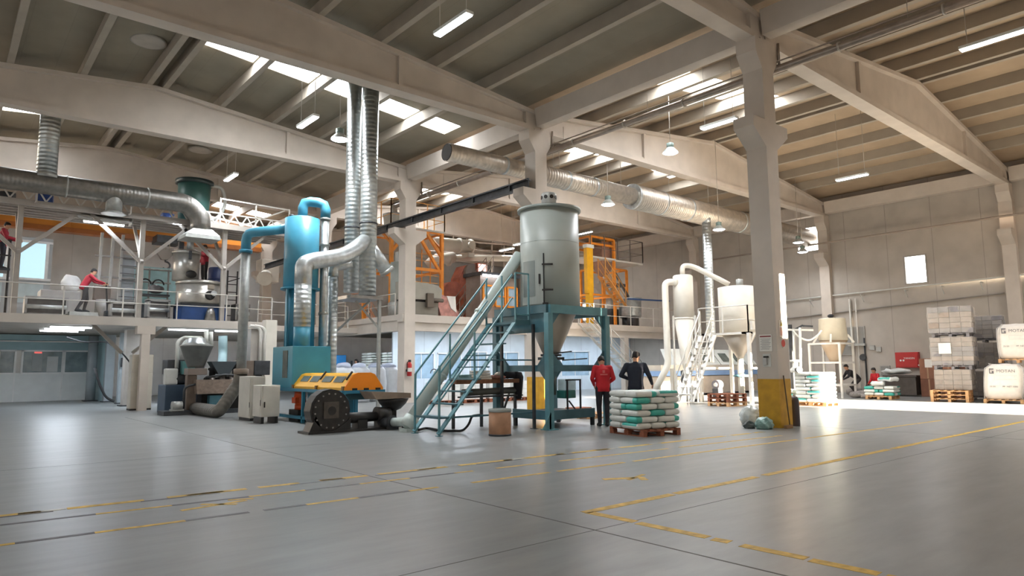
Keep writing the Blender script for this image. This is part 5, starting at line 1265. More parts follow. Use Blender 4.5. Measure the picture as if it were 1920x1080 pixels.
t = thing('mezzanine_railing', 'white railing along the edge of the right mezzanine', 'railing', (26, ME, MZ))
railing(t, [(25.9, ME-.1), (XW-.5, ME-.1)], MZ-.02, 1.1, posts=2.0); railing(t, [(15.3, 26), (15.3, 38)], MZ-.02, 1.0, posts=2.2)
# white stair from the mezzanine
stair('mezzanine_stair', (25.6, 24.0, 3.7), (30.6, 24.0, .05), (0, .8, 0), 16, 'white steel stair from the right mezzanine down to the floor', wsteel)
# white cartons on pallets under the right mezzanine
wc = mat('white_carton', 'd9d9d6', .6, 0, .05)
p0 = at(800, 765, Z=0)
for k in range(4):
    bx = 15.9+k*1.35; p = pallet(1.2, 1.0, wood_r, 'dark wooden pallet under white cartons, %s from the third column' % ORD[k].replace('bottom', 'first')); p.location = (bx, 23.2, 0)
    for j in range(2):
        for i in range(2):
            q_ = (bx-.57+i*.58, 22.75, .146+j*.36)
            t = thing('white_carton', 'plain white carton, %s row, %s on the %s dark pallet right of the third column' % (('lower', 'upper')[j], ('left', 'right')[i], ORD[k].replace('bottom', 'first')), 'carton', q_, 'white cartons by the third column')
            obj('box', MB().box(q_, (q_[0]+.56, q_[1]+.8, q_[2]+.35), .008), wc, t); obj('flap_line', MB().box((q_[0]+.05, q_[1]-.002, q_[2]+.17), (q_[0]+.5, q_[1], q_[2]+.18)), mat('carton_line', 'b9b6b0', .6), t)
# orange platform tower on the mezzanine
def tower(name, x0, x1, y0, y1, z0, z1, label, m=orange_f, s=.16, deck=None, ties=()):
    t = thing(name, label, 'frame', ((x0+x1)/2, (y0+y1)/2, z0))
    for x in (x0, x1):
        for y in (y0, y1): obj('post', MB().bar((x, y, z0), (x, y, z1), s), m, t)
    for z in list(ties)+[z1]:
        for p, q_ in (((x0, y0), (x1, y0)), ((x1, y0), (x1, y1)), ((x1, y1), (x0, y1)), ((x0, y1), (x0, y0))): obj('tie_beam', MB().bar((*p, z), (*q_, z), s*.8), m, t)
    if deck: obj('deck', MB().box((x0-.1, y0-.1, deck), (x1+.1, y1+.1, deck+.1)), wsteel, t)
    return t
t = tower('orange_tower', 16.0, 18.85, 27.6, 30.2, MZ-.02, 8.1, 'orange four-post platform tower standing on the right mezzanine behind the third column', deck=8.1, ties=(6.2,))
railing(t, [(15.9, 30.3), (15.9, 27.5), (18.95, 27.5), (18.95, 30.3)], 8.2, 1.25, mat('orange_rail', 'e8a95c', .5), 1.0)
for x, s in ((16.0, 1), (18.85, -1)): obj('brace', MB().bar((x, 27.6, 6.9), (x+s*.9, 27.6, 8.05), .13).bar((x, 27.6, 7.3), (x-s*.0, 28.6, 8.05), .1), orange_f, t)
obj('brace', MB().bar((17.4, 27.6, 8.0), (18.85, 27.6, 6.0), .13), orange_f, t)
for k in range(9): obj('cage_bar', MB().bar((17.3, 27.7, 4.2+k*.35), (18.7, 27.7, 4.2+k*.35), .03), mat('orange_rail', 'e8a95c', .5), t)
for x in (17.3, 17.75, 18.25): obj('cage_upright', MB().bar((x, 27.7, 3.8), (x, 27.7, 7.2), .04), orange_f, t)
t = thing('white_vessel', 'round white vessel on top of the orange tower', 'vessel', (16.6, 28.8, 8.2)); obj('shell', MB().lathe((16.75, 28.6, 0), [(.5, 8.25), (.56, 8.8), (.6, 8.85), (.6, 8.95), (.05, 8.97)], 24), white_p, t); obj('motor', MB().lathe((16.7, 28.6, 0), [(.16, 8.95), (.16, 9.4), (.05, 9.45)], 14), galv_dull, t)
t = thing('column_tank', 'upright grey tank under the orange tower beside the third column', 'tank', (15.9, 26.9, MZ)); obj('shell', MB().lathe((16.1, 27.0, 0), [(.42, 4.4), (.42, 6.3), (.05, 6.32)], 24), tank_m, t); obj('dome', MB().lathe((16.1, 27.0, 0), [(.5, 3.75), (.52, 4.4), (.42, 4.5)], 24), galv_dull, t); obj('pump', MB().box((15.9, 26.8, 6.3), (16.25, 27.1, 6.8), .03), white_p, t); obj('pipework', MB().tube(bend([(16.0, 26.7, 6.7), (16.0, 26.7, 7.4), (16.4, 26.9, 7.4)], .15), .12, 10), galv_dull, t)
stair('orange_stair', (16.9, 30.4, MZ), (15.35, 30.4, 5.9), (0, .7, 0), 9, 'pale orange stair on the mezzanine left of the third column', mat('stair_peach', 'd9a98a', .5))
# big grey mixer
mixg = mat('mixer_grey', 'a5a195', .5, 0, .06, 2)
t = thing('mixer', 'grey rounded mixer housing on the mezzanine right of the third column', 'mixer', (16.9, 26.4, MZ))
obj('hood', MB().prism([(15.75, 26.0, 4.55), (17.75, 26.0, 4.55), (17.8, 26.0, 5.05), (17.6, 26.0, 5.22), (17.2, 26.0, 5.3), (15.75, 26.0, 5.35)], (0, 1.2, 0)), mixg, t)
obj('base', MB().box((15.75, 26.1, MZ-.02), (17.65, 27.1, 4.45)), mat('mixer_base', '8e8a80', .6, 0, .08), t); obj('gap', MB().box((15.8, 26.15, 4.45), (17.7, 27.1, 4.55)), black, t)
obj('drive', MB().box((16.9, 25.85, 4.2), (17.25, 26.05, 4.85), .02).cyl((17.2, 25.95, 4.55), (17.8, 25.95, 4.55), .09, seg=12), mat('drive_brown', '6e655b', .5, .2), t)
# bright machine head and red frame
t = thing('cutter_head', 'pink and white panelled machine head on the mezzanine edge', 'machine', (19, 26.2, MZ))
q_ = [at(x, y, Y=26.3) for x, y in ((820, 548), (845, 560), (866, 598), (828, 596), (822, 575))]
obj('housing', MB().prism(q_, (0, .9, 0)), mat('panel_pink', 'c9938a', .4, 0, .2, 5), t)
q_ = [at(x, y, Y=26.25) for x, y in ((838, 555), (854, 556), (856, 586), (846, 578))]; obj('panel', MB().prism(q_, (0, .1, 0)), mat('panel_white', 'f0ece6', .4), t)
t = thing('red_crusher', 'faded red crusher with a round wheel housing on the mezzanine', 'machine', (21.6, 29, MZ))
rc = mat('crusher_red', 'b0644e', .6, 0, .2, 3)
obj('frame', MB().prism([at(x, y, Y=29) for x, y in ((858, 600), (862, 520), (872, 498), (898, 492), (905, 510), (890, 540), (885, 600))], (0, .8, 0)), rc, t)
c_ = at(885, 512, Y=28.9); obj('wheel', MB().lathe(c_, [(.5, -.1), (.5, .1)], 24, axis=(0, 1, 0)).lathe(c_, [(.1, -.16), (.1, .1)], 12, axis=(0, 1, 0)), mat('wheel_grey', '857d76', .5, .3), t)
c_ = at(846, 555, Y=29.2); obj('drum', MB().lathe(c_, [(.75, -.3), (.75, .3)], 24, axis=(0, 1, 0)), rc, t)
stair('crusher_stair', tuple(at(862, 598, Y=27.9)), tuple(at(925, 515, Y=27.9)), (0, .6, 0), 11, 'grey stair beside the faded red crusher', mat('stair_greybrown', '9b8b80', .5), True)
q0_, q1_ = at(897, 495, Y=28.6), at(912, 512, Y=28.6); t = thing('panel_screen', 'bright lit panel at the red crusher', 'screen', q1_); obj('screen', MB().box((q0_.x, 28.55, q1_.z), (q1_.x, 28.6, q0_.z)), mat('screen_warm', 'ffd9cf', .5, emit=2.2), t); obj('case', MB().box((q0_.x-.05, 28.6, q1_.z-.05), (q1_.x+.05, 28.8, q0_.z+.05)), rc, t)
# control booth
t = thing('control_booth', 'small control booth with a lit roof strip and orange window frames', 'booth', (23, 27.5, MZ))
b0, b1 = at(903, 595, Y=26.2), at(965, 520, Y=26.2)
obj('roof', MB().box((b0.x-.1, 26.1, b1.z-.05), (b1.x+.3, 27.6, b1.z+.12)), dark, t)
obj('roof_lamp', MB().box((b0.x, 26.06, b1.z-.12), (b0.x+1.2, 26.1, b1.z-.02)), tube_m, t)
obj('wall', MB().box((b0.x, 26.3, MZ), (b1.x+.2, 27.5, b1.z-.05)), mat('booth_grey', '8c8078', .6, 0, .15, 2), t)
for i in range(3):
    x = b0.x+.15+i*.78; obj('window_frame', MB().bar((x, 26.26, 4.5), (x, 26.26, 5.5), .09).bar((x+.62, 26.26, 4.5), (x+.62, 26.26, 5.5), .09).bar((x, 26.26, 5.5), (x+.62, 26.26, 5.5), .09).bar((x, 26.26, 5.0), (x+.62, 26.26, 5.0), .06).bar((x, 26.26, 4.5), (x+.62, 26.26, 4.5), .09), orange_f, t); obj('pane', MB().box((x, 26.28, 4.5), (x+.62, 26.295, 5.5)), gl, t)
# pale ducts and pipe racks above
t = thing('mezzanine_duct', 'pale horizontal duct with a flanged end above the red crusher', 'duct', (20.5, 29, 7.8)); d0, d1 = at(795, 455, Y=29.3), at(884, 463, Y=29.3)
obj('duct', MB().cyl(d0, d1, .36, seg=20), cream, t)
for f in (.72, .97): p = d0+(d1-d0)*f; obj('flange', MB().lathe(p, [(.36, -.06), (.42, -.05), (.42, .05), (.36, .06)], 20, axis=(1, 0, 0)), cream, t)
obj('blower_end', MB().box((d1.x-.5, 28.9, d1.z-.65), (d1.x-.1, 29.5, d1.z-.4)).cyl((d1.x-.3, 28.8, d1.z), (d1.x-.3, 28.95, d1.z), .22, seg=14), cream, t)
t = thing('mezzanine_duct', 'long pale pipe under the flanged duct running to the grey tank', 'duct', (22, 29.6, 7.4)); d0, d1 = at(815, 487, Y=29.8), at(1000, 485, Y=29.8)
obj('elbow', MB().tube(bend([d0+V((-.2, .3, -.3)), d0, d0+V((1.2, 0, .25))], .5), .3, 18), cream, t); obj('pipe', MB().cyl(d0+V((1.0, 0, .2)), d1, .18, seg=16), cream, t)
for f in (.05, .3): p = d0+V((f*3, 0, f*.3)); obj('flange', MB().lathe(p, [(.3, -.03), (.35, -.03), (.35, .03), (.3, .03)], 18, axis=(1, 0, .1)), cream, t)
t = thing('pipe_rack', 'rack of pale pipes and hangers high over the mezzanine', 'pipe rack', (24, 31, 8)); 
rm = mat('rack_pale', 'b5a79c', .5, .1, .1, 4)
for y_, z_ in ((448, 33.3), (462, 33.5), (470, 33.2)):
    a_, b_ = at(805, y_, Y=z_), at(1000, y_+14, Y=z_); obj('pipe', MB().cyl(a_, b_, .06, seg=8), rm, t)
for x_ in (850, 875, 922, 945, 962): a_, b_ = at(x_, 440, Y=33.35), at(x_, 520, Y=33.35); obj('hanger', MB().bar(b_ if x_ > 900 else V((a_.x, a_.y, 8.3)), V((a_.x, a_.y, 9.52)), .07), rm, t)
# tangle of frames left of the grey tank and the yellow frame right of it
t = tower('orange_scaffold', 30.85, 33.1, 27.75, 29.6, 5.5, 7.5, 'open orange frame on the mezzanine right of the grey tank', deck=None, s=.13)
for x, y in ((30.85, 27.75), (33.1, 27.75), (30.85, 29.6), (33.1, 29.6)): obj('foot_post', MB().bar((x, y, MZ), (x, y, 5.5), .13), orange_f if x < 31 else white_p, t)
obj('lower_beam', MB().bar((30.85, 27.75, 5.62), (33.1, 27.75, 5.62), .16), orange_f, t); obj('dark_brace', MB().bar((31.6, 27.65, 7.6), (33.1, 27.65, 5.8), .12), mat('brace_dark', '5e5a5c', .5), t)
t = tower('hopper_tower', 28.6, 30.6, 26.6, 28.6, MZ-.02, 9.0, 'tall orange and brown hopper frame directly right of the grey tank', deck=7.75, s=.14, ties=(5.6, 8.6))
railing(t, [(28.5, 26.5), (33.2, 26.5), (33.2, 28.5)], 7.85, 1.3, mat('rail_brown', '6f655f', .5), 1.2)
obj('upper_deck', MB().box((30.6, 26.5, 7.7), (33.2, 28.5, 7.8)), wsteel, t)
t = thing('funnel_hopper', 'brown funnel hopper inside the orange frame', 'hopper', (30.7, 27.4, 6.8)); obj('bin', MB().box((29.9, 26.9, 7.85), (31.2, 28.1, 8.9)), mat('hopper_brown', '9a7663', .6, 0, .15, 3), t); obj('cone', MB().loft([[(30.4, 27.3, 6.9), (30.75, 27.3, 6.9), (30.75, 27.65, 6.9), (30.4, 27.65, 6.9)], [(29.9, 26.9, 7.85), (31.2, 26.9, 7.85), (31.2, 28.1, 7.85), (29.9, 28.1, 7.85)]], False), mat('hopper_brown', '9a7663', .6), t); obj('chute', MB().tube([(30.6, 27.4, 6.9), (30.9, 27.3, 6.4)], .12, 10), galv, t)
t = thing('yellow_bin', 'yellow upright bin at the right edge of the grey tank', 'bin', (28.3, 26.6, 5.6)); obj('body', MB().box((27.85, 26.2, 5.6), (28.35, 26.45, 8.2)).bar((28.1, 26.33, 3.75), (28.1, 26.33, 5.6), .3), yellow_h, t); obj('cap', MB().box((27.8, 26.15, 8.2), (28.4, 26.47, 8.4)), white_p, t)
t = thing('feeder', 'grey upright feeder with a flat valve below the brown funnel', 'feeder', (31.2, 27.2, MZ)); obj('column', MB().box((30.8, 27.1, 4.9), (31.15, 27.5, 6.3), .03), galv_dull, t); obj('valve', MB().box((30.9, 27.0, 6.3), (32.1, 27.5, 6.5), .03), mat('valve_dark', '5e5e60', .5, .3), t); obj('base', MB().box((30.75, 27.0, MZ), (31.4, 27.55, 4.9), .03), dark, t)
stair('yellow_stair', (30.3, 25.5, 4.9), (28.6, 25.5, 6.6), (0, .55, 0), 8, 'orange stair slanting down beside the right edge of the grey tank', mat('stair_amber', 'c98f4a', .5))
for k, (px_, py0, py1, r, l) in enumerate(((1182, 562, 596, .68, 'wide stainless kettle on the mezzanine right of the blue-green stand'),)):
    a_ = at(px_, py1, Y=26.5); b_ = at(px_, py0, Y=26.5); t = thing('kettle', l, 'kettle', (a_.x, 26.5, MZ)); obj('shell', MB().lathe((a_.x, 26.5, 0), [(r*.9, a_.z), (r, a_.z+.15), (r, b_.z), (r*1.05, b_.z+.02), (r*1.05, b_.z+.08), (.05, b_.z+.12)], 28), galv, t); obj('stand', MB().lathe((a_.x, 26.5, 0), [(r*.75, MZ), (r*.75, a_.z)], 20), dark, t)
t = thing('blue_post', 'thin blue crane post on the mezzanine near a bright window', 'post', (34.5, 25.6, MZ)); obj('post', MB().bar((34.2, 25.5, MZ), (34.2, 25.5, 5.35), .1), mat('post_blue', '33507e', .5), t); obj('arm', MB().bar((30.5, 25.5, 5.35), (34.4, 25.5, 5.45), .09), mat('post_blue', '33507e', .5), t)
for k, (x, l) in enumerate(((1137, 'black round drum on the mezzanine edge behind the stand leg'), (1186, 'black round drum on the mezzanine below the kettle'))):
    p = at(x, 607, Y=25.6); one('black_drum', MB().lathe((p.x, 25.6, MZ), [(.3, 0), (.32, .1), (.32, .5), (.25, .56), (.05, .63)], 18), black, l, 'drum', 'black drums on the mezzanine')
# bright windows in the far right corner
for y0, z0, y1, z1 in ((33.6, 4.9, 35.2, 6.1), ):
    wo = struct('window_10', MB().box((XW-.03, y0-.05, z0-.05), (XW-.0, y1+.05, z0)).box((XW-.03, y0-.05, z1), (XW, y1+.05, z1+.05)), mat('window_frame', '9a948c', .5)); obj('pane', MB().box((XW-.02, y0, z0), (XW-.005, y1, z1)), MATS['bright_pane'], wo)
# ---------------------------------------------------------------- left mezzanine
LY = 27.5; LZ = 3.35; LX1 = 10.4
struct('slab_mezzanine', MB().box((-5, LY, 3.05), (LX1, LY+.22, LZ)).box((-5, LY+.22, 3.2), (LX1, 41, LZ-.01)), mat('concrete_pale', 'c4bcb2', .8, 0, .06, 1.3))
struct('slab_mezzanine', MB().box((LX1, 29.0, 3.1), (15.05, 41, LZ-.02)), concrete)
grey_s = mat('steel_grey', 'a49d95', .5, 0, .06, 3)
for x, y in ((5.79, LY+.05), (-2, LY+.05)):
    struct('column_mezzanine', MB().box((x-.14, y-.12, 0), (x+.14, y+.16, 2.75)).box((x-.3, y-.14, 2.75), (x+.3, y+.27, 3.05)), concrete)
t = thing('mezzanine_railing', 'white railing along the edge of the left mezzanine', 'railing', (3, LY, LZ))
railing(t, [(-4, LY+.03), (LX1, LY+.03)], LZ-.03, 1.05, posts=1.75, mid=.55); railing(t, [(LX1, 29.1), (14.6, 29.1)], LZ-.04, 1.05, posts=1.6)
# upper steel platform with lattice railing, posts and knee braces
UZ = 7.08
t = thing('upper_platform', 'grey steel platform with lattice railing high over the left mezzanine', 'platform', (3, 29.5, LZ))
UX1 = 11.0
obj('edge_beam', MB().bar((-5, LY, UZ), (UX1, LY, UZ), .12, .2).bar((-5, 29.6, UZ), (UX1, 29.6, UZ), .12, .2), grey_s, t)
obj('deck', MB().box((-5, LY, UZ+.06), (UX1, 29.6, UZ+.1)), sheet_mat('ribbed_deck', '8d8a86', 1, .45, .45, .6, .8, .35), t)
for k in range(4): y = LY+.4+k*.48; obj('rib', MB().box((-5, y, UZ-.06), (UX1, y+.1, UZ+.06)), grey_s, t)
for x in (at(34, 480, Y=LY).x, at(268, 480, Y=LY).x, at(424, 470, Y=LY).x):
    obj('post', MB().bar((x, LY+.24, LZ), (x, LY+.24, UZ), .16), grey_s, t)
    for s in (-1, 1): obj('knee_brace', MB().bar((x, LY+.24, 5.4), (x+s*1.7, LY+.24, UZ-.05), .12), grey_s, t)
    obj('knee_brace', MB().bar((x, LY+.1, 5.4), (x+.0, LY+1.8, UZ-.05), .1), grey_s, t)
top = MB().bar((-3, LY, UZ+.72), (7.2, LY, UZ+.72), .06)
obj('lattice_rail', MB().bar((-3, LY, UZ+.52), (UX1, LY, UZ+.52), .05), wsteel, t)
for k in range(28):
    x = -3+k*.5
    if x < UX1-.3: obj('lattice_bar', MB().bar((x, LY, UZ+.1), (x+.25, LY, UZ+.52), .045).bar((x+.25, LY, UZ+.52), (x+.5, LY, UZ+.1), .045), wsteel, t)
obj('end_rail', MB().bar((8.2, LY, UZ+.1), (8.2, LY, UZ+1.15), .05).bar((UX1, LY, UZ), (UX1, LY, UZ+1.1), .06).bar((8.2, LY, UZ+1.12), (UX1, LY, UZ+1.05), .05).bar((9.0, LY, UZ+.1), (10.8, LY, UZ+1.0), .05).bar((9.6, LY, UZ+.1), (9.6, LY, UZ+1.1), .05), wsteel, t)
for k in range(4): 
    q_ = ((.9, 'blue', .5), (2.55, 'blue', .45), (6.6, 'blue', .4), (1.5, 'dark', .5))[k]
    one('stored_drum', MB().lathe((q_[0], 28.3+.3*k, UZ+.105), [(.26, 0), (.27, .05), (.27, q_[2]), (.05, q_[2]+.02)], 18), mat('drum_blue', '27407a', .45, 0, .1) if q_[1] == 'blue' else dark, ('blue drum at the left end of the upper platform', 'blue drum behind the lattice railing left of the hanging lamp', 'blue drum behind the lattice railing right of the hanging lamp', 'dark drum between two blue ones on the upper platform')[k], 'drum', 'drums on the upper platform')
# lamps of the left side
batten((4.3, LY+.3, UZ-.36), 1.3, 'bright tube lamp fixed under the upper platform', True, w=150)
t = thing('lamp_tray', 'grey sheet tray above the bright tube lamp', 'tray', (4.2, LY+.5, UZ-.2)); obj('tray', MB().prism([(3.4, LY+.12, UZ-.2), (5.2, LY+.12, UZ-.26), (5.0, LY+.95, UZ-.14), (3.6, LY+.95, UZ-.12)], (0, 0, .05)), galv_dull, t); obj('end_plate', MB().box((5.15, LY+.12, UZ-.3), (5.2, LY+.7, UZ-.1)), galv_dull, t)
pl_ = at(335, 418, Y=LY); batten((pl_.x, LY+.2, pl_.z), .3, 'short lamp near the steel hood on the upper platform', True, w=5)
for k, (y, z, x0, x1) in enumerate(((31.0, 3.12, 3.24, 4.59), (32.6, 3.12, 3.2, 4.6), (34.2, 3.12, 3.2, 4.6))): batten(((x0+x1)/2, y, z), 1.4, 'tube lamp under the left mezzanine before the office windows, %s one' % ('nearest', 'middle', 'farthest')[k], True, w=50)
for k, x in enumerate((8.05, 9.9)): batten((x, 30.6, 3.12), 1.6, 'tube lamp under the left mezzanine above the extruder, %s one' % ('left', 'right')[k], True, w=150)
# big duct, hood and riser on the upper platform
t = thing('platform_duct', 'large grey duct along the upper platform bending down to a square hood', 'duct', (4, LY-.4, 8))
dk = duct_mat('duct_dull', '8f8c87', 'X', .12, .42, .12)
obj('duct', MB().tube(bend([(-6, LY-.4, 7.72), (6.9, LY-.4, 7.72), (7.38, LY-.4, 7.2), (7.38, LY-.4, 6.75)], .55, 6), .36, 22), dk, t)
obj('hood', MB().loft([[(7.38-.34, LY-.74, 6.75), (7.38+.34, LY-.74, 6.75), (7.38+.34, LY-.06, 6.75), (7.38-.34, LY-.06, 6.75)], [(6.75, LY-.95, 6.5), (7.95, LY-.95, 6.5), (7.95, LY+.15, 6.5), (6.75, LY+.15, 6.5)], [(6.72, LY-.98, 6.35), (7.98, LY-.98, 6.35), (7.98, LY+.18, 6.35), (6.72, LY+.18, 6.35)]], False), galv_dull, t)
obj('side_outlet', MB().lathe((4.45, LY-.45, 0), [(.26, 7.05), (.26, 7.5), (.22, 7.62)], 18).lathe((4.45, LY-.45, 0), [(.4, 6.95), (.26, 7.06)], 18), galv_dull, t)
for x in (.5, 3, 5.5): obj('joint_ring', MB().lathe((x, LY-.4, 7.72), [(.36, -.03), (.385, -.02), (.385, .02), (.36, .03)], 22, axis=(1, 0, 0)), galv_dull, t)
for x in (2.2, 5.0): obj('hanger', MB().bar((x, LY-.4, UZ), (x, LY-.4, 7.36), .05).bar((x, LY-.4, UZ), (x, LY, UZ), .05), grey_s, t)
t = thing('platform_riser', 'silver riser from the platform duct up through the roof at far left', 'duct', (2.42, LY-.4, 8)); obj('riser', MB().lathe((2.42, LY-.4, 0), [(.3, 8.0), (.3, ztop(2.42)+PUR-.03)], 24), duct_v, t); obj('saddle', MB().lathe((2.42, LY-.4, 0), [(.42, 7.9), (.3, 8.1)], 24), galv_dull, t)
# green tank on the upper platform
gt = at(365, 355, Y=29.0)
t = thing('green_tank', 'dark green round tank on the upper platform with a white loop pipe', 'tank', (7.6, 29, UZ)); green = mat('tank_green', '3d6560', .4, 0, .1, 3)
obj('shell', MB().lathe((7.6, 29, 0), [(.55, UZ+.106), (.6, 8.4), (.62, 8.98)], 32), green, t); obj('rim', MB().lathe((7.6, 29, 0), [(.62, 8.95), (.72, 8.97), (.72, 9.12), (.05, 9.14)], 32), mat('rim_dark', '2c3a39', .4), t)
obj('loop_pipe', MB().tube(bend([(8.15, 28.8, 9.0), (8.6, 28.75, 9.0), (8.8, 28.7, 8.3), (8.45, 28.7, 7.6), (7.9, 28.7, 7.5)], .5, 5), .07, 12), white_p, t)
# overhead crane
t = thing('bridge_crane', 'orange bridge crane girder spanning the back of the left bay', 'crane', (5, 41, 8.4)); och = mat('crane_orange', 'c9812c', .5, 0, .08, 1.5)
obj('girder', MB().box((XL+.6, 40.7, 8.75), (14.6, 41.1, 9.55)), och, t); obj('lower_flange', MB().box((XL+.6, 40.6, 8.5), (14.6, 41.2, 8.75)), mat('crane_flange', '9a5a26', .5, 0, .1, 2), t); obj('upper_flange', MB().box((XL+.6, 40.65, 9.55), (14.6, 41.15, 9.62)), och, t)
for x in (1.2, 4.8, 8.4, 12.0): obj('stiffener', MB().box((x, 40.66, 8.75), (x+.06, 40.7, 9.55)), och, t)
hk = at(310, 468, Y=39.9)
t = thing('crane_hook', 'hook block hanging on a rope from the orange crane', 'hook', hk); obj('rope', MB().cyl(hk, V((hk.x, hk.y, 8.6)), .025, seg=6).cyl(hk+V((.2, 0, 0)), V((hk.x+.2, hk.y, 8.6)), .02, seg=6), rod_m, t); obj('trolley', MB().box((hk.x-.5, 39.6, 8.3), (hk.x+.7, 40.75, 8.7)), dark, t)
obj('block', MB().prism([hk+V(p) for p in ((-.38, 0, .1), (.42, 0, .1), (.45, 0, -.2), (.15, 0, -.55), (-.15, 0, -.55), (-.4, 0, -.2))], (0, .25, 0)), mat('hook_grey', '7e7770', .5, .3), t); obj('hook', MB().tube(arc(hk+V((.1, .12, -.85)), (1, 0, 0), (0, 0, 1), .2, -2.4, 1.6, 10), .05, 8).cyl(hk+V((.05, .12, -.5)), hk+V((.08, .12, -.68)), .05, seg=8), dark, t)
# kettles on the mezzanine
st = mat('kettle_steel', 'b2ada4', .35, .7, .1, 4)
t = thing('mixing_kettle', 'tall steel kettle with a domed lid on the left mezzanine', 'kettle', (7.5, 29.3, 4.8)); kc = V((7.5, 29.3, 0))
obj('shell', MB().lathe(kc, [(.5, 5.03), (.5, 6.15)], 32), st, t); obj('lid', MB().lathe(kc, [(.54, 6.12), (.54, 6.2), (.4, 6.28), (.05, 6.3)], 32), st, t); obj('stack', MB().lathe(kc+V((.12, 0, 0)), [(.13, 6.25), (.13, 6.85)], 14), galv, t); obj('clamp', MB().box((kc.x-.05, kc.y-.58, 5.85), (kc.x+.05, kc.y-.49, 6.2)), dark, t); obj('motor', MB().ball((kc.x+.05, kc.y-.6, 5.24), .18, 1.2, .7, .9), black, t); obj('side_motor', MB().box((kc.x-.32, kc.y-.1, 6.25), (kc.x-.14, kc.y+.1, 6.6)), dark, t)
text('MIXER 2', .1, ink, t, kc+V((.02, -.51, 5.7)), (1, 0, 0), (0, 0, 1)) if False else None
t = thing('cooling_kettle', 'wide low steel kettle with a dark valve standing on the blue base', 'kettle', (7.95, 28.75, 4.0)); cc2 = V((7.95, 28.75, 0))
obj('shell', MB().lathe(cc2, [(.88, 4.03), (.9, 4.1), (.9, 4.85)], 40), st, t); obj('lid', MB().lathe(cc2, [(.93, 4.82), (.93, 4.92), (.7, 4.98), (.05, 5.0)], 40), st, t); obj('valve', MB().cyl((cc2.x+.1, cc2.y-.85, 4.35), (cc2.x+.1, cc2.y-1.05, 4.35), .2, .16, 16), black, t); obj('valve_light', MB().cyl((cc2.x+.2, cc2.y-1.0, 4.42), (cc2.x+.2, cc2.y-1.1, 4.42), .11, seg=14), galv, t); obj('name_plate', MB().box((cc2.x-.0, cc2.y-.93, 4.6), (cc2.x+.25, cc2.y-.88, 4.78)), mat('plate_brown', '857a6c', .6), t)
t = thing('kettle_pedestal', 'dark blue steel base carrying the wide kettle', 'machine base', (7.95, 28.6, LZ)); kb = mat('base_blue', '1f4277', .45, 0, .12, 3); obj('box', MB().box((7.1, 28.0, LZ), (8.75, 29.3, 3.95)), kb, t); obj('plate', MB().box((7.0, 27.9, 3.95), (8.85, 29.4, 4.02)), dark, t); obj('outlet', MB().lathe((8.1, 27.85, LZ), [(.22, 0), (.16, .35), (.1, .5)], 16), steel, t)
bd = at(408, 540, Y=29.2); t = thing('blue_drum', 'upright dark blue drum beside the tall steel kettle', 'drum', (8.65, 29.4, 4.6)); obj('body', MB().lathe((8.85, 29.78, 0), [(.32, 4.75), (.33, 4.8), (.33, 5.7), (.3, 5.74), (.05, 5.74)], 24), mat('drum_navy', '1e2f5e', .4, 0, .1), t); obj('hoop', MB().lathe((8.85, 29.78, 0), [(.335, 5.2), (.35, 5.22), (.35, 5.26), (.335, 5.28)], 24), mat('drum_navy', '1e2f5e', .4), t); obj('stand', MB().box((8.6, 29.5, LZ), (9.1, 30.0, 4.75)), dark, t)
t = thing('kettle_ladder', 'small dark railed ladder right of the blue drum', 'ladder', (9.3, 29.2, LZ))
for x in (9.15, 9.55): obj('rail', MB().bar((x, 29.3, LZ), (x, 29.3, 5.6), .05), black, t)
for k in range(6): obj('rung', MB().bar((9.15, 29.3, 3.7+k*.33), (9.55, 29.3, 3.7+k*.33), .035), black, t)
obj('guard', MB().bar((9.1, 29.2, 5.1), (9.9, 29.2, 5.4), .04).bar((9.9, 29.2, LZ), (9.9, 29.2, 5.4), .04), black, t)
t = thing('service_platform', 'dark step platform behind the kettles for the standing worker', 'platform', (8.3, 30.3, LZ)); obj('deck', MB().box((7.6, 30.12, 5.0), (8.95, 30.7, 5.08)), dark, t)
for x in (7.65, 8.9):
    for y in (30.15, 30.65): obj('leg', MB().bar((x, y, LZ), (x, y, 5.0), .07), dark, t)
person((8.52, 30.4, 5.08), R(200), dict(le=(-.27, .06, 1.15), lw=(-.2, .32, 1.2), re=(.25, -.03, 1.14), rw=(.2, .12, .95)), red_s, trous_g, 'person in a dark red shirt standing high beside the tall steel kettle', (0, 1, -.3), .98)
# worker pushing a handle, and one cut by the left edge
w1 = at(158, 575, Y=29.5)
person((w1.x, 29.5, LZ+.25), R(0), dict(pel=(0, -.08, .95), waist=(0, -.03, 1.07), chest=(0, .08, 1.27), neck=(0, .15, 1.43), head=(0, .23, 1.55), ls=(-.185, .12, 1.38), rs=(.185, .12, 1.38), le=(-.24, .32, 1.2), re=(.24, .32, 1.2), lw=(-.16, .58, 1.13), rw=(.16, .58, 1.13), lk=(-.1, .08, .5), rk=(.1, -.05, .5), la=(-.1, .0, .09), ra=(.1, -.25, .11), lt=(-.11, .17, .04), rt=(.11, -.08, .05)), red_s, trous_g, 'person in a dark red shirt leaning on a pallet truck handle on the left mezzanine', (0, 1, -.45), 1.0)
t = thing('pallet_truck', 'pallet truck handle and pump held by the leaning worker', 'pallet truck', (w1.x+.72, 29.5, LZ)); hx = w1.x+.66
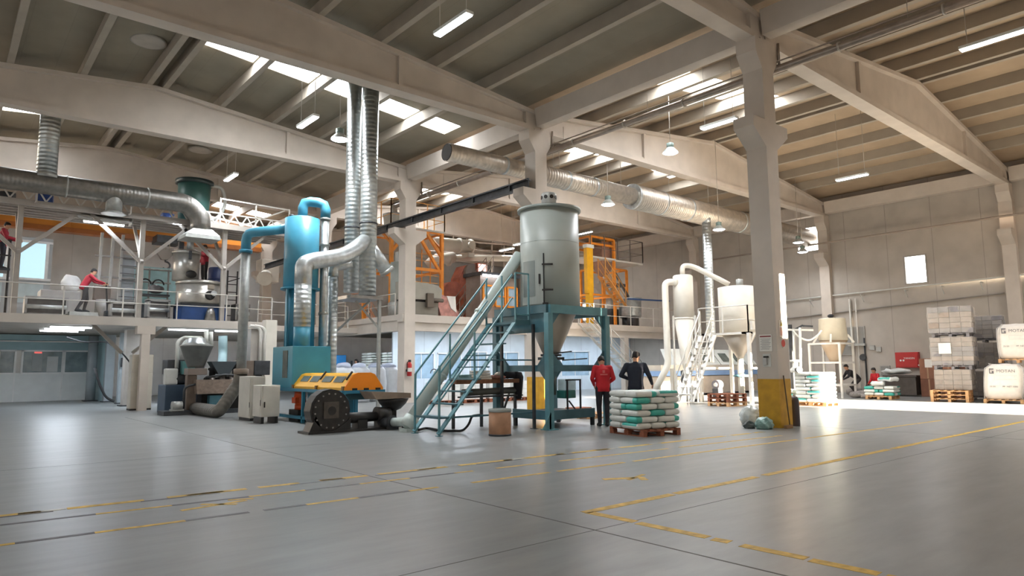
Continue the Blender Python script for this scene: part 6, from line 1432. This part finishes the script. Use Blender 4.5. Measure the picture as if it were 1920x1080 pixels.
obj('handle', MB().bar((hx+.1, 29.5, LZ+.3), (hx, 29.5, LZ+1.38), .05).bar((hx, 29.3, LZ+1.38), (hx, 29.7, LZ+1.38), .04), black, t); obj('pump', MB().box((hx, 29.35, LZ), (hx+.3, 29.65, LZ+.35), .03), dark, t); obj('fork', MB().box((hx+.3, 29.3, LZ+.05), (hx+1.3, 29.45, LZ+.12)), dark, t); obj('fork', MB().box((hx+.3, 29.55, LZ+.05), (hx+1.3, 29.7, LZ+.12)), dark, t)
one('work_step', MB().box((w1.x-.5, 29.1, LZ), (w1.x+.4, 29.9, LZ+.25)), galv_dull, 'low grey step under the leaning worker', 'step')
w2 = at(6, 455, Y=29.5)
person((w2.x, 29.5, 5.0), R(-10), dict(le=(-.28, .1, 1.16), lw=(-.2, .4, 1.1), re=(.28, .1, 1.16), rw=(.2, .42, 1.1), head=(0, .08, 1.6), neck=(0, .04, 1.46)), red_s, trous, 'person in a dark red shirt cut off by the left edge on a stand', (.1, 1, -.4), .98)
t = thing('dark_stand', 'dark railed stand at the left edge under the cut-off worker', 'stand', (1.5, 29.5, LZ)); obj('deck', MB().box((.3, 29.0, 4.92), (1.75, 30.0, 5.0)), dark, t)
for x in (.4, 1.7): obj('leg', MB().bar((x, 29.05, LZ), (x, 29.05, 6.0), .07), black, t)
for z in (5.45, 5.98): obj('rail', MB().bar((.3, 29.05, z), (1.75, 29.05, z), .05), black, t)
# plastic-covered windows, white sack, machines in the back of the mezzanine
for k, (x0, x1, y, e) in enumerate(((2.5, 3.4, 36.0, 1), (.6, 1.95, 36.2, 2))):
    z0, z1 = 5.5, 7.05
    t = thing('screen_booth', ('booth with a plastic-covered bluish window behind the left post', 'booth with bright window panes at the left edge')[k], 'booth', (x0, y, LZ)); obj('wall', MB().box((x0-.15, y+.03, LZ), (x1+.25, y+.9, 7.3)), mat('booth_pale', 'a9adb0', .6, 0, .05), t); f = MB()
    for a_, b_ in (((x0-.15, z0-.1), (x1+.25, z0)), ((x0-.15, z1), (x1+.25, z1+.1)), ((x0-.15, z0), (x0, z1)), ((x1, z0), (x1+.12, z1))): f.box((a_[0], y-.04, a_[1]), (b_[0], y+.03, b_[1]))
    if k: f.box((1.2, y-.04, z0), (1.26, y+.03, z1)).box((x0, y-.04, 6.3), (x1, y+.03, 6.36))
    obj('window_frame', f, wfm, t); obj('pane', MB().box((x0, y-.01, z0), (x1, y+.02, z1)), mat('lit_pane', 'b7dcea', .3, emit=.75), t); obj('lower_panel', MB().box((x0, y-.02, 4.4), (x1, y+.03, 5.3)), mat('lower_pane', 'b9c7cb', .5), t)
ws = at(133, 530, Y=31.5); one('white_bag', MB().ball((ws.x, 31.5, ws.z-.05), .42, .8, .7, .85, 3).jitter(.09, 4), mat('bag_bright', 'f1f0ec', .6, 0, .04), 'bright white crumpled bag just left of the leaning worker', 'bag')
one('bag_table', MB().box((ws.x-1.0, 31.1, LZ), (ws.x+.3, 32.2, ws.z-.36), .04), mat('table_grey', 'a19c97', .6, 0, .08), 'grey block table under the bright white bag', 'table')
mg = [mat('machine_grey_a', '8f8c88', .5, .2, .12, 3), mat('machine_grey_b', '6d6a69', .5, .3, .15, 3), mat('machine_grey_c', 'aaa7a2', .5, .2, .1, 3)]
# scaffold-like frame machine in the middle of the mezzanine
t = thing('dosing_frame', 'tall grey dosing frame of posts and rungs in the middle of the left mezzanine', 'machine', (5.3, 31.5, LZ))
for x in (4.75, 5.15, 5.5, 6.1): obj('post', MB().bar((x, 31.3, LZ), (x+.05, 31.3, 7.0 if x < 5.6 else 6.4), .1), mg[2], t)
for k in range(9): obj('rung', MB().bar((5.5, 31.25, 3.8+k*.32), (6.1, 31.25, 3.8+k*.32), .035), mg[1], t)
for z in (4.3, 5.2, 6.05): obj('tie', MB().bar((4.6, 31.3, z), (6.2, 31.3, z), .07), mg[0], t)
obj('scale_hopper', MB().lathe((5.0, 31.0, 0), [(.12, 3.4), (.3, 3.9), (.34, 4.25)], 16), mg[2], t); obj('box', MB().box((4.6, 30.9, 4.25), (5.15, 31.3, 4.8), .02), mat('box_brown', '6a5d54', .6), t); obj('panel', MB().box((5.55, 31.4, 4.0), (6.05, 31.5, 6.2)), mat('booth_pale', 'a9adb0', .6), t)
t = thing('pipe_manifold', 'pale manifold of pipes with a bluish film behind it on the left mezzanine', 'manifold', (6.9, 32, LZ))
obj('film', MB().box((6.2, 33.0, 4.3), (8.2, 33.05, 6.0)).jitter(.02, 3), mat('film_cyan', 'a9cfd2', .35, 0, .15, 2), t)
for z in (5.2, 5.75): obj('pipe', MB().cyl((6.0, 32, z), (7.6, 32, z), .04, seg=8), galv_dull, t)
for x in (6.05, 6.75, 7.5): obj('upright', MB().bar((x, 32, LZ), (x, 32, 5.8), .06), mg[0], t)
for x in (6.6, 7.1): obj('hose', MB().tube(arc((x, 31.95, 5.1), (1, 0, 0), (0, 0, 1), .22, 0, math.pi, 8), .03, 8), rubber, t)
obj('table', MB().box((6.2, 31.2, 4.55), (7.4, 31.8, 4.62)), dark, t); obj('gearbox', MB().ball((6.9, 31.4, 4.85), .25, 1.3, .8, .8).jitter(.04, 5), mg[1], t); obj('dark_core', MB().box((6.3, 31.3, LZ), (7.2, 31.9, 4.2)), dark, t)
for k, (x, y, w_, h_, m_, l) in enumerate(((2.9, 29.2, 1.3, .75, mg[1], 'low dark conveyor unit on the mezzanine left of the white bag'), (5.3, 29.0, .9, .7, mg[1], 'dark low unit under the dosing frame'), (6.5, 28.9, .8, .85, mg[1], 'dark low unit left of the wide kettle'), (9.6, 28.6, .6, .8, mg[1], 'dark unit on the mezzanine edge behind the vacuum pipe'))):
    t = thing('floor_unit', l, 'machine', (x, y, LZ), 'low units on the left mezzanine'); obj('frame', MB().box((x-w_/2, y, LZ), (x+w_/2, y+.6, LZ+.15)).box((x-w_/2, y, LZ+h_-.1), (x+w_/2, y+.6, LZ+h_)).box((x-w_/2, y, LZ+.1), (x-w_/2+.08, y+.6, LZ+h_-.05)).box((x+w_/2-.08, y, LZ+.1), (x+w_/2, y+.6, LZ+h_-.05)), mg[0], t); obj('core', MB().box((x-w_/2+.1, y+.1, LZ+.15), (x+w_/2-.1, y+.55, LZ+h_-.1)), m_, t); obj('roller', MB().cyl((x-w_/2+.05, y-.02, LZ+h_*.5), (x+w_/2-.05, y-.02, LZ+h_*.5), .08, seg=10), galv_dull, t)
t = thing('fan_box', 'pale fan box with a slanted outlet on the back wall above the mezzanine', 'fan', (12, 41, 6)); fb = at(500, 512, Y=41.5); obj('box', MB().box((fb.x-.5, 41.0, fb.z-.6), (fb.x+.6, 42.0, fb.z+.8), .03), cream, t); obj('outlet', MB().cyl((fb.x-.2, 41.0, fb.z-.2), (fb.x-.5, 40.5, fb.z-.5), .35, .45, 16), cream, t)
# ---------------------------------------------------------------- below the left mezzanine
tl = mat('teal_soffit', '93b0b6', .5, 0, .05, 2); ow = mat('office_white', 'dadfdf', .5, 0, .04, 2)
PY2 = 40.0
lo = MB(); lo.box((-5, PY2, .0), (6.1, PY2+.12, 1.36)); struct('partition', lo, ow)
struct('partition', MB().box((-5, PY2-.05, 2.45), (6.1, PY2+.1, 2.85)).box((-5, PY2-1.0, 2.9), (6.1, PY2+.1, 3.15)), tl)
for k, (x0, x1) in enumerate(((-1, 2.2), (2.3, 2.85), (3.2, 4.75), (4.9, 5.95))):
    f = MB()
    for a_, b_ in (((x0-.08, 1.36), (x0, 2.45)), ((x1, 1.36), (x1+.08, 2.45)), ((x0-.08, 1.3), (x1+.08, 1.38)), ((x0-.08, 2.38), (x1+.08, 2.46))): f.box((a_[0], PY2-.06, a_[1]), (b_[0], PY2+.06, b_[1]))
    f.box((x1+.02, PY2-.03, 0), (x1+.08, PY2, 1.3))
    w_ = struct('window_%d' % (11+k), f, wfm); obj('pane', MB().box((x0, PY2+.02, 1.38), (x1, PY2+.04, 2.38)), mat('office_glass', '85969b', .12, 0, .2, 2) if k != 1 else mat('office_glass_b', '8a979b', .2, 0, .2, 2), w_)
    if k == 2:
        obj('posted_sheet', MB().box((x0+.35, PY2-.01, 1.45), (x0+.75, PY2+.01, 2.3)), mat('sheet_grey', '9ea5a6', .6), w_); obj('posted_sheet', MB().box((x0+.95, PY2-.01, 1.4), (x0+1.4, PY2+.01, 2.15)), mat('sheet_white', 'c3c7c7', .6), w_); obj('red_sign', MB().box((x0+.42, PY2-.02, 2.3), (x0+.72, PY2, 2.38)), mat('sign_glow', 'e2655f', .5, emit=.8), w_)
    if k == 0: obj('orange_board', MB().box((1.5, PY2-.01, 1.75), (2.15, PY2+.01, 2.05)), mat('board_orange', 'd59a45', .5), w_)
struct('partition', MB().box((6.1, 37, 0), (6.2, PY2, 3.15)), tl)
for k, (x, w_, y) in enumerate(((5.75, .42, 38.0), (6.2, .36, 36.4), (6.3, .3, 34.0), (6.15, .5, 31.6))):
    t = thing('round_post' if k == 0 else 'steel_post', ('thick round grey post at the right end of the office windows', 'grey square post right of the round one', 'slim grey post with a control box', 'pale square post just left of the white lockers')[k], 'post', (x, y, 0))
    obj('shaft', MB().lathe((x, y, 0), [(w_/2, 0), (w_/2, 3.1)], 20) if k == 0 else MB().box((x-w_/2, y-w_/2, 0), (x+w_/2, y+w_/2, 3.1)), mat('post_grey', '8a9295', .5, 0, .06) if k < 3 else grey_s, t)
    obj('foot', MB().box((x-w_*.7, y-w_*.7, 0), (x+w_*.7, y+w_*.7, .05)), dark, t)
    if k == 2: obj('control_box', MB().box((x-.1, y-.35, 1.6), (x+.45, y-.15, 2.0), .02), dark, t)
t = thing('floor_cable', 'dark cable dropping from the mezzanine to the floor by the posts', 'cable', (6, 33, 0)); obj('cable', MB().tube(bend([at(178, 690, Y=33), at(186, 720, Y=33), at(198, 745, Y=33), at(214, 753, Y=33)], .5), .05, 8).tube(bend([at(125, 632, Y=33), at(155, 642, Y=33), at(200, 640, Y=33), at(232, 665, Y=30), at(248, 685, Y=30)], .5), .03, 8), rubber, t)
for x_, s in ((218, -1), (190, 1)): pass
t = thing('knee_brace', 'grey diagonal strut under the left mezzanine beside the lockers', 'strut', (5, 28.5, 2)); obj('strut', MB().bar(at(178, 612, Y=28.6), at(228, 662, Y=28.6), .12).bar(at(178, 612, Y=28.6), at(178, 612, Y=28.6)+V((-.12, 0, .2)), .12), grey_s, t)
t = thing('knee_brace', 'grey diagonal strut under the left mezzanine right of the lockers', 'strut', (7, 28.5, 2)); obj('strut', MB().bar(at(312, 612, Y=28.2), at(248, 662, Y=28.2), .12), grey_s, t)
for k, x in enumerate((5.47, 5.86)):
    t = thing('white_locker', 'tall cream locker at the mezzanine column, %s side' % ('left', 'right')[k], 'locker', (x+.1, 28.0, 0), 'cream lockers'); cl = mat('locker_cream', 'c9c2b4', .5, 0, .06, 3)
    obj('body', MB().box((x, 27.9, .06), (x+.32, 28.4, 2.02), .01), cl, t)
    for z in (.08, .72, 1.36): obj('door', MB().box((x+.01, 27.88, z), (x+.31, 27.9, z+.62), .005), cl, t)
    obj('plinth', MB().box((x, 27.92, 0), (x+.32, 28.4, .06)), black, t)
# extruder group
t = thing('extruder', 'grey extruder with a dark cone hopper and brown heat guard under the left mezzanine', 'extruder', (7.3, 24, 0))
ex = V((6.62, 24.1, 0)); brn = mat('guard_brown', '75675c', .5, .2, .12, 5)
obj('hopper', MB().lathe(ex, [(.24, 1.52), (.28, 1.6), (.5, 2.2), (.53, 2.24)], 24), mat('hopper_dark', '6e6f6c', .4, .5, .1, 4), t); obj('hopper_lid', MB().lathe(ex, [(.52, 2.24), (.3, 2.36), (.28, 2.5), (.05, 2.52)], 24), galv, t)
obj('throat', MB().box((ex.x-.3, ex.y-.25, 1.28), (ex.x+.3, ex.y+.25, 1.5), .02), mat('throat_grey', '83776f', .5, .2), t); obj('pedestal', MB().box((ex.x-.28, ex.y-.15, .14), (ex.x+.02, ex.y+.15, 1.28), .03), brn, t)
for k in range(5): obj('heater_band', MB().lathe((ex.x+.5+k*.32, ex.y, 1.0), [(.2, -.08), (.25, -.08), (.25, .08), (.2, .08)], 18, axis=(1, 0, 0)), mat('heater_steel', '77706a', .4, .6, .1, 5), t)
for k in range(3): obj('vent_pot', MB().lathe((ex.x+.55+k*.38, ex.y+.05, 0), [(.1, 1.15), (.1, 1.42), (.14, 1.44), (.14, 1.5), (.04, 1.55)], 14), galv_dull if k % 2 else dark, t)
obj('gear_motor', MB().cyl((ex.x+1.25, ex.y-.35, .95), (ex.x+1.75, ex.y-.35, .95), .24, seg=18).cyl((ex.x+1.2, ex.y-.35, .95), (ex.x+1.25, ex.y-.35, .95), .27, seg=18), black, t)
obj('cooling_pipes', MB().tube(bend([(ex.x+.2, ex.y-.45, 1.2), (ex.x+.9, ex.y-.5, 1.3), (ex.x+1.3, ex.y-.5, 1.2), (ex.x+1.35, ex.y-.5, .3)], .2), .035, 8).tube(bend([(ex.x-.4, ex.y-.3, .2), (ex.x-.4, ex.y-.3, .9), (ex.x, ex.y-.4, 1.0)], .15), .04, 8), dark, t)
obj('strand_die', MB().box((ex.x+1.85, ex.y-.25, .7), (ex.x+2.15, ex.y+.25, 1.25), .04), black, t); obj('front_pump', MB().cyl((ex.x-.75, ex.y-.3, .3), (ex.x-.45, ex.y-.3, .3), .15, seg=14).box((ex.x-.8, ex.y-.4, .12), (ex.x-.4, ex.y-.2, .2)), galv_dull, t)
obj('heat_guard', MB().prism([(ex.x-.1, ex.y-.5, 1.12), (ex.x+1.15, ex.y-.5, 1.12), (ex.x+1.1, ex.y-.5, .66), (ex.x-.05, ex.y-.5, .66)], (0, .5, 0)), mat('guard_tan', '8d7c6f', .5, .2, .15, 12), t)
obj('side_feeder', MB().prism([(ex.x+.4, ex.y-.3, 1.72), (ex.x+1.25, ex.y-.3, 1.72), (ex.x+1.0, ex.y-.3, 1.3), (ex.x+.65, ex.y-.3, 1.3)], (0, .5, 0)), mat('feeder_dark', '4f5559', .4, .4), t)
obj('barrel', MB().cyl((ex.x+.3, ex.y, 1.0), (ex.x+1.9, ex.y, 1.0), .2, seg=16), black, t); obj('gearbox', MB().box((ex.x+.2, ex.y-.1, .1), (ex.x+1.5, ex.y+.5, .68), .02), black, t); obj('green_box', MB().box((ex.x+.35, ex.y-.45, .12), (ex.x+.75, ex.y-.2, .6)), teal_d, t)
obj('bed', MB().box((ex.x-1.0, ex.y-.4, .0), (ex.x+2.2, ex.y+.4, .14)), dark, t); obj('motor', MB().cyl((ex.x+1.7, ex.y-.3, .36), (ex.x+2.1, ex.y-.3, .36), .2, seg=16), white_p, t); obj('end_box', MB().box((ex.x+1.25, ex.y-.25, 1.2), (ex.x+1.9, ex.y+.25, 1.75), .02), brn, t)
t = thing('extruder_drive', 'dark blue drive cabinet with a motor left of the extruder', 'machine', (6, 25, 0)); bl = mat('drive_blue', '3c4f63', .5, 0, .1, 3)
e2 = at(345, 755, Y=25.0); obj('cabinet', MB().box((e2.x-.6, 25, 0), (e2.x+.7, 26, .95), .02), bl, t); obj('motor', MB().cyl((e2.x-.3, 25.3, 1.15), (e2.x+.4, 25.3, 1.15), .2, seg=16), dark, t); obj('teal_panel', MB().box((e2.x-.1, 25.0, 1.3), (e2.x+.3, 25.3, 1.75)), mat('panel_teal', '5f8f8d', .4), t); obj('vacuum_pot', MB().box((e2.x-.6, 25.1, .95), (e2.x-.2, 25.4, 1.5), .05), white_p, t)
obj('upper_box', MB().box((e2.x-.5, 25.3, 1.3), (e2.x+.7, 26, 1.8), .02), dark, t)
t = thing('loader_pipe', 'pale bent loader pipes over the extruder hopper', 'pipe', (7, 24.5, 2)); 
pts = [at(331, 690, Y=25.2), at(333, 640, Y=25.2), at(345, 633, Y=25.2), at(378, 634, Y=24.2)]
obj('pipe', MB().tube(bend(pts, .25), .06, 10), white_p, t); obj('bent_duct', MB().tube(bend([at(346, 690, Y=25.8), at(344, 655, Y=25.8), at(352, 642, Y=25.8), at(362, 638, Y=25.8)], .2), .14, 10), galv_dull, t); obj('uprights', MB().cyl(at(387, 620, Y=24), at(387, 645, Y=24), .07, seg=10).cyl(at(396, 622, Y=24), at(396, 648, Y=24), .06, seg=10), white_p, t); obj('drop_pipe', MB().tube(bend([at(418, 630, Y=26), at(418, 665, Y=26), at(416, 690, Y=25)], .3), .16, 12), tl, t)
one('tied_sack', MB().ball((7.55, 29.6, .75), .55, .8, .8, 1.35, 3).jitter(.07, 3), mat('sack_bluegrey', 'aab4b8', .6, 0, .06), 'bluish white tied bag standing left of the extruder drive', 'bag')
t = thing('grey_plenum', 'pale upright box columns with pipes between extruder and blue tower', 'duct', (10, 26, 0))
for x_, w_, z1 in ((474, .28, 2.95), (505, .42, 3.3)): p = at(x_, 690, Y=25.5); obj('column', MB().box((p.x-w_/2, 25.4, 0), (p.x+w_/2, 25.8, z1)), cream if w_ > .3 else grey_s, t)
for x_ in (486, 494): p = at(x_, 690, Y=25.3); obj('pipe', MB().tube(bend([(p.x, 25.3, 1.4), (p.x, 25.3, 3.0), (p.x-.4, 25.3, 3.05)], .2), .06, 10), wsteel, t)
p = at(490, 675, Y=24); obj('shelf_box', MB().box((p.x-.3, 23.8, 1.25), (p.x+.25, 24.2, 1.75), .02), dark, t)
obj('mesh_panel', MB().box((at(470, 690, Y=26).x, 26.2, .1), (at(510, 690, Y=26).x, 26.25, 2.6)), mat('mesh_grey', '9a948c', .7, 0, .2, 30), t)
t = thing('floor_motor', 'white round motor on the floor behind the narrow cabinet', 'motor', (7.4, 20.9, 0)); p = at(462, 752, Y=21.2); obj('body', MB().cyl((p.x, 21.2, .32), (p.x+.35, 21.3, .32), .19, seg=16), white_p, t); obj('foot', MB().box((p.x, 21.1, 0), (p.x+.35, 21.4, .16)), dark, t)
# ---------------------------------------------------------------- storage behind the blue machine, beside the third column
for k, (x_, y, n, rows) in enumerate(((703, 35.5, 15, 2), (742, 33.7, 15, 1))):
    p = at(x_, 720, Y=y); pl = pallet(1.3, 1.2, wood_l, 'pallet under the %s high stack of pale sacks beside the third column' % ('left', 'right')[k]); pl.location = (p.x, y, 0)
    for j in range(n):
        for i in range(3):
            sack((p.x-.4+i*.4, y-.32, .146+j*.148), R(90)+0*j, 2, 'pale sack in the high stacks behind the blue machine beside the third column', 'pale sacks in the high stacks')
            if j < n: 
                s_ = sack((p.x-.4+i*.4, y+.3, .146+j*.148), R(90), 2, 'pale sack in the high stacks behind the blue machine beside the third column', 'pale sacks in the high stacks')
fl = mat('liner_white', 'c3c7cc', .5, 0, .06, 4, .2)
for k, x_ in enumerate((642, 672, 703, 728)):
    p = at(x_, 770, Y=26.6+.4*k); t = thing('liner_bag', 'pale tall liner bag standing in a row behind the yellow hood, %s from the left' % ('first', 'second', 'third', 'fourth')[k], 'bag', (p.x, p.y, 0), 'liner bags behind the yellow hood')
    m = MB().loft([[V((p.x+.42*b_*math.copysign(abs(math.cos(a))**.6, math.cos(a)), p.y+.42*b_*math.copysign(abs(math.sin(a))**.6, math.sin(a)), z)) for a in [2*math.pi*i/20 for i in range(20)]] for z, b_ in ((0, .92), (.1, 1), (.8, 1.05), (1.35, .95), (1.5, .7))]).jitter(.04, 3); obj('bag', m, fl, t); obj('neck', MB().ball((p.x, p.y, 1.55), .3, 1.1, 1.1, .5).jitter(.08, 5), mat('film_blue', 'b3bcd0', .4, 0, .08), t)
t = thing('blue_crate', 'blue box on the forklift load behind the liner bags', 'crate', (12, 36, 1.4)); p = at(646, 677, Y=36.5); obj('box', MB().box((p.x-.75, 36.6, p.z-.3), (p.x+.15, 37.2, p.z+.35), .02), mat('crate_blue', '2a7fc0', .5, 0, .08), t); obj('stand', MB().box((p.x-.7, 36.65, 0), (p.x+.1, 37.1, p.z-.3)), dark, t)
p = at(668, 688, Y=36.2); person((p.x, 36.2, .25), R(180), dict(pel=(0, 0, .9)), navy, trous, 'distant person in dark clothes beside the blue box', (0, 1, -.2), 1.0)
t = thing('forklift_mast', 'dark forklift body under the distant person', 'forklift', (p.x, 36.2, 0)); obj('body', MB().box((p.x-.5, 35.9, .1), (p.x+.5, 36.9, .25), .02), dark, t); obj('mast', MB().bar((p.x-.45, 35.9, 0), (p.x-.45, 35.9, 1.9), .08).bar((p.x+.45, 36.9, 0), (p.x+.45, 36.9, 1.9), .08), dark, t)
batten((17.0, 34, 3.43), 1.6, 'tube lamp over the storage behind the blue machine', True, w=110)
